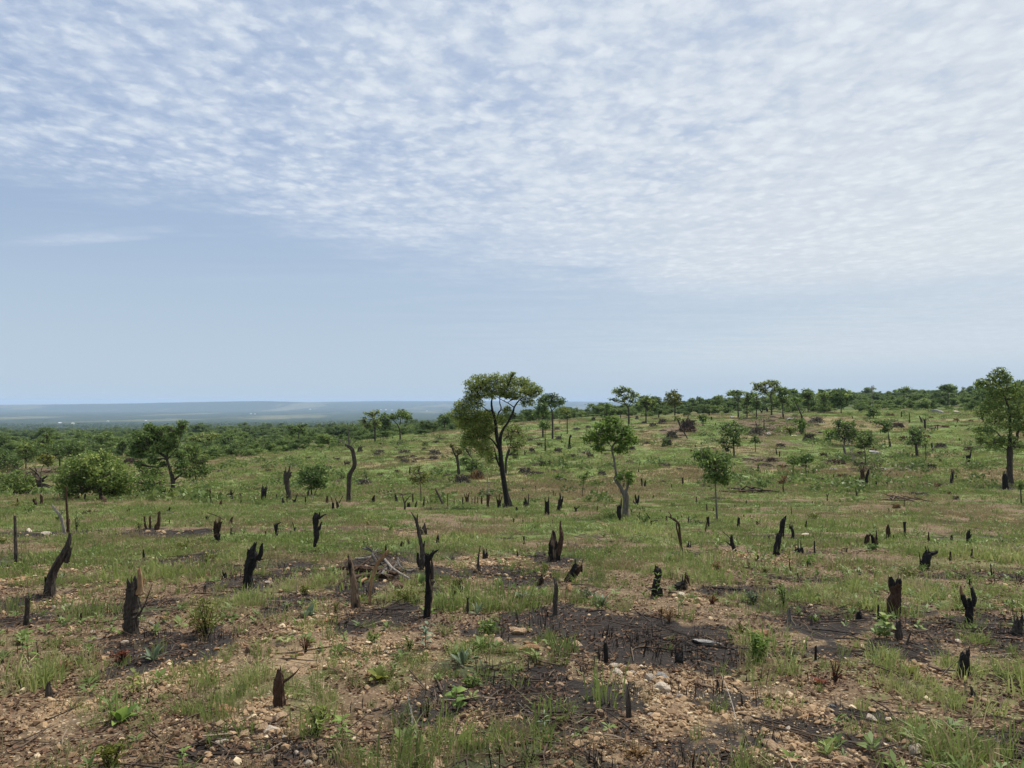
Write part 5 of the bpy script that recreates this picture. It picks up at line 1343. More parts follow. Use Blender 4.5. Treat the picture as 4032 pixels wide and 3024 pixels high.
tree('broad dark green tree on the left terrace edge', 'G',
     [[(968, 1500, 78), (960, 1350, 70), (955, 1190, 76), (915, 1050, 52), (872, 905, 46), (842, 830, 52), (765, 780, 42), (680, 720, 20)], [(985, 1195, 44), (1080, 1120, 27), (1150, 1040, 15), (1200, 950, 8)], [(865, 880, 36), (858, 700, 24), (835, 560, 12)], [(870, 860, 20), (980, 740, 12), (1060, 600, 8), (1090, 430, 5)]],
     [(580, 340, 80, 55), (700, 400, 120, 70), (880, 370, 80, 50), (1120, 290, 75, 45), (1080, 390, 75, 60), (370, 470, 90, 70), (520, 510, 130, 80), (690, 550, 140, 80), (850, 550, 110, 80), (960, 470, 60, 40), (350, 610, 100, 90), (340, 730, 80, 80), (500, 670, 110, 80), (670, 690, 110, 80), (890, 680, 100, 70), (970, 600, 70, 60), (400, 800, 70, 40), (400, 930, 50, 60), (620, 890, 50, 60), (1030, 1010, 110, 80), (1110, 930, 90, 70), (800, 950, 45, 40), (1100, 790, 110, 70)],
     leaf='dark', bark='bark', fill=1.6, size=0.16)
tree('pale-leaved round bush at the right of the broad dark tree', 'G', [[(1330, 1235, 20), (1320, 1120, 16), (1280, 950, 10)], [(1325, 1150, 10), (1420, 1000, 6)]], [(1180, 680, 110, 70), (1320, 670, 80, 60), (1290, 790, 140, 80), (1430, 860, 110, 80), (1300, 920, 130, 80), (1420, 990, 110, 80), (1330, 1080, 140, 90), (1180, 1090, 100, 70), (1480, 1080, 80, 60)], leaf='mid', name='bush', cat='bush', fill=1.1, size=0.17)
tree('tall leafy tree standing over the right border of the slope', 'E',
     [[(1236, 1412, 74), (1230, 1300, 56), (1228, 1150, 54), (1228, 1060, 60), (1230, 900, 36), (1236, 800, 30), (1222, 600, 22), (1170, 450, 14), (1120, 340, 9)], [(1250, 995, 32), (1308, 900, 28), (1310, 840, 26), (1370, 780, 16), (1440, 700, 10)], [(1224, 1005, 16), (1100, 850, 12), (980, 760, 7)], [(1222, 640, 14), (1150, 560, 9), (1060, 480, 6)], [(1236, 820, 14), (1290, 640, 10), (1340, 460, 6)], [(1222, 1040, 12), (1140, 990, 8), (1060, 960, 5)]],
     [(1110, 175, 60, 50), (1200, 230, 50, 50), (1040, 235, 50, 45), (1140, 270, 80, 50), (900, 290, 50, 35), (980, 320, 90, 55), (1100, 350, 110, 65), (1230, 350, 90, 60), (1340, 400, 70, 90), (1050, 460, 100, 75), (1190, 470, 110, 80), (910, 600, 80, 60), (1050, 580, 110, 80), (1200, 630, 100, 80), (1330, 600, 80, 90), (950, 830, 95, 75), (1080, 720, 95, 70), (1240, 770, 85, 70), (1060, 950, 110, 70), (1200, 920, 90, 70), (1330, 1000, 85, 55), (1340, 740, 65, 80), (900, 920, 45, 40), (1440, 560, 70, 110), (1450, 800, 70, 110)],
     leaf='mid', bark=['bark', 'bark', 'bark'], name='tall_tree', fill=1.15, size=0.15, droop=0.35)
tree('gnarled grey tree with a bent trunk and a round green crown', 'F',
     [[(748, 1508, 118), (735, 1430, 84), (742, 1310, 74), (738, 1220, 78), (705, 1150, 74)], [(700, 1170, 52), (645, 1065, 46), (592, 992, 40), (612, 930, 36), (596, 850, 28), (580, 720, 27), (560, 640, 25), (552, 560, 26), (598, 490, 20), (640, 420, 10)], [(580, 825, 16), (548, 795, 15), (518, 766, 12)], [(735, 1170, 44), (765, 1090, 36), (780, 1010, 32)], [(700, 1090, 26), (720, 1040, 20)], [(555, 560, 14), (480, 470, 10), (400, 420, 6)], [(600, 490, 14), (700, 420, 9), (790, 400, 5)], [(585, 985, 16), (560, 965, 12)]],
     [(500, 200, 75, 55), (600, 190, 65, 50), (430, 290, 110, 75), (570, 280, 105, 70), (690, 300, 100, 70), (770, 360, 75, 65), (280, 400, 85, 60), (200, 440, 30, 40), (400, 420, 105, 80), (530, 410, 100, 70), (680, 430, 100, 80), (820, 470, 85, 60), (340, 530, 55, 55), (380, 590, 30, 22), (630, 590, 60, 45), (730, 550, 60, 50), (690, 950, 65, 60), (790, 950, 45, 60), (810, 1030, 28, 30)],
     leaf='bright', bark='grey', name='gnarled_tree', fill=1.05, size=0.13)
tree('slender sapling with a dark drooping crown, right of centre', 'A3', [[(1735, 1368, 20), (1726, 1200, 14), (1720, 1060, 13), (1715, 960, 8)]], [(1600, 830, 65, 40), (1690, 820, 80, 45), (1780, 860, 60, 50), (1620, 900, 50, 45), (1720, 920, 70, 55), (1800, 960, 45, 60), (1680, 980, 60, 40), (1740, 1020, 60, 35), (1805, 1030, 35, 30)], leaf='dark', bark='grey', name='sapling', fill=1.1, droop=0.6, size=0.13)
tree('airy tree behind the slender drooping sapling', 'H', [[(665, 1100, 20), (660, 980, 18), (655, 890, 14), (625, 780, 6)], [(655, 900, 8), (690, 850, 5), (720, 810, 3)]], [(620, 750, 100, 35), (540, 800, 80, 45), (660, 810, 90, 50), (760, 810, 60, 45), (590, 860, 80, 40), (700, 880, 70, 40), (540, 940, 60, 45), (680, 950, 50, 45), (600, 1000, 50, 40)], leaf='dark', fill=0.85)
tree('small dark round bush on two stems by the pale peg', 'A2', [[(478, 1175, 14), (476, 1110, 12), (470, 1060, 8)], [(500, 1160, 8), (530, 1080, 6)]], [(440, 960, 60, 50), (530, 950, 65, 55), (490, 1010, 80, 60), (410, 1020, 40, 50), (570, 1020, 45, 55), (480, 1070, 60, 40), (550, 1070, 45, 30)], leaf='dark', name='bush', cat='bush', fill=1.4, size=0.16)
tree('yellow-green sapling with a feathery crown on a dark stem', 'A2', [[(1386, 1215, 9), (1385, 1150, 9), (1382, 1080, 6), (1380, 1000, 4)]], [(1370, 950, 55, 45), (1340, 1010, 50, 35), (1410, 1010, 50, 35), (1370, 1050, 60, 30)], leaf='yellow', name='sapling', fill=0.55)
tree('pollarded small tree with a tufty yellow-green head', 'A2', [[(1700, 1010, 26), (1695, 930, 22), (1682, 830, 22)], [(1682, 850, 16), (1655, 800, 14), (1638, 745, 14)], [(1688, 830, 14), (1715, 800, 10)]], [(1680, 790, 35, 30), (1640, 740, 16, 20), (1715, 790, 20, 16)], leaf='yellow', name='pollarded_tree', fill=0.8)
tree('dark leafy bush behind the left side of the tall central tree', 'D', [[(330, 1140, 14), (320, 1040, 10)]], [(230, 800, 60, 70), (240, 900, 70, 60), (200, 1040, 60, 40), (300, 1060, 70, 60), (370, 1110, 70, 40), (270, 1120, 50, 30)], leaf='dark', name='bush', cat='bush', fill=1.0)
# left side
tree('largest rounded bush left of the broad dark tree', 'A1', [[(830, 1195, 20), (835, 1100, 24), (825, 1010, 16)], [(830, 1080, 12), (760, 980, 8)], [(840, 1060, 12), (930, 990, 6)]],
     [(700, 900, 110, 80), (810, 850, 100, 60), (910, 910, 100, 70), (600, 980, 100, 90), (740, 980, 120, 90), (880, 1000, 110, 80), (1020, 1000, 90, 80), (560, 1070, 90, 60), (680, 1080, 110, 60), (870, 1090, 110, 60), (1030, 1080, 80, 60), (960, 1130, 80, 40), (570, 1130, 80, 40)], leaf='mid', name='bush', cat='bush', fill=1.5, size=0.18, g=None)
tree('slim pale-stemmed sapling in front of the largest rounded bush', 'A1', [[(632, 1172, 13), (635, 1090, 10), (652, 960, 9), (650, 900, 5)]], [(610, 880, 50, 30), (690, 880, 50, 25), (650, 910, 40, 30)], leaf='bright', bark='pale', name='sapling', fill=0.8)
tree('yellow-green thicket behind the trunk of the broad dark tree', 'A1', [[(1230, 1130, 10), (1240, 1020, 8)], [(1240, 1060, 6), (1310, 960, 4)]], [(1150, 960, 80, 60), (1250, 930, 90, 50), (1330, 970, 70, 70), (1180, 1050, 90, 60), (1300, 1060, 90, 60), (1250, 1110, 110, 40)], leaf='bright', name='bush', cat='bush', fill=0.9, depth=66)
tree('thin umbrella tree on the brow left of the bare twisted trunk', 'G', [[(1535, 785, 16), (1525, 700, 13), (1475, 620, 11), (1455, 580, 7)], [(1525, 690, 7), (1600, 560, 4)]], [(1320, 520, 90, 30), (1440, 470, 110, 35), (1580, 470, 100, 35), (1650, 490, 60, 40), (1390, 550, 80, 30), (1530, 530, 110, 40), (1250, 550, 40, 20)], leaf='olive', name='umbrella_tree', fill=0.75, depth=150)
tree('flat-topped tree beyond the thin umbrella tree', 'G', [[(1850, 740, 12), (1850, 640, 10)]], [(1800, 520, 80, 35), (1890, 500, 60, 30), (1780, 580, 60, 40), (1900, 590, 90, 35), (1980, 560, 70, 30)], leaf='dark', depth=190, fill=0.9)
tree('bushy tree left of the broad dark tree, farther down', 'G', [[(130, 830, 12), (130, 760, 10)]], [(100, 620, 70, 45), (170, 600, 60, 45), (110, 690, 90, 50), (200, 680, 60, 50), (60, 760, 60, 40)], leaf='dark', depth=150, fill=1.0)
tree('tall thin-crowned tree standing out on the far left', 'A1', [[(400, 900, 10), (395, 800, 8), (385, 720, 6)]], [(395, 660, 35, 25), (350, 720, 40, 25), (415, 700, 25, 30), (380, 760, 40, 25)], leaf='mid', depth=105, fill=0.8)
tree('broad flat tree left of the largest rounded bush', 'A1', [[(495, 895, 12), (492, 830, 9), (460, 780, 5)], [(492, 850, 7), (530, 790, 4)]], [(450, 770, 60, 35), (540, 760, 60, 35), (620, 750, 70, 35), (670, 770, 50, 35), (580, 800, 70, 40), (480, 820, 50, 30), (640, 820, 60, 30)], leaf='dark', depth=100, fill=1.05)
tree('bushy tree at the left edge below the plain', 'A1', [[(215, 900, 9), (215, 820, 7)]], [(210, 750, 50, 40), (160, 790, 45, 30), (250, 800, 45, 35), (200, 850, 60, 40)], leaf='mid', depth=104, fill=1.0)
tree('small pale-topped tree with a slim stem near the left border', 'A1', [[(342, 1065, 9), (340, 960, 7), (365, 900, 5)]], [(350, 850, 55, 25), (410, 855, 40, 25), (380, 890, 60, 22)], leaf='yellow', name='sapling', fill=0.85, depth=58)
tree('low dark bush at the left border', 'A1', [[(120, 1130, 10), (120, 1060, 8)]], [(60, 1020, 70, 40), (150, 1000, 70, 40), (220, 1040, 60, 45), (110, 1070, 90, 40), (20, 1080, 50, 40), (200, 1090, 70, 35)], leaf='mid', name='bush', cat='bush', fill=1.1, depth=64, size=0.2)
tree('dark bush behind the low bush at the left border', 'A1', [[(60, 950, 8), (60, 900, 7)]], [(30, 850, 60, 50), (90, 880, 60, 40), (20, 910, 60, 35), (150, 900, 50, 35)], leaf='dark', name='bush', cat='bush', fill=1.0, depth=100)
# brow of the slope, middle
tree('open brown-green tree on the brow, left of a pair of dark trees', 'A2', [[(1005, 722, 16), (1004, 650, 15), (1000, 590, 12), (985, 540, 8)], [(1000, 600, 7), (945, 570, 4)]], [(905, 540, 35, 30), (960, 480, 40, 25), (1005, 480, 40, 25), (985, 530, 55, 30), (940, 580, 40, 30), (1010, 570, 35, 30)], leaf='olive', fill=0.6)
tree('dark round tree between the open tree and the umbrella tree on the brow', 'A2', [[(1092, 650, 14), (1090, 600, 12)]], [(1075, 510, 35, 30), (1110, 530, 35, 35), (1065, 565, 35, 30), (1105, 580, 40, 25)], leaf='dark', fill=1.15, depth=165)
tree('umbrella tree with a forked bare stem on the brow', 'A2', [[(1212, 642, 13), (1198, 585, 11), (1165, 545, 7), (1140, 525, 4)], [(1210, 575, 8), (1218, 530, 6), (1225, 500, 4)]], [(1170, 500, 45, 20), (1215, 470, 45, 18), (1265, 495, 40, 25), (1230, 505, 50, 18), (1150, 520, 30, 15), (1285, 525, 22, 15)], leaf='dark', name='umbrella_tree', fill=0.95, depth=150)
tree('round dark bush left of the tall central tree', 'A2', [[(1580, 575, 10), (1580, 545, 8)]], [(1560, 520, 35, 25), (1610, 510, 40, 28), (1590, 550, 50, 22)], leaf='dark', name='bush', cat='bush', fill=1.2, depth=210)
tree('sparse tree sprawling on the brow, left of the open brown-green tree', 'A2', [[(372, 715, 10), (372, 650, 8), (385, 605, 6)], [(374, 640, 5), (330, 620, 3)]], [(295, 600, 40, 15), (345, 610, 30, 15), (395, 580, 45, 15), (390, 610, 40, 18), (310, 640, 35, 20), (420, 640, 30, 20)], leaf='dark', fill=0.75, depth=140)
tree('domed dark tree right of the tall central tree', 'A3', [[(370, 560, 16), (368, 500, 15), (362, 450, 12), (340, 410, 7)], [(366, 460, 8), (400, 420, 5), (430, 400, 3)]], [(300, 355, 45, 25), (370, 340, 45, 22), (420, 375, 45, 30), (340, 385, 50, 22), (270, 375, 22, 16), (395, 410, 35, 20), (445, 390, 20, 20)], leaf='dark', fill=1.1, depth=135)
tree('low broad tree touching the domed dark tree', 'A3', [[(290, 545, 12), (290, 480, 10)]], [(260, 430, 40, 30), (310, 415, 40, 25), (285, 460, 60, 30), (250, 480, 35, 25), (320, 470, 30, 25)], leaf='dark', fill=1.0, depth=140)
tree('slim small tree on a pale stem, below the domed dark tree', 'A3', [[(310, 805, 16), (310, 765, 16), (308, 700, 6), (308, 610, 5)]], [(310, 560, 40, 22), (290, 585, 28, 20), (325, 595, 30, 18)], leaf='dark', bark='bark', name='sapling', fill=1.0)
tree('small spindly tree by the domed dark tree', 'A3', [[(492, 545, 8), (490, 480, 7), (480, 450, 5)]], [(470, 445, 25, 18), (490, 470, 20, 18), (460, 470, 18, 14)], leaf='olive', name='sapling', fill=0.7, depth=150)
tree('pale spreading tree on the skyline, right of the domed dark tree', 'A3', [[(1003, 505, 14), (1000, 450, 13), (990, 420, 11), (960, 380, 7), (940, 330, 4)], [(995, 430, 7), (1030, 370, 5), (1040, 320, 3)], [(985, 415, 5), (920, 390, 4), (870, 375, 3)]], [(910, 295, 35, 30), (955, 275, 40, 20), (1000, 300, 50, 28), (940, 330, 40, 20), (880, 370, 40, 16), (950, 370, 50, 18), (1045, 330, 40, 30), (1040, 375, 40, 35), (1000, 345, 40, 20), (1070, 320, 18, 16)], leaf='mid', name='skyline_tree', fill=0.6, depth=170)
tree('leafy tree at the right shoulder of the pale spreading tree', 'A3', [[(1145, 505, 10), (1145, 450, 9)]], [(1140, 355, 45, 22), (1170, 380, 50, 25), (1130, 410, 40, 28), (1200, 400, 35, 22), (1160, 430, 45, 22)], leaf='mid', name='skyline_tree', fill=0.85, depth=175)
tree('tiny tuft-headed tree left of the pale spreading tree', 'A3', [[(820, 480, 8), (820, 440, 6)]], [(818, 415, 22, 14), (822, 440, 22, 16)], leaf='dark', name='skyline_tree', fill=1.0, depth=190)
tree('yellowish upright tree alone on the skyline', 'A3', [[(1385, 490, 12), (1385, 430, 10), (1380, 380, 6)]], [(1345, 330, 32, 28), (1390, 315, 36, 22), (1415, 350, 25, 30), (1330, 375, 30, 28), (1385, 375, 45, 28), (1415, 395, 24, 20), (1360, 410, 35, 20)], leaf='yellow', name='skyline_tree', fill=0.85, depth=180)
tree('flat umbrella tree on the skyline left of the biggest skyline tree', 'H', [[(710, 625, 14), (706, 560, 12), (706, 495, 10), (670, 455, 6), (645, 430, 3)], [(706, 500, 7), (722, 460, 5), (740, 430, 3)]], [(630, 415, 45, 16), (690, 395, 50, 16), (740, 410, 35, 20), (690, 425, 60, 18), (610, 425, 25, 10)], leaf='mid', name='umbrella_tree', fill=1.0, depth=190)
tree('biggest skyline tree with an open pale crown', 'H', [[(1072, 525, 16), (1066, 470, 14), (1060, 435, 11), (1075, 390, 7), (1080, 340, 4)], [(1062, 440, 8), (1110, 390, 5), (1140, 340, 3)], [(1000, 470, 8), (960, 420, 5), (910, 360, 3)], [(1062, 450, 7), (1010, 400, 5), (1000, 340, 3)]], [(885, 310, 40, 20), (940, 330, 50, 26), (1000, 300, 45, 24), (1060, 285, 55, 24), (1120, 300, 35, 22), (900, 360, 45, 22), (970, 370, 55, 24), (1050, 340, 60, 28), (1120, 350, 50, 28), (1010, 400, 50, 22), (1090, 395, 60, 24), (1150, 380, 40, 20)], leaf='olive', name='skyline_tree', fill=0.6, depth=205)
tree('round-topped tree at the right shoulder of the biggest skyline tree', 'H', [[(1195, 580, 12), (1195, 500, 10)]], [(1170, 370, 35, 22), (1215, 375, 40, 22), (1190, 410, 55, 26), (1240, 400, 25, 18), (1190, 460, 60, 35), (1160, 500, 45, 35), (1230, 510, 40, 40)], leaf='mid', fill=0.9, depth=190)
tree('dark narrow tree between the umbrella tree and the biggest skyline tree', 'H', [[(908, 605, 12), (908, 540, 10)]], [(900, 430, 35, 25), (910, 480, 40, 35), (900, 530, 40, 30), (925, 550, 25, 25)], leaf='dark', fill=1.1, depth=180)
tree('slim-leaved tree just right of the flat skyline umbrella tree', 'H', [[(806, 605, 10), (804, 560, 8), (790, 520, 5)], [(805, 565, 5), (830, 520, 3)]], [(800, 420, 35, 25), (850, 430, 35, 25), (800, 470, 45, 28), (830, 510, 45, 26), (790, 530, 35, 20)], leaf='mid', fill=0.85, depth=185)
tree('leaning half-dead trunk with a few tufts on the slope top', 'H', [[(1406, 685, 20), (1392, 630, 18), (1362, 570, 15), (1340, 520, 11), (1312, 478, 7)], [(1408, 630, 8), (1425, 605, 7), (1450, 588, 4)]], [(1300, 480, 25, 16), (1345, 495, 28, 14), (1330, 470, 18, 10), (1395, 480, 14, 10)], leaf='bright', name='leaning_tree', fill=0.6)
tree('dark domed tree behind the right slope', 'H', [[(1830, 610, 12), (1830, 540, 10)]], [(1770, 400, 50, 25), (1840, 385, 60, 26), (1890, 410, 45, 25), (1830, 430, 90, 35), (1760, 470, 50, 45), (1850, 480, 70, 40), (1800, 530, 70, 40)], leaf='dark', fill=1.15, depth=205)
tree('flat-crowned dark tree left of the dark domed tree', 'H', [[(1470, 560, 10), (1465, 500, 9)]], [(1430, 390, 45, 14), (1490, 385, 50, 16), (1460, 415, 70, 22), (1420, 460, 50, 35), (1490, 460, 45, 35)], leaf='dark', fill=0.95, depth=215)
tree('bushy green tree between the flat-crowned and the domed tree', 'H', [[(1645, 610, 10), (1645, 540, 9)]], [(1620, 430, 40, 25), (1670, 440, 45, 28), (1640, 480, 60, 35), (1640, 540, 60, 40)], leaf='mid', fill=1.0, depth=205)
tree('leafless white-twigged tree behind the right slope', 'H', [[(2165, 420, 6), (2165, 370, 5), (2160, 330, 2)], [(2165, 380, 4), (2140, 345, 2)], [(2165, 385, 4), (2190, 335, 2)], [(2165, 365, 3), (2180, 322, 2)]], [], bark='pale', name='bare_tree', depth=260)
for i_, (cx_, cy_, rx_, ry_, base_, lab_) in enumerate(((205, 490, 20, 12, 525, 'leftmost small tree on the thin skyline stretch'), (290, 480, 26, 16, 520, 'second small tree from the left on the thin skyline stretch'), (390, 498, 20, 12, 520, 'low round tree on the thin skyline stretch'), (440, 488, 26, 10, 516, 'small flat-topped tree on the thin skyline stretch'), (505, 458, 36, 14, 515, 'open-crowned small tree on the thin skyline stretch'), (563, 487, 18, 14, 512, 'rightmost small dark tree on the thin skyline stretch'), (1312, 390, 36, 20, 430, 'dark lollipop tree right of the biggest skyline tree'), (1622, 390, 24, 12, 420, 'tiny round tree above the bushy green tree'))):
    tree(lab_, 'H', [[(cx_, base_ + 14, 8), (cx_ + 1, (base_ + cy_) / 2, 6), (cx_, cy_, 4)]], [(cx_ - rx_ * 0.45, cy_ - ry_ * 0.2, rx_ * 0.6, ry_ * 0.7), (cx_ + rx_ * 0.45, cy_ - ry_ * 0.1, rx_ * 0.6, ry_ * 0.7), (cx_, cy_ - ry_ * 0.5, rx_ * 0.6, ry_ * 0.6)], leaf='dark', name='skyline_tree', fill=0.9, depth=330, g='small trees along the skyline')
tree('broad umbrella tree on the skyline left of the right border tree', 'E', [[(555, 460, 12), (555, 390, 9)]], [(510, 350, 45, 16), (570, 335, 50, 16), (610, 355, 35, 18), (550, 370, 70, 20)], leaf='dark', name='skyline_tree', fill=1.0, depth=250)
tree('pale flat tree on the skyline, far right half', 'E', [[(75, 460, 10), (75, 400, 7)]], [(50, 370, 40, 14), (100, 362, 40, 14), (75, 385, 60, 16)], leaf='mid', name='skyline_tree', fill=0.8, depth=260)
tree('dark dense tree behind the crown of the right border tree', 'E', [[(930, 500, 12), (930, 430, 10)]], [(880, 340, 50, 35), (940, 350, 60, 40), (900, 400, 70, 40), (960, 430, 60, 40)], leaf='dark', fill=1.1, depth=230)
tree('dark tree at the right border behind the tall leafy one', 'E', [[(1340, 470, 12), (1340, 400, 10)]], [(1290, 310, 50, 30), (1350, 300, 60, 25), (1330, 350, 80, 40), (1400, 330, 50, 45)], leaf='dark', fill=1.1, depth=200)
# saplings on the right slope
tree('small dark-crowned sapling right of the drooping one', 'A4', [[(408, 1035, 9), (404, 960, 7), (402, 900, 6)]], [(375, 850, 40, 28), (430, 845, 40, 28), (400, 870, 60, 25), (350, 870, 22, 18)], leaf='dark', name='sapling', fill=1.2)
tree('thin light sapling beside the small dark-crowned one', 'A4', [[(294, 1005, 9), (297, 950, 6), (300, 880, 5)]], [(300, 850, 28, 25), (275, 880, 26, 22), (320, 885, 22, 18)], leaf='mid', name='sapling', fill=0.9)
tree('slim tree growing behind the rotten rag-bark stump', 'A4', [[(900, 945, 10), (896, 860, 8), (890, 760, 6)]], [(890, 640, 50, 30), (860, 690, 45, 30), (920, 680, 50, 30), (890, 740, 60, 28), (940, 730, 40, 22), (850, 760, 30, 20)], leaf='dark', name='sapling', fill=0.85)
tree('tufted pollard sapling with a black foot on the right slope', 'A4', [[(1102, 756, 20), (1098, 715, 14), (1086, 670, 8), (1085, 620, 5)]], [(1050, 560, 40, 25), (1085, 590, 35, 30), (1055, 620, 30, 18), (990, 550, 20, 12)], leaf='dark', name='sapling', fill=0.85)
tree('spreading dark-stemmed tree on the right slope', 'A4', [[(1326, 838, 24), (1322, 790, 20), (1315, 740, 16), (1300, 690, 8)], [(1318, 745, 10), (1350, 700, 5)]], [(1290, 620, 50, 25), (1340, 610, 50, 25), (1310, 660, 60, 25), (1280, 700, 55, 22), (1350, 700, 45, 25), (1310, 730, 70, 14)], leaf='dark', fill=0.75)
tree('wispy sapling right of the spreading dark-stemmed tree', 'A4', [[(1396, 895, 7), (1398, 800, 5), (1390, 730, 4)]], [(1385, 700, 25, 25), (1400, 740, 22, 20)], leaf='mid', name='sapling', fill=0.6)
tree('dense green bush with slanting pale poles in front', 'A4', [[(720, 745, 12), (725, 690, 9)]], [(680, 560, 50, 25), (760, 570, 60, 30), (720, 610, 80, 40), (790, 640, 40, 40), (700, 670, 70, 40), (760, 690, 60, 40)], leaf='dark', name='bush', cat='bush', fill=1.05)
tree('bright green shrub left of the dense bush', 'A4', [[(605, 730, 8), (605, 690, 7)]], [(590, 640, 45, 30), (630, 650, 35, 30), (600, 690, 40, 25)], leaf='bright', name='bush', cat='bush', fill=1.0)
tree('light green feathery shrub on the upper right slope', 'A4', [[(362, 650, 8), (360, 600, 6)]], [(350, 545, 45, 20), (380, 570, 35, 25), (355, 600, 35, 25), (375, 630, 28, 18)], leaf='bright', name='bush', cat='bush', fill=0.85)
tree('brownish leafy small tree before the woody litter', 'A4', [[(272, 665, 7), (272, 640, 6)]], [(250, 600, 35, 20), (290, 610, 35, 22), (265, 630, 45, 18)], leaf='olive', name='sapling', fill=0.7)
tree('young tree over brushwood high on the slope', 'A4', [[(965, 520, 8), (962, 480, 6)]], [(940, 455, 40, 18), (985, 470, 40, 18), (950, 490, 45, 18), (930, 430, 30, 14)], leaf='dark', name='sapling', fill=0.8)
tree('dead-leaved low sapling on the lower slope', 'A4', [[(217, 1135, 14), (214, 1080, 9), (216, 1030, 6)], [(214, 1050, 5), (250, 980, 3)]], [(210, 1030, 35, 18), (240, 1010, 22, 14), (190, 1045, 20, 12)], leaf='tan', name='sapling', fill=0.5)
tree('small sapling at the right border on the lower slope', 'A4', [[(2190, 1238, 14), (2186, 1160, 11), (2184, 1100, 8)]], [(2180, 1060, 30, 22), (2200, 1085, 22, 20), (2170, 1090, 18, 14)], leaf='mid', name='sapling', fill=1.0)
tree('small green sapling right of the airy tree', 'A3', [[(2055, 800, 6), (2052, 750, 5), (2050, 710, 4)]], [(2040, 700, 24, 18), (2065, 710, 22, 16), (2045, 680, 16, 12)], leaf='dark', name='sapling', fill=0.9)
tree('tiny leafy tree left of the woody litter', 'A3', [[(1618, 585, 8), (1618, 540, 7)]], [(1610, 505, 20, 16), (1630, 515, 18, 16), (1618, 535, 22, 14)], leaf='dark', name='sapling', fill=1.0)
tree('stooping dead-topped tree beside the brown brush', 'A3', [[(1490, 690, 9), (1462, 640, 12), (1430, 590, 16), (1412, 540, 14), (1398, 515, 8)]], [(1395, 515, 25, 12), (1420, 520, 18, 10)], leaf='olive', name='leaning_tree', fill=0.6)
tree('two crossed pale bare poles before the dense green bush', 'A4', [[(800, 895, 9), (775, 790, 7), (742, 690, 5)], [(815, 890, 8), (790, 780, 6), (772, 700, 4)], [(812, 892, 26), (806, 870, 16)]], [], bark=['pale', 'pale', 'bark'], name='bare_sapling', cat='sapling')
tree('young green sapling on a thin stem left of the gnarled tree', 'A3', [[(612, 1195, 6), (622, 1100, 5), (625, 1030, 4)]], [(600, 1000, 22, 22), (630, 1005, 24, 20), (655, 975, 14, 16), (620, 1040, 20, 16)], leaf='bright', name='sapling', fill=0.6)
tree('bright leafy shoot on a brush heap, left of the gnarled tree', 'A3', [[(432, 1030, 6), (430, 1010, 5)]], [(415, 1000, 22, 12), (445, 1010, 22, 14)], leaf='bright', name='shoot', cat='plant', fill=1.0)
tree('leafy peg with yellow shoots left of the gnarled tree', 'A3', [[(728, 1075, 7), (728, 1060, 6)]], [(728, 1050, 18, 14), (745, 1055, 10, 10)], leaf='yellow', name='shoot', cat='plant', fill=0.9)

# ------------------------------------------------------------------ heaps of cut brush
def brush_proto(k):
    rnd = np.random.default_rng(500 + k)
    mb = MB()
    for i in range(46):
        a = rnd.uniform(0, 2 * math.pi)
        r0, r1 = rnd.uniform(0, 0.5), rnd.uniform(0.6, 1.15)
        h0, h1 = rnd.uniform(0.0, 0.35), rnd.uniform(0.02, 0.55)
        b = a + rnd.uniform(-1.2, 1.2)
        tube(mb, [[r0 * math.cos(a), r0 * math.sin(a), h0], [0.6 * math.cos((a + b) / 2), 0.6 * math.sin((a + b) / 2), 0.3 + 0.3 * rnd.random()], [r1 * math.cos(b), r1 * math.sin(b), h1]], [0.03, 0.022, 0.012], 4, 0.05, 'flat', rnd)
    sticks = mb.mesh('sticks', M_WOOD['bark'])
    th, rr = rnd.uniform(0, 2 * math.pi, 560), rnd.uniform(0, 1, 560) ** 0.6
    C = np.stack([rr * np.cos(th), rr * np.sin(th), (1 - rr ** 1.6) * 0.55 * rnd.uniform(0.2, 1.1, 560) + 0.03], 1)
    leaves = quads_mesh('dead_leaves', leaf_quads(C, 0.24, rnd, 0.2), 4, M_LEAF['bush'], rnd.uniform(0, 1, 560))
    return sticks, leaves


BRUSH = [brush_proto(k) for k in range(5)]
# variants of the leaf mesh: dead grey, rusty brown and still green
BR_ALT = {'grey': [b[1] for b in BRUSH]}
for key in ('red', 'dark', 'tan'):
    BR_ALT[key] = []
    for b in BRUSH:
        me = b[1].copy()
        me.materials[0] = M_LEAF['brownheap' if key == 'red' else key]
        BR_ALT[key].append(me)


def brush(label, crop, x, y, rx, ry, kind='grey', g='heaps of cut brush on the slope'):
    px, py = im(crop, x, y + ry * 0.55)
    q = hit(px, py)
    k = int(x * 7 + y) % 5
    s = msize(crop, rx, q[1])
    o = empty('brush_heap', q - np.array([0, 0, 0.05]))
    o.scale = (s, s * 0.85, msize(crop, ry * 1.9, q[1]) / 0.55)
    o.rotation_euler = (0, 0, (x * 1.7) % 6.28)
    a = link('sticks', BRUSH[k][0], o)
    b = link('dead_leaves', BR_ALT[kind][k], o)
    tag(o, label, 'brush heap', g)


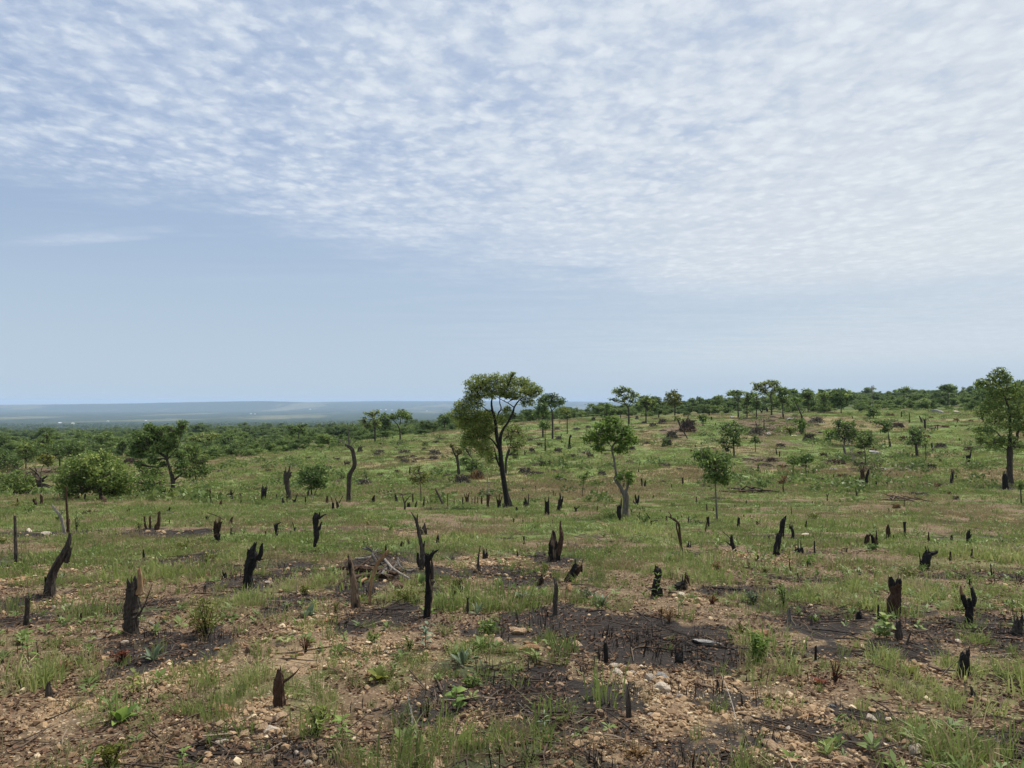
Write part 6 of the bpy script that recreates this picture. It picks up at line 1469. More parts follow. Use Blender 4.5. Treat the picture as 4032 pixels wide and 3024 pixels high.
LB = 'low heap of cut brush lying on the green slope'
for (x, y, rx, ry) in ((1210, 735, 35, 16), (1250, 800, 60, 14), (1180, 768, 18, 10), (1420, 740, 30, 18), (1410, 775, 25, 10), (1500, 810, 60, 22), (1210, 850, 45, 14), (1250, 880, 50, 18), (1040, 800, 45, 14), (1020, 820, 40, 14), (880, 785, 28, 22), (770, 905, 35, 22), (920, 1055, 70, 26), (1040, 990, 35, 12), (1190, 960, 30, 12), (730, 1015, 30, 22), (200, 1030, 26, 12), (340, 915, 40, 12), (900, 760, 30, 10), (1060, 735, 30, 10), (1490, 850, 50, 14), (1510, 720, 40, 12), (1330, 880, 30, 10), (560, 1060, 30, 10), (1470, 1045, 35, 14), (1350, 1105, 35, 10), (120, 955, 40, 12), (620, 930, 36, 12), (690, 860, 36, 10), (450, 850, 34, 10)):
    brush(LB, 'A2', x, y, rx, ry)
for (x, y, rx, ry) in ((200, 795, 36, 22), (420, 690, 40, 16), (415, 795, 45, 22), (525, 838, 45, 18), (650, 815, 45, 16), (685, 840, 35, 18), (405, 610, 32, 12), (570, 612, 40, 12), (665, 595, 26, 12), (1205, 580, 45, 16), (1280, 555, 40, 22), (1160, 725, 38, 12), (1025, 775, 36, 18), (140, 965, 65, 28), (240, 905, 45, 14), (710, 535, 24, 18), (1070, 520, 18, 14), (1130, 555, 24, 8), (260, 740, 22, 14), (180, 700, 30, 10), (820, 820, 34, 10), (1010, 880, 30, 10), (1320, 915, 40, 10), (780, 980, 45, 18), (450, 1040, 60, 18), (550, 1095, 35, 10), (870, 1110, 35, 12), (1290, 1050, 40, 12), (1420, 940, 30, 8), (1600, 800, 34, 10)):
    brush(LB, 'A3', x, y, rx, ry)
brush('big dark heap of cut brush with fresh leaves by the central slope', 'A3', 310, 905, 65, 26, 'dark')
brush('dark leafy heap of cut brush below the brown brush', 'A3', 1315, 738, 48, 32, 'dark')
brush('wide heap of bare grey brush beneath the pollarded tree', 'D', 190, 1250, 110, 46)
brush('brown bare brush heap left of the tall central trunk', 'D', 350, 1205, 110, 48, 'tan')
brush('dark leafy brush heap behind the bare grey heap', 'D', 320, 1110, 100, 40, 'dark')
brush('rust-brown brush heap around the stooping dead-topped tree', 'A3', 1490, 600, 75, 50, 'red')
brush('grey brush heap left of the rust-brown one', 'A3', 1360, 670, 60, 32)
brush('big dark log and brush heap in front of the woody litter', 'A3', 2060, 640, 80, 34, 'grey')
brush('grey brush heap under the leaning half-dead trunk', 'A4', 490, 545, 75, 24)
brush('twiggy grey heap at the foot of the dense green bush', 'A4', 430, 690, 55, 30)
brush('low grey heap left of the dense green bush', 'A4', 190, 750, 45, 16)
brush('reddish heap of dead branches beside the slanting pale poles', 'A4', 650, 890, 90, 22, 'red')
brush('pile of pale dead branches near the right border', 'E', 415, 1420, 85, 28, 'tan')
brush('reddish leaf heap on the right slope', 'A4', 1445, 930, 50, 22, 'red')
brush('dark burnt heap of branches on the lower right slope', 'A4', 1350, 1148, 90, 14)
brush('small tan heap of sticks on the lower right slope', 'A4', 1155, 1255, 45, 20, 'tan')
brush('leafy dead heap hanging on a stump, right slope', 'A4', 1215, 700, 40, 24, 'tan')
brush('grey leafy heap on the lower right slope', 'A4', 1650, 1185, 34, 18)
brush('brown heap of branches beyond the bucket-topped stump', 'A4', 1755, 778, 55, 18, 'red')
brush('heap of sticks above the thin black leaning post', 'A4', 1520, 755, 55, 22)
brush('red-brown leaf heap below the spreading dark-stemmed tree', 'A4', 1410, 820, 40, 14, 'red')
LR = 'low brown heap of dead branches on the far right slope'
for (x, y, rx, ry) in ((1170, 585, 55, 20), (1100, 495, 45, 12), (1650, 535, 30, 10), (1400, 675, 45, 14), (120, 870, 60, 18), (210, 925, 45, 16), (385, 920, 45, 14), (1010, 885, 40, 14), (970, 920, 35, 10), (700, 1000, 55, 16), (520, 1025, 50, 12), (960, 790, 40, 14), (1560, 590, 40, 10), (550, 830, 40, 18), (860, 820, 45, 20), (1580, 1140, 40, 14), (285, 1035, 35, 14), (1120, 845, 50, 10), (1770, 545, 30, 10), (1440, 515, 24, 8), (470, 450, 40, 12)):
    brush(LR, 'A4', x, y, rx, ry, 'red' if (x + y) % 3 == 0 else 'tan', 'brown heaps of dead branches on the right slope')
_q = hit(*im('A1', 370, 1150))
_r = np.random.default_rng(4)
_o = empty('uprooted_stump', _q)
tag(_o, 'dark uprooted tangle of roots and branches at the left edge', 'stump')
_m = MB()
tube(_m, _q + np.array([[-2.6, 0.3, 0.0], [-1.9, 0.1, 0.9], [-1.1, 0, 1.5], [-0.6, 0, 1.3]]), [0.55, 0.7, 0.6, 0.3], 12, 0.25, 'jag', _r)
link('root_plate', _m.mesh('root_plate', M_WOOD['brown'], _q), _o)
for _i in range(11):
    _a = _r.uniform(-0.5, 2.9)
    _m = MB()
    _p0 = _q + np.array([_r.uniform(-1.9, -0.3), _r.uniform(-0.4, 0.4), _r.uniform(0.5, 1.3)])
    _p1 = _p0 + np.array([math.cos(_a) * 1.1, _r.uniform(-0.6, 0.6), math.sin(_a) * 0.9])
    _p2 = _p1 + np.array([math.cos(_a + 0.5) * 0.9, _r.uniform(-0.5, 0.5), math.sin(_a - 0.4) * 0.8])
    tube(_m, resample([_p0, _p1, _p2], 7), np.linspace(0.13, 0.035, 7), 6, 0.15, 'flat', _r)
    link('root', _m.mesh('root', M_WOOD['bark'], _q), _o)
brush('low brown litter heap behind the tall thin reddish pole', 'A1', 740, 1310, 80, 24, 'red', None)
brush('reddish dead shrub on the slope below the far left trees', 'A1', 1070, 885, 60, 26, 'red', None)

# ------------------------------------------------------------------ scattered ground cover (nobody could count it): geometry nodes
def scatter(name, pts, rot, scl, idx, shade, protos, mat):
    """one object: points carrying turn, size, kind and tone; each gets one of the small meshes"""
    n = len(pts)
    me = bpy.data.meshes.new(name)
    me.vertices.add(n)
    me.vertices.foreach_set('co', np.asarray(pts, np.float32).ravel())
    for nm, typ, arr, key in (('rot', 'FLOAT_VECTOR', rot, 'vector'), ('scl', 'FLOAT_VECTOR', scl, 'vector'), ('kindno', 'INT', idx, 'value'), ('shade', 'FLOAT', shade, 'value')):
        a = me.attributes.new(nm, typ, 'POINT')
        a.data.foreach_set(key, np.asarray(arr, np.int32 if typ == 'INT' else np.float32).ravel())
    o = link(name, me)
    tag(o, kind='stuff')
    ng = bpy.data.node_groups.new(name, 'GeometryNodeTree')
    ng.interface.new_socket('Geometry', in_out='INPUT', socket_type='NodeSocketGeometry')
    ng.interface.new_socket('Geometry', in_out='OUTPUT', socket_type='NodeSocketGeometry')
    gi, go = ng.nodes.new('NodeGroupInput'), ng.nodes.new('NodeGroupOutput')
    m2p = ng.nodes.new('GeometryNodeMeshToPoints')
    ng.links.new(gi.outputs[0], m2p.inputs['Mesh'])
    join = ng.nodes.new('GeometryNodeJoinGeometry')
    for p in protos:
        oi = ng.nodes.new('GeometryNodeObjectInfo')
        oi.inputs['Object'].default_value = p
        g2i = ng.nodes.new('GeometryNodeGeometryToInstance')
        ng.links.new(oi.outputs['Geometry'], g2i.inputs[0])
        ng.links.new(g2i.outputs[0], join.inputs[0])
    iop = ng.nodes.new('GeometryNodeInstanceOnPoints')
    ng.links.new(m2p.outputs[0], iop.inputs['Points'])
    ng.links.new(join.outputs[0], iop.inputs['Instance'])
    iop.inputs['Pick Instance'].default_value = True

    def named(nm, typ):
        nd = ng.nodes.new('GeometryNodeInputNamedAttribute')
        nd.data_type = typ
        nd.inputs['Name'].default_value = nm
        return nd.outputs['Attribute']
    ng.links.new(named('kindno', 'INT'), iop.inputs['Instance Index'])
    e2r = ng.nodes.new('FunctionNodeEulerToRotation')
    ng.links.new(named('rot', 'FLOAT_VECTOR'), e2r.inputs[0])
    ng.links.new(e2r.outputs[0], iop.inputs['Rotation'])
    ng.links.new(named('scl', 'FLOAT_VECTOR'), iop.inputs['Scale'])
    ng.links.new(iop.outputs[0], go.inputs[0])
    md = o.modifiers.new('scatter', 'NODES')
    md.node_group = ng
    return o


def proto_obj(name, me):
    return bpy.data.objects.new(name, me)        # never linked to the scene: only its mesh is used


def blades_mesh(name, n, spread, h0, h1, width, mat, rnd, lean=0.5, seg=2, flat=0.0):
    """n tapering, bending blades"""
    th, rr = rnd.uniform(0, 2 * math.pi, n), spread * rnd.uniform(0, 1, n) ** 0.6
    base = np.stack([rr * np.cos(th), rr * np.sin(th), np.zeros(n) - 0.01], 1)
    h = rnd.uniform(h0, h1, n)
    az = th + rnd.normal(0, 0.9, n)
    out = np.stack([np.cos(az), np.sin(az), np.zeros(n)], 1)
    side = np.stack([-np.sin(az), np.cos(az), np.zeros(n)], 1)
    tw = rnd.uniform(0, math.pi, n)
    side = side * np.cos(tw)[:, None] + out * np.sin(tw)[:, None]
    ln = (lean * rnd.uniform(0.2, 1.3, n))
    up = np.array([0, 0, 1.0])
    mid_ = base + up * (h * 0.6)[:, None] + out * (h * ln * 0.28)[:, None]
    tip = base + up * (h * (1.0 - 0.35 * ln))[:, None] + out * (h * ln * 0.95)[:, None]
    w = width * rnd.uniform(0.7, 1.3, n)[:, None]
    V = np.empty((n, 5, 3))
    V[:, 0], V[:, 1] = base - side * w * 0.5, base + side * w * 0.5
    V[:, 2], V[:, 3] = mid_ + side * w * 0.42, mid_ - side * w * 0.42
    V[:, 4] = tip
    me = bpy.data.meshes.new(name)
    faces = []
    for i in range(n):
        b = i * 5
        faces += [(b, b + 1, b + 2, b + 3), (b + 3, b + 2, b + 4)]
    me.from_pydata(V.reshape(-1, 3).tolist(), [], faces)
    t = np.repeat(np.clip(rnd.normal(0.45, 0.22, n), 0, 1), 2)
    a = me.attributes.new('tint', 'FLOAT', 'FACE')
    a.data.foreach_set('value', t.astype(np.float32))
    me.materials.append(mat)
    return me


def area_points(n, y0, y1, power, umax=0.80, rng=RNG):
    """points ahead of the camera; density over the land falls as 1/distance**power"""
    e_ = 2 - power
    t = rng.uniform(0, 1, n)
    y = (y0 ** e_ + t * (y1 ** e_ - y0 ** e_)) ** (1 / e_) if abs(e_) > 1e-6 else y0 * (y1 / y0) ** t
    u = rng.uniform(-umax, umax, n)
    x = u * y + rng.normal(0, 0.3, n)
    return x, y


def upright(n, rng=RNG, tilt=0.12):
    return np.stack([rng.normal(0, tilt, n), rng.normal(0, tilt, n), rng.uniform(0, 6.283, n)], 1)


def uni(s):
    return np.stack([s, s, s], 1)


# ---- grass
rg = np.random.default_rng(91)
NEAR_G = [proto_obj('grass_tuft', blades_mesh('grass_tuft', 20 + 5 * k, 0.055 + 0.012 * k, 0.05, 0.17, 0.0058, M_LEAF['grass'], rg, 0.55 + 0.1 * (k % 3))) for k in range(7)]
NEAR_S = [proto_obj('straw_tuft', blades_mesh('straw_tuft', 18 + 5 * k, 0.06 + 0.01 * k, 0.05, 0.17, 0.0042, M_LEAF['straw'], rg, 0.8)) for k in range(5)]
MID_G = [proto_obj('grass_patch', blades_mesh('grass_patch', 60, 0.34, 0.03, 0.095, 0.015, M_LEAF['grass'], rg, 0.6)) for k in range(6)]
MID_S = [proto_obj('straw_patch', blades_mesh('straw_patch', 60, 0.34, 0.03, 0.105, 0.012, M_LEAF['straw'], rg, 0.7)) for k in range(5)]
FAR_G = [proto_obj('grass_field', blades_mesh('grass_field', 80, 1.15, 0.05, 0.17, 0.075, M_LEAF['grass'], rg, 0.7)) for k in range(6)]
FAR_S = [proto_obj('straw_field', blades_mesh('straw_field', 80, 1.15, 0.05, 0.17, 0.060, M_LEAF['straw'], rg, 0.7)) for k in range(5)]


STP = np.array(STUMPS)


def near_wood(x, y):
    """fire left the soil bare round the foot of each stump"""
    m = np.zeros(len(x))
    for sx_, sy_ in STP:
        if sy_ > 48: continue
        r = np.sqrt(((x - sx_) / 0.30) ** 2 + ((y - sy_ + 0.35) / 0.75) ** 2)
        m = np.maximum(m, 0.85 * (1 - sstep(r, 0.5, 1.3)))
    return m


def grow(name_g, name_s, n, y0, y1, power, PG, PS, keep, s0, s1, soft=0.0, fade_in=None, fade_out=None, umax=0.8):
    x, y = area_points(n, y0, y1, power, umax)
    cm = cover_masks(x, y)
    dn = fbm(x, y, 0.5 + 0.02 * y[0], 205, 2) if False else fbm(x, y, 0.45, 205, 2)
    p = cm['grass'] * keep * (0.35 + 1.3 * sstep(dn, 0.35, 0.65)) + soft
    p = p * (1 - 0.97 * cm['woodland'] * sstep(y, 130, 260)) * (1 - 0.6 * sstep(cm['ash'], 0.2, 0.7))
    if fade_in: p = p * sstep(y, *fade_in)
    if fade_out: p = p * (1 - sstep(y, *fade_out))
    p = p * (1 - near_wood(x, y))
    ok = RNG.uniform(0, 1, n) < p
    x, y = x[ok], y[ok]
    dry = cm['dry'][ok]
    lush = cm['lush'][ok]
    z = ground(x, y)
    n = len(x)
    isdry = RNG.uniform(0, 1, n) < np.clip(0.22 + 0.9 * dry, 0, 0.95)
    s = RNG.uniform(s0, s1, n) * (0.45 + 1.2 * fbm(x, y, 0.5 + 0.012 * y, 207, 2)) * (1 + 0.2 * lush) * np.where(RNG.uniform(0, 1, n) > 0.95, 1.7, 1.0)
    tone = np.clip(0.5 + 0.40 * lush + 0.9 * (fbm(x, y, 2.5 + 0.03 * np.mean(y), 209, 3) - 0.5) + RNG.normal(0, 0.16, n), 0, 1.2)
    for nm, m_, PR in ((name_g, ~isdry, PG), (name_s, isdry, PS)):
        k = int(m_.sum())
        if k < 3: continue
        sc = uni(s[m_])
        sc[:, 2] *= RNG.uniform(0.75, 1.3, k)
        scatter(nm, np.stack([x[m_], y[m_], z[m_]], 1), upright(k), sc, RNG.integers(0, len(PR), k), tone[m_], PR, None)


grow('grass_tufts', 'straw_tufts', 32000, 3.3, 19, 1.15, NEAR_G, NEAR_S, 0.40, 0.45, 1.15, 0.05, fade_out=(13, 19))
grow('grass_meadow', 'straw_meadow', 52000, 9, 75, 1.0, MID_G, MID_S, 0.72, 0.6, 1.15, 0.02, fade_in=(9, 16), fade_out=(52, 75))
grow('hillside_grass', 'hillside_straw', 46000, 42, 300, 1.0, FAR_G, FAR_S, 0.85, 0.55, 1.1, 0.0, fade_in=(42, 60))

# ---- gravel
def rock_mesh(name, k, mat, sub=1, flat=0.62, rough=0.28):
    import bmesh
    rnd = np.random.default_rng(900 + k)
    bm = bmesh.new()
    bmesh.ops.create_icosphere(bm, subdivisions=sub, radius=1.0)
    me = bpy.data.meshes.new(name)
    bm.to_mesh(me)
    bm.free()
    co = np.empty(len(me.vertices) * 3)
    me.vertices.foreach_get('co', co)
    co = co.reshape(-1, 3)
    # chop with random planes: flat broken faces
    for i in range(9):
        nrm = rnd.normal(0, 1, 3)
        nrm /= np.linalg.norm(nrm)
        dd = rnd.uniform(0.34, 0.72)
        h = co @ nrm - dd
        co = co - np.maximum(h, 0)[:, None] * nrm * 0.92
    co *= 1 + rough * 0.35 * rnd.normal(0, 0.4, (len(co), 1))
    co *= np.array([1.0, rnd.uniform(0.65, 0.95), flat * rnd.uniform(0.8, 1.2)])
    me.vertices.foreach_set('co', co.ravel())
    a = me.attributes.new('tint', 'FLOAT', 'FACE')
    a.data.foreach_set('value', np.full(len(me.polygons), 0.5, np.float32))
    me.materials.append(mat)
    return me


PEB = [proto_obj('pebble', rock_mesh('pebble', k, M_LEAF['gravel'])) for k in range(8)]
x, y = area_points(330000, 3.3, 19, 1.35)
cm = cover_masks(x, y)
p = (0.34 + 0.66 * cm['stone']) * (1 - 0.80 * cm['ash']) * (1 - 0.5 * cm['grass'] * (1 - cm['stone'])) * (1 - sstep(y, 13, 19)) * sstep(fbm(x, y, 0.7, 301, 3), 0.22, 0.52)
ok = RNG.uniform(0, 1, len(x)) < p
x, y = x[ok], y[ok]
n = len(x)
s = np.clip(np.exp(RNG.normal(math.log(0.0064), 0.66, n)) * (1 + 0.4 * cm['stone'][ok]), 0.005, 0.05) * (1 + 0.035 * (y - 4))
sc = uni(s)
scatter('gravel', np.stack([x, y, ground(x, y) + s * 0.25], 1), upright(n, tilt=0.35), sc, RNG.integers(0, 8, n), np.clip(RNG.normal(0.48, 0.36, n) + 0.10 * cm['stone'][ok], -0.25, 1.2), PEB, None)

# farther stones on bare patches
x, y = area_points(26000, 11, 60, 1.0)
cm = cover_masks(x, y)
p = (0.05 + 0.9 * cm['stone'] + 0.25 * cm['ash']) * sstep(fbm(x, y, 1.6, 303, 3), 0.42, 0.62) * (1 - 0.6 * cm['lush'])
ok = RNG.uniform(0, 1, len(x)) < p
x, y = x[ok], y[ok]
n = len(x)
s = RNG.uniform(0.02, 0.075, n)
scatter('scattered_rubble', np.stack([x, y, ground(x, y) + s * 0.2], 1), upright(n, tilt=0.3), uni(s), RNG.integers(0, 8, n), np.clip(RNG.normal(0.55, 0.28, n), -0.2, 1.1), PEB, None)

# ---- leaf litter
def litter_mesh(k):
    rnd = np.random.default_rng(40 + k)
    L, w = 1.0, rnd.uniform(0.28, 0.5)
    c = rnd.uniform(0.05, 0.35)
    v = [(-0.5, 0, 0.03), (-0.15, w * 0.5, c * 0.6), (0.2, w * 0.42, c), (0.5, 0.04, c * 0.4), (0.2, -w * 0.42, c * 0.8), (-0.15, -w * 0.5, c * 0.3), (0.0, 0, 0.0)]
    f = [(0, 6, 1), (1, 6, 2), (2, 6, 3), (3, 6, 4), (4, 6, 5), (5, 6, 0)]
    mb = MB()
    mb.add(v, f, 0.45)
    return mb.mesh('fallen_leaf', M_LEAF['litter'])


LIT = [proto_obj('fallen_leaf', litter_mesh(k)) for k in range(5)]
x, y = area_points(90000, 3.3, 17, 1.35)
cm = cover_masks(x, y)
p = (0.75 - 0.2 * cm['ash']) * sstep(fbm(x, y, 0.6, 311, 3), 0.30, 0.58) * (1 - sstep(y, 11, 17))
ok = RNG.uniform(0, 1, len(x)) < p
x, y = x[ok], y[ok]
n = len(x)
s = RNG.uniform(0.022, 0.060, n) * (1 + 0.03 * (y - 4))
scatter('leaf_litter', np.stack([x, y, ground(x, y) + 0.006], 1), upright(n, tilt=0.3), uni(s), RNG.integers(0, 5, n), np.clip(RNG.normal(0.38, 0.32, n) - 0.25 * cm['ash'][ok], -0.4, 1.1), LIT, None)

# ---- twigs
def twig_mesh(k):
    rnd = np.random.default_rng(60 + k)
    mb = MB()
    p = np.array([[-0.5, 0, 0.015], [-0.15, rnd.uniform(-0.08, 0.08), 0.03], [0.15, rnd.uniform(-0.08, 0.08), 0.025], [0.5, rnd.uniform(-0.1, 0.1), 0.03]])
    tube(mb, p, [0.016, 0.014, 0.012, 0.007], 4, 0.1, 'flat', rnd)
    if k % 2:
        tube(mb, np.array([p[1], p[1] + [0.2, 0.14, 0.04]]), [0.009, 0.005], 3, 0.1, 'flat', rnd)
    return mb.mesh('twig', M_LEAF['twig'])


TWG = [proto_obj('twig', twig_mesh(k)) for k in range(6)]
x, y = area_points(11500, 3.3, 22, 1.3)
cm = cover_masks(x, y)
p = (0.30 + 0.6 * cm['ash'] + 0.2 * cm['stone']) * sstep(fbm(x, y, 1.2, 321, 3), 0.36, 0.6)
ok = RNG.uniform(0, 1, len(x)) < p
x, y = x[ok], y[ok]
n = len(x)
s = RNG.uniform(0.10, 0.42, n) * (1 + 0.02 * y)
scatter('twigs', np.stack([x, y, ground(x, y) + 0.008], 1), upright(n, tilt=0.12), uni(s), RNG.integers(0, 6, n), np.clip(RNG.normal(0.52, 0.34, n) - 0.30 * cm['ash'][ok], -0.4, 1.1), TWG, None)

# burnt stalks that stand up out of the ash
SPK = [proto_obj('burnt_stalk', blades_mesh('burnt_stalk', 7, 0.07, 0.05, 0.17, 0.006, M_LEAF['twig'], rg, 0.3)) for k in range(4)]
x, y = area_points(5200, 3.3, 22, 1.3)
cm = cover_masks(x, y)
ok = RNG.uniform(0, 1, len(x)) < (0.8 * cm['ash'] + 0.10) * sstep(fbm(x, y, 0.8, 331, 2), 0.4, 0.6)
x, y = x[ok], y[ok]
n = len(x)
scatter('burnt_stalks', np.stack([x, y, ground(x, y)], 1), upright(n), uni(RNG.uniform(0.6, 1.4, n)), RNG.integers(0, 4, n), np.clip(RNG.normal(-0.1, 0.2, n), -0.5, 0.5), SPK, None)

# ---- low weeds
def weed_mesh(k):
    rnd = np.random.default_rng(70 + k)
    nl = 8 + k
    V = []
    for i in range(nl):
        az = rnd.uniform(0, 6.283)
        el = rnd.uniform(0.1, 1.0)
        L = rnd.uniform(0.5, 1.0)
        w = L * rnd.uniform(0.22, 0.34)
        d = np.array([math.cos(az) * math.cos(el), math.sin(az) * math.cos(el), math.sin(el)])
        sd_ = np.array([-math.sin(az), math.cos(az), 0])
        b = np.array([0, 0, rnd.uniform(0, 0.5)])
        V += [b, b + d * L * 0.5 + sd_ * w * 0.5, b + d * L - np.array([0, 0, 0.18 * L]), b + d * L * 0.5 - sd_ * w * 0.5]
    return quads_mesh('weed', np.array(V), 4, M_LEAF['weed'], np.clip(rnd.normal(0.45, 0.2, nl), 0, 1))


WED = [proto_obj('weed', weed_mesh(k)) for k in range(6)]
x, y = area_points(36000, 3.3, 60, 1.2)
cm = cover_masks(x, y)
p = (0.22 + 0.36 * cm['grass']) * (1 - 0.8 * cm['ash']) * sstep(fbm(x, y, 1.4, 341, 3), 0.44, 0.62)
ok = RNG.uniform(0, 1, len(x)) < p
x, y = x[ok], y[ok]
n = len(x)
s = RNG.uniform(0.04, 0.12, n) * (1 + 0.022 * y)
scatter('low_weeds', np.stack([x, y, ground(x, y)], 1), upright(n), uni(s), RNG.integers(0, 6, n), np.clip(RNG.normal(0.45, 0.28, n), 0, 1.2), WED, None)

# tall tussocks, some with seed stalks
TUS = [proto_obj('tussock', blades_mesh('tussock', 46, 0.13, 0.16, 0.40, 0.012, M_LEAF['grass'], rg, 0.75)) for k in range(4)]
x, y = area_points(5200, 3.6, 130, 1.0)
cm = cover_masks(x, y)
p = (0.06 + 0.42 * cm['grass']) * (1 - 0.9 * cm['ash']) * (1 - cm['woodland']) * sstep(fbm(x, y, 0.8 + 0.02 * y, 347, 3), 0.45, 0.60)
ok = RNG.uniform(0, 1, len(x)) < p
x, y = x[ok], y[ok]
n = len(x)
scatter('grass_tussocks', np.stack([x, y, ground(x, y)], 1), upright(n), uni(RNG.uniform(0.45, 0.95, n) * (0.45 + 0.55 * sstep(y, 6, 20) + 0.006 * y)), RNG.integers(0, 4, n), np.clip(RNG.normal(0.55, 0.35, n), 0, 1.3), TUS, None)
TSS = [proto_obj('straw_stalk', blades_mesh('straw_stalk', 22, 0.12, 0.14, 0.42, 0.006, M_LEAF['straw'], rg, 0.7)) for k in range(4)]
x, y = area_points(5200, 3.6, 60, 1.1)
cm = cover_masks(x, y)
p = (0.16 + 0.6 * cm['dry']) * (1 - 0.8 * cm['ash']) * sstep(fbm(x, y, 0.8 + 0.02 * y, 348, 3), 0.45, 0.62)
ok = RNG.uniform(0, 1, len(x)) < p
x, y = x[ok], y[ok]
n = len(x)
scatter('straw_stalks', np.stack([x, y, ground(x, y)], 1), upright(n), uni(RNG.uniform(0.4, 0.9, n) * (0.45 + 0.55 * sstep(y, 6, 20) + 0.008 * y)), RNG.integers(0, 4, n), np.clip(RNG.normal(0.4, 0.35, n), -0.2, 1.2), TSS, None)

# leafy regrowth and small herbs on the slope
HRB = [proto_obj('herb', quads_mesh('herb', leaf_quads(rg.normal(0, 1, (60, 3)) * [0.36, 0.36, 0.2] + [0, 0, 0.24], 0.26, rg, 0.0), 4, M_LEAF['weed'], np.clip(rg.normal(0.4, 0.25, 60), 0, 1))) for k in range(5)]
x, y = area_points(9000, 40, 300, 1.0)
cm = cover_masks(x, y)
p = (0.22 + 0.5 * cm['lush'] + 0.25 * cm['wood']) * (1 - cm['woodland']) * sstep(fbm(x, y, 9.0, 351, 3), 0.40, 0.60)
ok = RNG.uniform(0, 1, len(x)) < p
x, y = x[ok], y[ok]
n = len(x)
scatter('slope_herbs', np.stack([x, y, ground(x, y)], 1), upright(n), uni(RNG.uniform(0.4, 1.5, n)), RNG.integers(0, 5, n), np.clip(RNG.normal(0.36, 0.32, n), -0.2, 1.1), HRB, None)

# woody rubbish strewn on the cleared slope
RUB = []
for k in range(5):
    rnd = np.random.default_rng(770 + k)
    mb = MB()
    for i in range(16):
        a = rnd.uniform(0, 6.283)
        c = rnd.normal(0, 0.55, 2)
        L = rnd.uniform(0.3, 1.0)
        v0 = np.array([c[0] - math.cos(a) * L, c[1] - math.sin(a) * L, rnd.uniform(0.02, 0.2)])
        v1 = np.array([c[0] + math.cos(a) * L, c[1] + math.sin(a) * L, rnd.uniform(0.02, 0.4)])
        tube(mb, [v0, (v0 + v1) / 2 + rnd.normal(0, 0.08, 3), v1], [0.05, 0.045, 0.03], 4, 0.1, 'flat', rnd, rnd.uniform(0.2, 0.9))
    RUB.append(proto_obj('slash_wood', mb.mesh('slash_wood', M_LEAF['twig'])))
x, y = area_points(5000, 44, 260, 1.0)
cm = cover_masks(x, y)
p = (0.05 + 0.85 * cm['wood']) * (1 - cm['woodland']) * sstep(fbm(x, y, 6.0, 361, 3), 0.36, 0.58)
ok = RNG.uniform(0, 1, len(x)) < p
x, y = x[ok], y[ok]
n = len(x)
scatter('slash_wood', np.stack([x, y, ground(x, y)], 1), upright(n, tilt=0.05), uni(RNG.uniform(0.35, 1.0, n)), RNG.integers(0, 5, n), np.clip(RNG.normal(0.45, 0.3, n), -0.2, 1.0), RUB, None)
# pale stones on the slope
x, y = area_points(3600, 44, 260, 1.0)
cm = cover_masks(x, y)
p = (0.07 + 0.5 * cm['wood']) * (1 - cm['woodland']) * sstep(fbm(x, y, 8.0, 371, 3), 0.42, 0.62) * (x > -6)
ok = RNG.uniform(0, 1, len(x)) < p
x, y = x[ok], y[ok]
n = len(x)
s3 = uni(RNG.uniform(0.12, 0.5, n))
s3[:, 2] *= 0.5
scatter('slope_stones', np.stack([x, y, ground(x, y)], 1), upright(n, tilt=0.1), s3, RNG.integers(0, 8, n), np.clip(RNG.normal(0.75, 0.25, n), 0, 1.15), PEB, None)

# ---- the woodland mass past the clearing
def wood_proto(k):
    rnd = np.random.default_rng(800 + k)
    V, T = [], []
    tall = k % 3
    hh = (2.2, 3.4, 4.6)[tall]
    ncl = 9 + 3 * tall
    for i in range(ncl):
        c = np.array([rnd.normal(0, 0.95), rnd.normal(0, 0.95), hh * rnd.uniform(0.35 if tall else 0.2, 0.95)])
        r = np.array([rnd.uniform(0.5, 1.0), rnd.uniform(0.5, 1.0), rnd.uniform(0.32, 0.6)])
        P, Tt, tone = clump_centres(c, r, 0.34, rnd, 1.25)
        V.append(leaf_quads(P, 0.36, rnd, 0.2))
        T.append(tone)
    me = quads_mesh('woodland_tree', np.vstack(V), 4, M_LEAF['belt'], np.concatenate(T))
    return proto_obj('woodland_tree', me)


WOODP = [wood_proto(k) for k in range(9)]
STEM = []
x, y = area_points(34000, 58, 4200, 1.25, 0.86)
cm = cover_masks(x, y)
dens = sstep(fbm(x, y, 24.0, 401, 3), 0.30, 0.55)
u_ = x / y
p = cm['woodland'] * (0.30 + 0.70 * dens) * (1 - 0.35 * (1 - sstep(y, 100, 200)))
# bare brown openings on the left, below the plain
openi = sstep(fbm(x, y, 30.0, 405, 2), 0.55, 0.7) * (u_ < -0.2) * (y < 220)
p = p * (1 - 0.8 * openi)
ok = RNG.uniform(0, 1, len(x)) < p
x, y = x[ok], y[ok]
n = len(x)
far_ = sstep(y, 180, 700)
s = RNG.uniform(0.45, 1.05, n) * (0.80 + 0.75 * far_) * (1 + 0.5 * (RNG.uniform(0, 1, n) > 0.93))
near_edge = 1 - sstep(y, 90, 230)
s = s * (1 - 0.35 * near_edge)
sc = uni(s)
sc[:, :2] *= RNG.uniform(0.9, 1.5, (n, 1))
tone = np.clip(RNG.normal(0.42, 0.24, n) + 0.5 * (fbm(x, y, 60.0, 411, 2) - 0.5), -0.2, 1.0)
scatter('woodland', np.stack([x, y, ground(x, y) - 0.2], 1), upright(n, tilt=0.03), sc, RNG.integers(0, 9, n), tone, WOODP, None)

# ------------------------------------------------------------------ single stones
ROCKS = {k: [rock_mesh('stone', 20 + i, M_ROCK[k], 2, 0.62, 0.16) for i in range(5)] for k in M_ROCK}


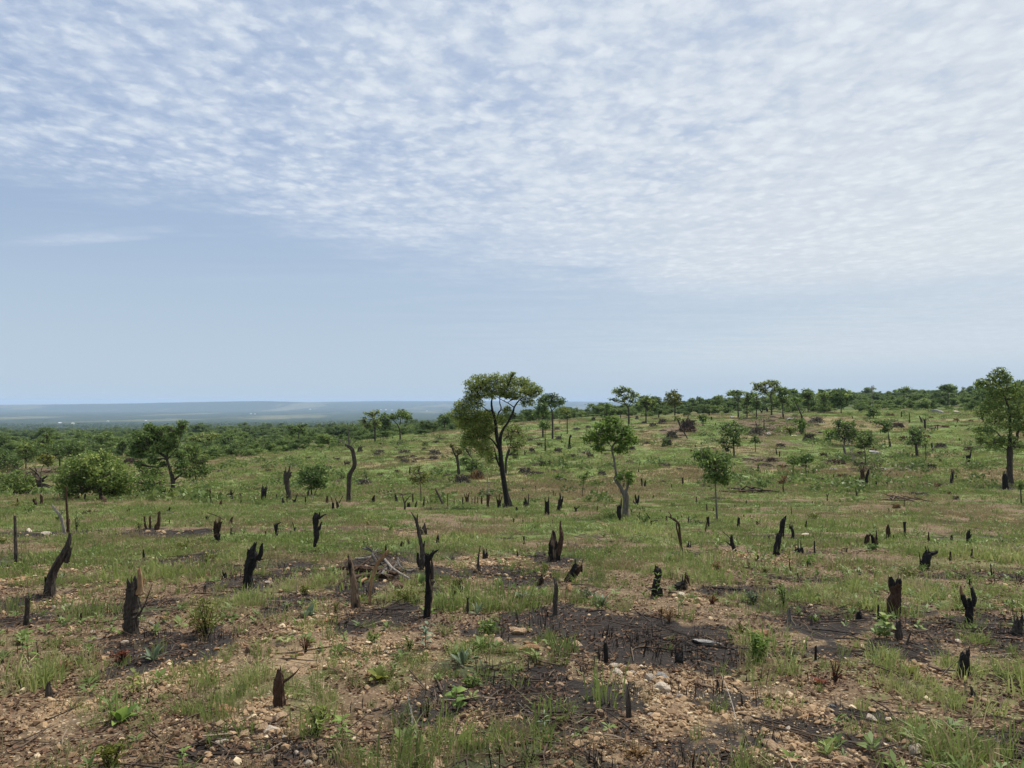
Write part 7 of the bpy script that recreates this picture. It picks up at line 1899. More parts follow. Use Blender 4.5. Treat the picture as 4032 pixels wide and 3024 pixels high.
def stone(label, crop, x, y, w, h, kind='tan', g=None, name='stone', cat='stone', turn=None):
    """(x, y) is the foot of the stone, w and h its seen width and height"""
    px, py = im(crop, x, y - 0.12 * h)
    q = hit(px, py)
    k = int(x * 5 + y * 3) % 5
    o = link(name, ROCKS[kind][k])
    sx, sz = 0.57 * msize(crop, w, q[1]), 0.57 * msize(crop, h, q[1])
    o.scale = (sx * 1.1, 0.5 * (sx + sz) * 1.1, max(sz / 0.55, sx * 0.35))
    o.location = q + np.array([0, 0, sz * 0.45])
    o.rotation_euler = (((x * 0.37) % 0.5) - 0.25, ((y * 0.23) % 0.4) - 0.2, (x * 0.9) % 6.28 if turn is None else turn)
    tag(o, label, cat, g)
    return o


gp = 'stones of the rubble heap'
LP = 'tan broken stone in the rubble heap around the grey-faced post'
for x_, y_, w_, h_ in ((920, 700, 120, 60), (880, 650, 90, 60), (1100, 800, 110, 45), (1040, 700, 70, 45), (1000, 760, 70, 40), (1140, 905, 80, 50), (1010, 860, 60, 35), (930, 860, 90, 40), (1240, 990, 70, 60), (1400, 990, 90, 60), (1200, 860, 60, 40), (840, 790, 60, 30), (960, 740, 60, 36), (1070, 660, 60, 40), (870, 730, 60, 34), (1300, 960, 55, 40), (1160, 840, 60, 34), (1340, 880, 60, 36), (940, 810, 54, 30), (1230, 940, 50, 40), (1420, 890, 70, 40), (1320, 1030, 60, 40), (1080, 870, 50, 30), (880, 840, 54, 28), (1500, 920, 60, 36), (1180, 1040, 60, 36)):
    stone(LP, 'C3', x_, y_, w_, h_, 'tan' if (x_ + y_) % 3 else 'white', gp)
stone('big rounded grey-white stone in the rubble heap', 'C3', 1290, 840, 160, 105, 'white', gp)
stone('upright pointed slab of stone in the rubble heap', 'C3', 1185, 765, 95, 100, 'white', gp, 'flat_stone', turn=0.5)
stone('rough tan block at the back of the rubble heap', 'C3', 1020, 690, 90, 100, 'tan', gp)
stone('orange stone at the lower side of the rubble heap', 'C3', 1265, 930, 55, 60, 'orange', gp)
stone('large flat grey stone behind the big rounded one', 'C3', 1290, 740, 140, 70, 'grey', gp)
stone('left stone of two low ones right of the rubble heap', 'C3', 1450, 780, 130, 50, 'tan')
stone('right stone of two low ones right of the rubble heap', 'C3', 1590, 790, 130, 50, 'brown')
stone('long pale grey slab lying on the ash', 'C3', 1650, 450, 260, 50, 'grey', None, 'flat_stone', turn=0.0)
stone('large smooth tan boulder left of the bright green bush', 'C3', 2080, 385, 210, 80, 'orange', None, 'boulder', 'boulder')
stone('small pale stone at the foot of the bright green bush', 'C3', 1985, 600, 42, 34, 'white')
stone('square-cut small stone on the lower ash', 'C3', 758, 1035, 66, 60, 'tan')
stone('flat tan stone on the lower ash', 'C3', 742, 955, 74, 36, 'tan')
stone('tan stone among burnt stalks, left of the ash', 'C3', 432, 795, 84, 46, 'tan')
stone('knobbly tan boulder at the left end of the ash', 'C3', 92, 370, 160, 70, 'tan', None, 'boulder', 'boulder')
stone('orange ridge of rock below the knobbly tan boulder', 'C3', 185, 500, 190, 66, 'orange', None, 'boulder', 'boulder')
stone('small orange stone above the orange ridge of rock', 'C3', 168, 450, 90, 40, 'orange')
stone('long flat tan stone on the upper ash', 'C3', 585, 455, 140, 24, 'tan')
stone('egg-shaped tan stone left of the broad black post', 'C3', 556, 550, 60, 34, 'tan')
stone('brown stone near the reddish stick', 'C3', 2112, 730, 72, 40, 'brown')
stone('rough tan stone in gravel below the reddish stick', 'C3', 2000, 1110, 90, 76, 'tan')
stone('tan stone at the lower left of the grass tufts', 'C3', 84, 1290, 66, 46, 'tan')
stone('pinkish stone beside a thin seedling, centre front', 'C3', 355, 1240, 76, 40, 'orange')
stone('pinkish stone at the bottom border, centre', 'C3', 505, 1460, 90, 60, 'orange')
stone('small tan stone left of the pinkish bottom stone', 'C3', 385, 1470, 70, 40, 'tan')
stone('big pale broken block at the right front', 'C4', 1345, 1380, 190, 120, 'white', None, 'boulder', 'boulder')
stone('brown stone leaning on the big pale block', 'C4', 1240, 1390, 76, 66, 'brown')
stone('small pale stone on top left of the big pale block', 'C4', 1256, 1265, 50, 46, 'white')
stone('large tan stone near the bottom right of centre', 'C4', 392, 1390, 120, 72, 'tan')
stone('wide flat tan rock at the bottom, left of the large tan stone', 'C4', 100, 1310, 190, 60, 'tan', None, 'boulder', 'boulder')
stone('yellowish block of stone on the right gravel', 'C4', 268, 1028, 96, 46, 'tan')
stone('pale cracked stone in the trench', 'C4', 955, 1085, 104, 62, 'white')
stone('brown stone in bright grass at the right', 'C4', 1760, 930, 96, 46, 'orange')
stone('row stone of tan rock in grass at the right', 'C4', 1890, 930, 120, 46, 'tan')
stone('pinkish stone in front of the green tufts at the right', 'C4', 1310, 680, 76, 66, 'orange')
stone('yellow curled stone right of the pinkish one', 'C4', 1490, 680, 60, 60, 'tan')
stone('tan stone right of the yellow curled one', 'C4', 1400, 650, 70, 40, 'tan')
stone('round pale stone in gravel, right front', 'C4', 246, 1175, 84, 56, 'white')
stone('brown upright stone right of the round pale one', 'C4', 452, 1250, 60, 70, 'brown')
stone('small white stone above the trench', 'C4', 790, 985, 66, 38, 'white')
stone('tan flat rock at the bottom border right', 'C4', 715, 1440, 190, 56, 'tan', None, 'boulder', 'boulder')
stone('white stone on the ash at the right', 'C4', 1680, 440, 90, 30, 'white')
stone('flat pale stone in grass at the right border', 'C4', 2155, 115, 90, 40, 'white')
stone('small brown stone left of the ash tufts at the right', 'C4', 318, 360, 44, 30, 'orange')
stone('dark flat grey stone in the trench', 'C4', 628, 975, 48, 40, 'grey')
# centre and left front
stone('big rounded tan stone with pits, centre front', 'C2', 2005, 465, 150, 96, 'tan', None, 'boulder', 'boulder')
stone('flat tan rock behind the pitted rounded stone', 'C2', 2170, 340, 120, 46, 'tan')
stone('rough tan boulder above the stone pile, left front', 'C2', 205, 1095, 180, 110, 'tan', None, 'boulder', 'boulder')
stone('white-veined boulder in the stone pile, left front', 'C2', 140, 1185, 170, 86, 'white', None, 'boulder', 'boulder')
stone('tan boulder at the left of the white-veined one', 'C2', 50, 1180, 110, 90, 'tan', None, 'boulder', 'boulder')
stone('brown-tan stone right of the white-veined boulder', 'C2', 362, 1200, 84, 52, 'tan')
stone('egg-like tan stone by a curved twig', 'C2', 502, 1420, 116, 86, 'tan')
gl = 'small stones of the left pile'
for x_, y_, w_, h_ in ((130, 1420, 100, 66), (450, 1465, 90, 60), (40, 1240, 70, 50), (110, 1240, 80, 50), (240, 1240, 60, 46), (300, 1275, 50, 40), (345, 1370, 64, 46), (220, 1390, 60, 40), (395, 1400, 54, 38), (180, 1330, 60, 44), (300, 1340, 50, 36), (240, 1310, 54, 36), (60, 1330, 56, 40), (130, 1300, 46, 34)):
    stone('loose tan stone spilling from the pile at the left front', 'C2', x_, y_, w_, h_, 'tan' if x_ % 3 else 'white', gl)
stone('flat pinkish tan stone beyond the brown hacked stump', 'C2', 348, 690, 160, 46, 'tan')
stone('brown stone right of the flat pinkish stone', 'C2', 660, 695, 100, 60, 'brown')
stone('small orange-tan stone under a yellow-leaved weed', 'C2', 958, 706, 64, 34, 'orange')
stone('flat cream stone on gravel, centre front', 'C2', 1098, 524, 66, 28, 'white')
stone('tan lump of rock behind the grey-green rosette', 'C2', 545, 250, 110, 60, 'tan', None, 'boulder', 'boulder')
stone('second tan lump beside the lump behind the rosette', 'C2', 625, 275, 120, 54, 'orange', None, 'boulder', 'boulder')
stone('tan rubble stone left of the two tan lumps', 'C2', 385, 290, 110, 70, 'tan')
stone('round little stone at the edge of the left ash', 'C2', 347, 205, 46, 40, 'tan')
stone('tan stone in the gravel, lower right of centre', 'C2', 1958, 1320, 76, 60, 'tan')
stone('square tan stone below the round-leaved weed', 'C2', 1803, 1005, 80, 44, 'tan')
stone('greenish tan stone by a leafy weed', 'C2', 585, 885, 110, 50, 'tan')
stone('brown block beside the curved brown root', 'C2', 872, 1005, 110, 60, 'brown')
stone('large flat tan rock at the bottom border, centre', 'C2', 1520, 1470, 290, 66, 'tan', None, 'boulder', 'boulder')
stone('yellow-brown stone in the weeds, left of the grey forked stick', 'C2', 765, 1125, 80, 56, 'tan')
stone('flat pink rock at the top of the left pile', 'C1', 1870, 1010, 250, 80, 'orange', None, 'boulder', 'boulder')
stone('pinkish stone at the front left of the left pile', 'C1', 1690, 1245, 110, 60, 'orange')
stone('white-pink stone at the front of the left pile', 'C1', 1836, 1270, 116, 56, 'white')
stone('tan stone in the middle of the left pile', 'C1', 2012, 1235, 116, 100, 'tan')
stone('big cracked stone at the right of the left pile', 'C1', 2165, 1190, 126, 110, 'tan', None, 'boulder', 'boulder')
stone('small tan stone below the left pile', 'C1', 1985, 1440, 80, 44, 'tan')
stone('small brown stone below the left pile', 'C1', 1765, 1335, 54, 46, 'tan')
stone('pale brown stone under a big-leaved plant, left front', 'C1', 1082, 1145, 66, 36, 'brown')
stone('white flat stone on the ash by the thick tan-topped stump', 'C1', 1020, 448, 84, 34, 'white')
stone('brown-white stone on the ash right of the rosette', 'C1', 1522, 480, 74, 48, 'orange')
stone('tan stone right of the brown-white one', 'C1', 1782, 505, 62, 42, 'orange')
stone('upright brown stone in weeds, left half', 'C1', 2072, 520, 66, 76, 'brown')
stone('rust-coloured stone in grass, left half', 'C1', 1362, 245, 76, 44, 'orange')
stone('white stone of the rubble left of the thick tan-topped stump', 'C1', 556, 145, 76, 44, 'white')
stone('tan block of the rubble left of the thick tan-topped stump', 'C1', 640, 135, 100, 56, 'tan')
stone('pale little stone at the left end of that rubble', 'C1', 446, 158, 66, 36, 'white')
stone('flat tan stone of the rubble, by a dry leaf', 'C1', 770, 262, 100, 30, 'tan')
stone('small stone by the foot of the thick tan-topped stump', 'C1', 772, 362, 46, 32, 'white')
stone('flat rust stone behind the rubble left of the thick tan-topped stump', 'C1', 890, 200, 70, 40, 'orange')
# farther off
stone('brown boulder beside the brush heap', 'B2', 1190, 885, 120, 70, 'brown', None, 'boulder', 'boulder')
stone('round brown stone below the brush heap', 'B2', 1085, 905, 60, 54, 'brown')
stone('tan stone left of the left post by the brush heap', 'B2', 560, 745, 60, 56, 'tan')
stone('flat tan stone near the knobbly black trunk', 'B2', 285, 730, 70, 32, 'tan')
stone('cream flat stone at the left of the middle clearing', 'B2', 122, 842, 66, 26, 'white')
stone('tan stone at the back of the middle clearing', 'B2', 640, 725, 70, 40, 'tan')
stone('orange stone right of the splintered trunk', 'B2', 1625, 1045, 90, 36, 'orange')
stone('pale stone in the far straw grass', 'B2', 1085, 318, 50, 20, 'white')
stone('rust rock on the far gravel strip', 'B2', 2115, 645, 90, 34, 'orange')
stone('tan stone behind the two-horned brown stump', 'B3', 468, 550, 66, 50, 'tan')
stone('orange rounded stone left of the slender post', 'B3', 178, 912, 96, 50, 'orange')
stone('upright orange stone right of the slender post', 'B3', 515, 915, 66, 86, 'orange')
stone('grey-white stone by the square black stump block', 'B3', 1425, 970, 96, 80, 'white')
stone('second pale stone by the square black stump block', 'B3', 1500, 970, 90, 60, 'tan')
stone('tan stone at the right of the two pale ones', 'B3', 1590, 990, 90, 50, 'tan')
stone('rust-red flat rock in rubble on the right', 'B3', 1950, 625, 120, 36, 'orange')
stone('pale stone in grass left of the tall forked stump', 'B4', 848, 752, 74, 36, 'white')
stone('long white stone in the right meadow', 'B4', 395, 440, 80, 20, 'white')
stone('flat reddish stones at the left border', 'B1', 190, 810, 170, 40, 'orange', None, 'boulder', 'boulder')
stone('flat tan stone left of the leaning rugged stump', 'B1', 110, 835, 110, 30, 'orange')
stone('pale flat stone on the left rubble strip', 'B1', 250, 412, 90, 28, 'white')
stone('second pale flat stone on the left rubble strip', 'B1', 380, 432, 90, 24, 'white')
stone('third pale flat stone on the left rubble strip', 'B1', 452, 446, 70, 20, 'white')
stone('tan stone in front of the three upright posts', 'B1', 1360, 430, 64, 42, 'tan')
stone('small tan stone left of the three upright posts', 'B1', 1222, 422, 50, 30, 'tan')
stone('small orange stone in the left meadow', 'B1', 1592, 718, 50, 26, 'orange')
stone('flat stone in rubble behind the leaning rugged stump', 'B1', 370, 722, 90, 26, 'tan')
# rocks on the hillside
for lab_, x_, y_, w_, h_, kd in (('pale boulder in front of the big dark log heap', 102, 672, 66, 36, 'grey'), ('wide grey rock outcrop at the head of the right slope', 1485, 478, 120, 36, 'grey'), ('pale rock right of the grey outcrop', 1660, 480, 70, 26, 'white'), ('flat dark rock slab on the right slope', 1062, 955, 90, 26, 'grey'), ('whitish rock right of the dark rock slab', 1192, 955, 66, 26, 'white'), ('pale low boulder above the rotten rag-bark stump', 632, 955, 70, 28, 'grey'), ('pale small boulder left of the low boulder', 486, 968, 60, 26, 'white'), ('long flat stone slab on the right slope', 990, 810, 140, 20, 'grey'), ('second flat stone slab right of the long one', 1180, 808, 90, 14, 'grey'), ('pale rock by the feathery shrub', 310, 675, 56, 20, 'white'), ('grey rock in the woody litter', 260, 540, 90, 30, 'grey')):
    stone(lab_, 'A4', x_, y_, w_, h_, kd, None, 'boulder', 'boulder')
stone('grey rock beside the brush at the top of the slope', 'A3', 1870, 525, 60, 26, 'grey', None, 'boulder', 'boulder')
stone('pale rock at the end of the big dark log heap', 'A3', 2165, 668, 66, 28, 'white', None, 'boulder', 'boulder')

# ------------------------------------------------------------------ leafy plants of the clearing
def leaf_blade(name, mat, w=0.35, fold=0.12, curl=0.25, serr=0.0, k=0):
    """one leaf along +X, length 1: midrib, folded halves, drooping tip"""
    n = 6
    xs = np.linspace(0, 1, n)
    prof = np.sin(np.pi * np.clip(xs, 0.02, 0.985) ** 0.85) * w * 0.5
    if serr: prof = prof * (1 + serr * (np.arange(n) % 2 - 0.5))
    z = 0.10 * np.sin(xs * 2.2) - curl * xs ** 2
    V = []
    for i in range(n):
        V += [(xs[i], prof[i], z[i] + prof[i] * fold * 2), (xs[i], 0, z[i]), (xs[i], -prof[i], z[i] + prof[i] * fold * 2)]
    f = []
    for i in range(n - 1):
        a = 3 * i
        f += [(a, a + 3, a + 4, a + 1), (a + 1, a + 4, a + 5, a + 2)]
    mb = MB()
    mb.add(V, f, 0.3 + 0.25 * (k % 3))
    return mb.mesh(name, mat, smooth=True)


LEAFM = {}


def leaf_for(shape, mat, k):
    key = (shape, mat, k)
    if key not in LEAFM:
        w, curl = {'long': (0.22, 0.18), 'broad': (0.52, 0.25), 'round': (0.80, 0.15), 'oval': (0.36, 0.30)}[shape]
        LEAFM[key] = leaf_blade('leaf', M_LEAF[mat], w, 0.16, curl * (0.7 + 0.3 * k), 0, k)
    return LEAFM[key]


STEMM = {}


def stem_mesh(h, r, mat, k):
    rnd = np.random.default_rng(1200 + k)
    mb = MB()
    pts = np.array([[0, 0, -0.03], [rnd.normal(0, 0.03) * h, rnd.normal(0, 0.03) * h, h * 0.5], [rnd.normal(0, 0.08) * h, rnd.normal(0, 0.08) * h, h]])
    Q = resample(pts, 6)
    tube(mb, Q, np.linspace(r, r * 0.4, 6), 5, 0.05, 'flat', rnd)
    return mb.mesh('stem', M_WOOD[mat]), Q


def plant(label, crop, x, y, w, h, kind='sprout', leaf='mid', shape='oval', nleaf=10, name='leafy_plant', cat='plant', g=None, lay=0.0):
    """(x, y) is where it leaves the soil, w and h its seen size. kinds: rosette, sprout, bush, fern"""
    px, py = im(crop, x, y)
    q = hit(px, py)
    rnd = np.random.default_rng(int(x * 17 + y * 5))
    W_, H_ = msize(crop, w, q[1]), msize(crop, h, q[1])
    root = empty(name, q)
    tag(root, label, cat, g)
    if kind in ('bush', 'fern'):
        st = MB()
        nst = 7 if kind == 'bush' else 9
        C = []
        for i in range(nst):
            a = rnd.uniform(0, 6.283)
            rr = W_ * 0.5 * rnd.uniform(0.15, 0.95)
            hh = H_ * rnd.uniform(0.55, 1.0) * (1 - 0.35 * (rr / (W_ * 0.5)) ** 2)
            P_ = resample([[0, 0, -0.02], [rr * 0.45 * math.cos(a), rr * 0.45 * math.sin(a), hh * 0.6], [rr * math.cos(a), rr * math.sin(a), hh]], 7)
            tube(st, P_, np.linspace(0.006, 0.002, 7), 4, 0.05, 'flat', rnd)
            for k in range(nleaf):
                p = P_[rnd.integers(1 if kind == 'bush' else 2, 7)]
                C.append(p + rnd.normal(0, 1, 3) * [W_ * 0.085, W_ * 0.085, H_ * 0.06])
        C = np.array(C)
        C[:, 2] = np.maximum(C[:, 2], 0.012)
        link('stem', st.mesh('stem', M_WOOD['brown' if leaf != 'tan' else 'rust']), root)
        ls = max(min(W_ * (0.15 if kind == 'bush' else 0.11), 0.05), q[1] / F * 2.0)
        me = quads_mesh('foliage', leaf_quads(C, ls, rnd, 0.05, 0.42 if kind == 'bush' else 0.25), 4, M_LEAF[leaf], np.clip(rnd.normal(0.5, 0.24, len(C)), 0, 1))
        link('foliage', me, root)
        return root
    if kind == 'rosette':
        for k in range(nleaf):
            a = k * 2.4 + rnd.uniform(-0.3, 0.3)
            el = rnd.uniform(0.35, 1.25)
            L = math.hypot(W_ * 0.5 * math.cos(el) * 1.1, H_ * math.sin(el)) * rnd.uniform(0.75, 1.1)
            o = link('leaf', leaf_for(shape, leaf, k % 3), root)
            o.location = (0.012 * math.cos(a), 0.012 * math.sin(a), 0.0)
            o.scale = (L, L, L)
            o.rotation_euler = (rnd.normal(0, 0.2), -el, a)
    else:
        me, Q = stem_mesh(H_ * 0.92, max(0.0035, H_ * 0.016), 'brown' if leaf in ('red', 'tan') else 'rust', int(x) % 9)
        s_ = link('stem', me, root)
        for k in range(nleaf):
            t = 0.22 + 0.78 * (k + 0.5) / nleaf
            p = Q[min(int(t * 5.99), 5)]
            a = k * 2.4 + rnd.uniform(-0.4, 0.4)
            el = rnd.uniform(0.0, 0.55) + 0.7 * max(0, t - 0.7)
            L = W_ * 0.52 * rnd.uniform(0.75, 1.1) * (1.0 - 0.25 * t)
            o = link('leaf', leaf_for(shape, leaf, k % 3), root)
            o.location = tuple(p)
            o.scale = (L, L, L)
            o.rotation_euler = (rnd.normal(0, 0.25), -el, a)
    return root


PL = plant
PL('upright light-green sprout with oval leaves at the left border', 'C1', 240, 690, 190, 290, 'sprout', 'bright', 'oval', 16)
PL('grey-green rosette on black ash by the thick tan-topped stump', 'C1', 1275, 580, 190, 170, 'rosette', 'grey', 'long', 11)
PL('seedling with yellow-lime leaves on a brown stem, left front', 'C1', 1110, 860, 170, 180, 'sprout', 'yellow', 'broad', 11)
PL('plant with broad upright green leaves, left front', 'C1', 1000, 1095, 230, 210, 'rosette', 'bright', 'broad', 9)
PL('low clump of yellow-green oval leaves at the bottom left', 'C1', 930, 1465, 340, 240, 'bush', 'yellow', 'oval', 26)
PL('slender seedling with pointed leaves at the bottom left', 'C1', 1510, 1475, 190, 150, 'sprout', 'bright', 'oval', 9)
PL('dark red leafy seedling in gravel, left front', 'C1', 515, 660, 130, 110, 'rosette', 'red', 'broad', 8)
PL('orange-red herb on a burnt knob, left front', 'C1', 1030, 590, 220, 120, 'bush', 'red', 'oval', 16)
PL('small crimson-leaved seedling above the orange-red herb', 'C1', 808, 545, 70, 66, 'rosette', 'red', 'broad', 6)
PL('big feathery yellow-green shrub right of the thick tan-topped stump', 'B1', 1715, 1295, 330, 380, 'fern', 'yellow', 'oval', 60, 'feathery_shrub', 'shrub')
PL('reddish lower spray of the feathery shrubs, left of the big one', 'B1', 1640, 1250, 240, 180, 'fern', 'tan', 'oval', 30, 'feathery_shrub', 'shrub')
PL('yellow-green ferny patch in the left meadow', 'B1', 1560, 570, 380, 110, 'fern', 'yellow', 'oval', 50, 'feathery_shrub', 'shrub')
PL('bright lime herb beside the ash in the left meadow', 'B1', 1735, 670, 150, 110, 'bush', 'yellow', 'oval', 24)
PL('green leafy weed in the gravel left of the thick tan-topped stump', 'B1', 640, 1120, 120, 110, 'bush', 'mid', 'oval', 16)
PL('single large pale leaf seedling by the leaning rugged stump', 'B1', 530, 790, 110, 56, 'rosette', 'grey', 'round', 4)
PL('green sprout beside the three upright posts', 'B1', 1150, 395, 130, 120, 'bush', 'mid', 'oval', 22)
PL('dark leafy sprout beside the bent pale branch', 'B1', 630, 400, 90, 210, 'bush', 'dark', 'oval', 18)
PL('leafy clump at the knee of the bent pale branch', 'B1', 480, 320, 90, 70, 'bush', 'mid', 'oval', 16)
PL('low olive shrub at the left border below the thin straight pole', 'B1', 160, 745, 160, 90, 'bush', 'olive', 'oval', 26)
PL('yellow herb at the left border of the meadow', 'B1', 20, 510, 100, 60, 'bush', 'yellow', 'oval', 20)
PL('yellow-topped weed beyond the left rubble strip', 'B1', 150, 215, 150, 70, 'bush', 'yellow', 'oval', 18)
PL('bluish-green weed patch by the shattered left stumps', 'B1', 230, 260, 170, 110, 'bush', 'mid', 'oval', 26)
PL('white-tipped seedling at the foot of the black two-pronged stump', 'B1', 2058, 850, 70, 120, 'rosette', 'grey', 'long', 7)
PL('leafy sprig at the foot of the thick tan-topped stump', 'B1', 1005, 1265, 80, 80, 'rosette', 'mid', 'oval', 6)
PL('orange dead sprig by the ash of the left meadow', 'B1', 1505, 705, 110, 60, 'bush', 'tan', 'oval', 12)
# centre
PL('grey-green plant with wide floppy leaves, centre left', 'C2', 450, 225, 190, 130, 'rosette', 'grey', 'broad', 7)
PL('yellow-green leafy seedling behind the two tan lumps', 'C2', 672, 190, 120, 130, 'bush', 'yellow', 'oval', 16)
PL('seedling with wide spread serrate leaves, bottom centre', 'C2', 1250, 1290, 230, 160, 'rosette', 'mid', 'broad', 9)
PL('small sprig with four oval leaves at the bottom', 'C2', 650, 1420, 110, 100, 'sprout', 'mid', 'oval', 6)
PL('tall weed clump with pale leaves right of the stone pile', 'C2', 520, 1190, 330, 260, 'bush', 'olive', 'oval', 22)
PL('leafy weed right of the pale clump, left of the forked stick', 'C2', 730, 1310, 230, 250, 'sprout', 'bright', 'oval', 18)
PL('round-leaved bright weed, right of the forked stick', 'C2', 1680, 1000, 210, 210, 'sprout', 'bright', 'round', 11)
PL('tall grey-green weed in the middle front', 'C2', 1430, 490, 200, 230, 'sprout', 'grey', 'oval', 16)
PL('olive weed left of the tall grey-green weed', 'C2', 1290, 500, 160, 150, 'bush', 'olive', 'oval', 16)
PL('yellowing low plant with bent leaves on gravel', 'C2', 1040, 750, 260, 130, 'rosette', 'yellow', 'broad', 8)
PL('velvety white-green spike plant by the pitted stone', 'C2', 1730, 620, 150, 240, 'rosette', 'grey', 'long', 12)
PL('single white-leaved shoot on gravel', 'C2', 1900, 665, 60, 100, 'rosette', 'grey', 'long', 4)
PL('leafy bright herb left of the pitted stone', 'C2', 1890, 490, 200, 110, 'bush', 'bright', 'oval', 26)
PL('broad-leaved herb patch above the pitted stone', 'C2', 1960, 360, 260, 130, 'bush', 'mid', 'oval', 28)
PL('pointed-leaf herb among grass, centre front', 'C2', 970, 430, 160, 90, 'bush', 'mid', 'oval', 20)
PL('leafy weed with light tips, right of centre front', 'C2', 1800, 800, 200, 110, 'bush', 'mid', 'oval', 20)
PL('fine yellow-green sprig near the forked stick', 'C2', 1440, 1050, 120, 160, 'fern', 'olive', 'oval', 16)
PL('narrow seedling right of the forked stick', 'C2', 1560, 1330, 90, 100, 'sprout', 'mid', 'long', 8)
PL('tiny lime weed left front', 'C2', 330, 560, 90, 70, 'rosette', 'yellow', 'broad', 5)
PL('reddish-brown spiky dead plant, left front', 'C2', 430, 510, 140, 130, 'fern', 'red', 'oval', 16)
PL('broad pale dead leaf plant at the bottom border', 'C2', 790, 1450, 170, 90, 'rosette', 'tan', 'broad', 4, 'dead_leaf_plant')
PL('large leaf shoots around the splintered trunk foot', 'B2', 1440, 1110, 150, 130, 'rosette', 'mid', 'broad', 8)
PL('feathery yellow plant in front of the brush heap', 'B2', 1290, 990, 260, 150, 'fern', 'yellow', 'oval', 40, 'feathery_shrub', 'shrub')
PL('tall feathery green-yellow frond plant', 'B2', 1660, 960, 190, 200, 'fern', 'yellow', 'oval', 36, 'feathery_shrub', 'shrub')
PL('grey-leaved plant right of the narrow peg', 'B2', 1850, 1090, 140, 130, 'rosette', 'grey', 'long', 9)
PL('white velvety shoot above the narrow peg', 'B2', 1815, 1000, 70, 110, 'rosette', 'grey', 'long', 6)
PL('pale green leafy weed left of the left post', 'B2', 420, 930, 160, 90, 'bush', 'yellow', 'oval', 20)
PL('lime-leaved seedling between the post and the Y-branch', 'B2', 895, 975, 70, 66, 'rosette', 'yellow', 'round', 4)
PL('leafy weed behind the splintered trunk', 'B2', 1395, 850, 120, 110, 'rosette', 'mid', 'broad', 7)
PL('dark bluish weed in the straw grass', 'B2', 1125, 410, 90, 80, 'bush', 'mid', 'oval', 20)
PL('leafy green patch below the knobbly trunk', 'B2', 560, 600, 330, 90, 'bush', 'bright', 'oval', 36)
PL('yellow-green young bush in the far grass', 'B2', 940, 355, 110, 56, 'bush', 'yellow', 'oval', 20)
PL('broad grey-green plant left of the slender post', 'B3', 120, 990, 200, 120, 'rosette', 'grey', 'broad', 12)
PL('grey-leaved plant right of the upright orange stone', 'B3', 780, 1030, 170, 160, 'rosette', 'grey', 'long', 13)
PL('pale leafy herb right of the upright orange stone', 'B3', 630, 970, 180, 110, 'bush', 'grey', 'oval', 20)
PL('young shoots hiding the black leafy stump', 'B3', 1235, 960, 140, 200, 'sprout', 'bright', 'long', 14)
PL('bushy tan dead shrub at the edge of the ash', 'B3', 1335, 1160, 150, 140, 'fern', 'tan', 'oval', 40, 'dead_shrub', 'shrub')
PL('orange dead stalk left of the tan dead shrub', 'B3', 1280, 1110, 60, 90, 'fern', 'tan', 'oval', 14, 'dead_shrub', 'shrub')
PL('small yellow fern near the two-horned stump', 'B3', 310, 745, 100, 90, 'fern', 'yellow', 'oval', 20)
PL('bushy green weed in the middle grass', 'B3', 845, 610, 120, 110, 'bush', 'mid', 'oval', 26)
PL('red-brown dead herb beside white stones', 'B3', 1690, 1010, 120, 90, 'fern', 'red', 'oval', 24)
PL('grey weed by the dark peg on the right', 'B3', 2040, 1010, 160, 130, 'bush', 'grey', 'oval', 26)
PL('tall grey-green weed at the right of the middle', 'B3', 1865, 970, 90, 120, 'rosette', 'mid', 'long', 10)
PL('yellow-leaved weed near the charred log in grass', 'B3', 2140, 770, 90, 80, 'bush', 'yellow', 'oval', 18)
PL('orange-yellow sprig in the right middle', 'B3', 1740, 730, 120, 90, 'fern', 'tan', 'oval', 20)
PL('compact bright green bush on the ash, right of centre', 'C3', 2070, 585, 230, 250, 'bush', 'bright', 'oval', 90, 'green_bush', 'bush')
PL('lime sprig above the compact bright green bush', 'C3', 1935, 360, 120, 90, 'bush', 'yellow', 'oval', 18)
PL('narrow-leaved grey seedling in gravel, centre', 'C3', 300, 1190, 160, 170, 'sprout', 'grey', 'long', 12)
PL('fine green herb right of the narrow-leaved seedling', 'C3', 440, 1130, 130, 110, 'fern', 'olive', 'oval', 20)
PL('dark straggly weed at the lower left of the gravel', 'C3', 190, 1440, 200, 130, 'fern', 'mid', 'oval', 22)
PL('rusty dead leaves seedling at the bottom centre', 'C3', 1050, 1390, 240, 110, 'bush', 'tan', 'oval', 20)
PL('tall dark bluish shrub weed at the right', 'B4', 220, 1040, 140, 220, 'bush', 'mid', 'oval', 34)
PL('large-leaved vine at the foot of the tall forked stump', 'C4', 1060, 400, 190, 180, 'sprout', 'mid', 'round', 15)
PL('yellow-green leafy shrub by the right straw', 'B4', 1235, 810, 170, 110, 'bush', 'yellow', 'oval', 34)
PL('yellow feathery herb left of the Y-shaped stump', 'B4', 1660, 1040, 160, 120, 'fern', 'yellow', 'oval', 40)
PL('yellowish fern patch in the right meadow', 'B4', 460, 320, 160, 80, 'fern', 'yellow', 'oval', 34)
PL('green herb around the short peg', 'B4', 415, 690, 200, 110, 'bush', 'bright', 'oval', 34)
PL('leafy shrub at the foot of the brown cluster', 'B4', 950, 560, 140, 70, 'bush', 'dark', 'oval', 30)
PL('dark leafy bush behind the right snouted stump', 'B4', 1790, 520, 150, 60, 'bush', 'dark', 'oval', 30)
PL('orange-leaved herb at the right middle', 'B4', 660, 970, 120, 80, 'fern', 'tan', 'oval', 16)
PL('red-stemmed dead herb on gravel, right front', 'C4', 640, 760, 160, 200, 'fern', 'red', 'oval', 24)
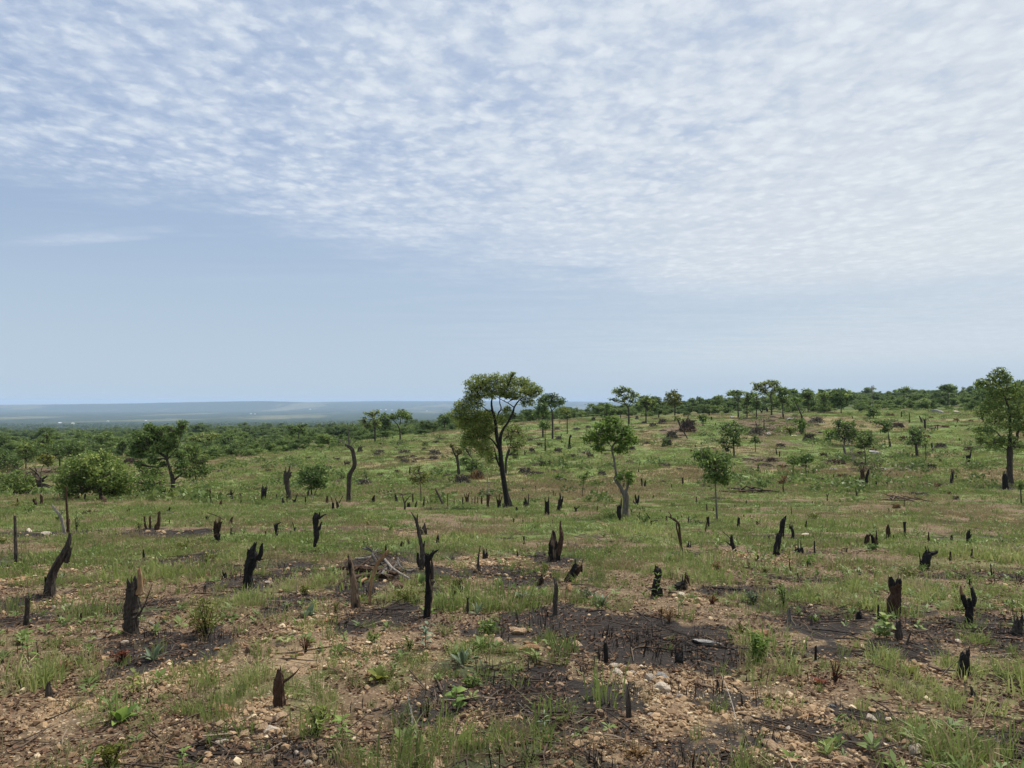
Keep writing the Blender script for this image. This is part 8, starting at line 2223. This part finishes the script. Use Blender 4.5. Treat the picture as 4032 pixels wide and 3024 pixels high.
PL('broad red-brown leaf litter plant, right front', 'C4', 520, 780, 160, 66, 'rosette', 'red', 'broad', 8)
PL('big oval leaf pair at the bottom, right front', 'C4', 280, 1400, 150, 110, 'rosette', 'mid', 'broad', 5)
PL('curled yellow leaf plant by the pinkish stone', 'C4', 1275, 690, 90, 110, 'rosette', 'yellow', 'broad', 4)
PL('dark broad-leaf weed above the ash, right of the grey stub', 'C4', 500, 90, 120, 66, 'rosette', 'dark', 'round', 6)
PL('red dead leaves at the right front corner', 'C4', 1580, 1220, 180, 90, 'bush', 'red', 'oval', 14)
PL('dark green weed beside the right border tuft', 'A3', 2070, 1260, 90, 40, 'bush', 'bright', 'oval', 20)
PL('low green thicket around the black twiggy snag', 'A3', 1130, 1390, 150, 80, 'bush', 'dark', 'oval', 34)
PL('leafy green thicket left of the horned jet-black stump', 'A3', 840, 1350, 220, 80, 'bush', 'mid', 'oval', 40)
PL('leafy twin whips left of the horned stump', 'A3', 810, 1270, 110, 100, 'fern', 'olive', 'oval', 8)

# ------------------------------------------------------------------ a few pale roofs down on the plain
def house(label, px, py, w):
    q = hit(px, py)
    root = empty('house', q)
    tag(root, label, 'house', 'far pale houses on the plain')
    h = w * 0.4
    mb = MB()
    a, b = w * 0.5, w * 0.35
    mb.add([(-a, -b, -3), (a, -b, -3), (a, b, -3), (-a, b, -3), (-a, -b, h), (a, -b, h), (a, b, h), (-a, b, h)], [(0, 1, 5, 4), (1, 2, 6, 5), (2, 3, 7, 6), (3, 0, 4, 7), (4, 5, 6, 7)])
    link('wall', mb.mesh('wall', M_ROCK['white']), root)
    mb = MB()
    a, b = a * 1.15, b * 1.25
    mb.add([(-a, -b, h + 0.05), (a, -b, h + 0.05), (a, b, h + 0.05), (-a, b, h + 0.05), (-a, 0, h * 1.7), (a, 0, h * 1.7)], [(0, 1, 5, 4), (2, 3, 4, 5), (1, 2, 5), (3, 0, 4), (3, 2, 1, 0)])
    link('roof', mb.mesh('roof', M_ROOF), root)


M_ROOF = rock_mat('roof_metal', [(0.3, (0.45, 0.45, 0.46)), (0.5, (0.62, 0.62, 0.63)), (0.7, (0.75, 0.75, 0.76))], 0.2)
for i_, (x_, y_, w_) in enumerate(((310, 410.0, 26), (386, 410.4, 26), (392, 410.6, 22), (381, 410.2, 20), (427, 411.4, 18), (60, 424.0, 14), (108, 422.0, 12), (73, 424.3, 12), (146, 421.4, 12), (251, 414.2, 16), (404, 410.9, 20), (255, 414.4, 14))):
    house('tiny pale roof far off on the hazy plain', x_, y_, w_)
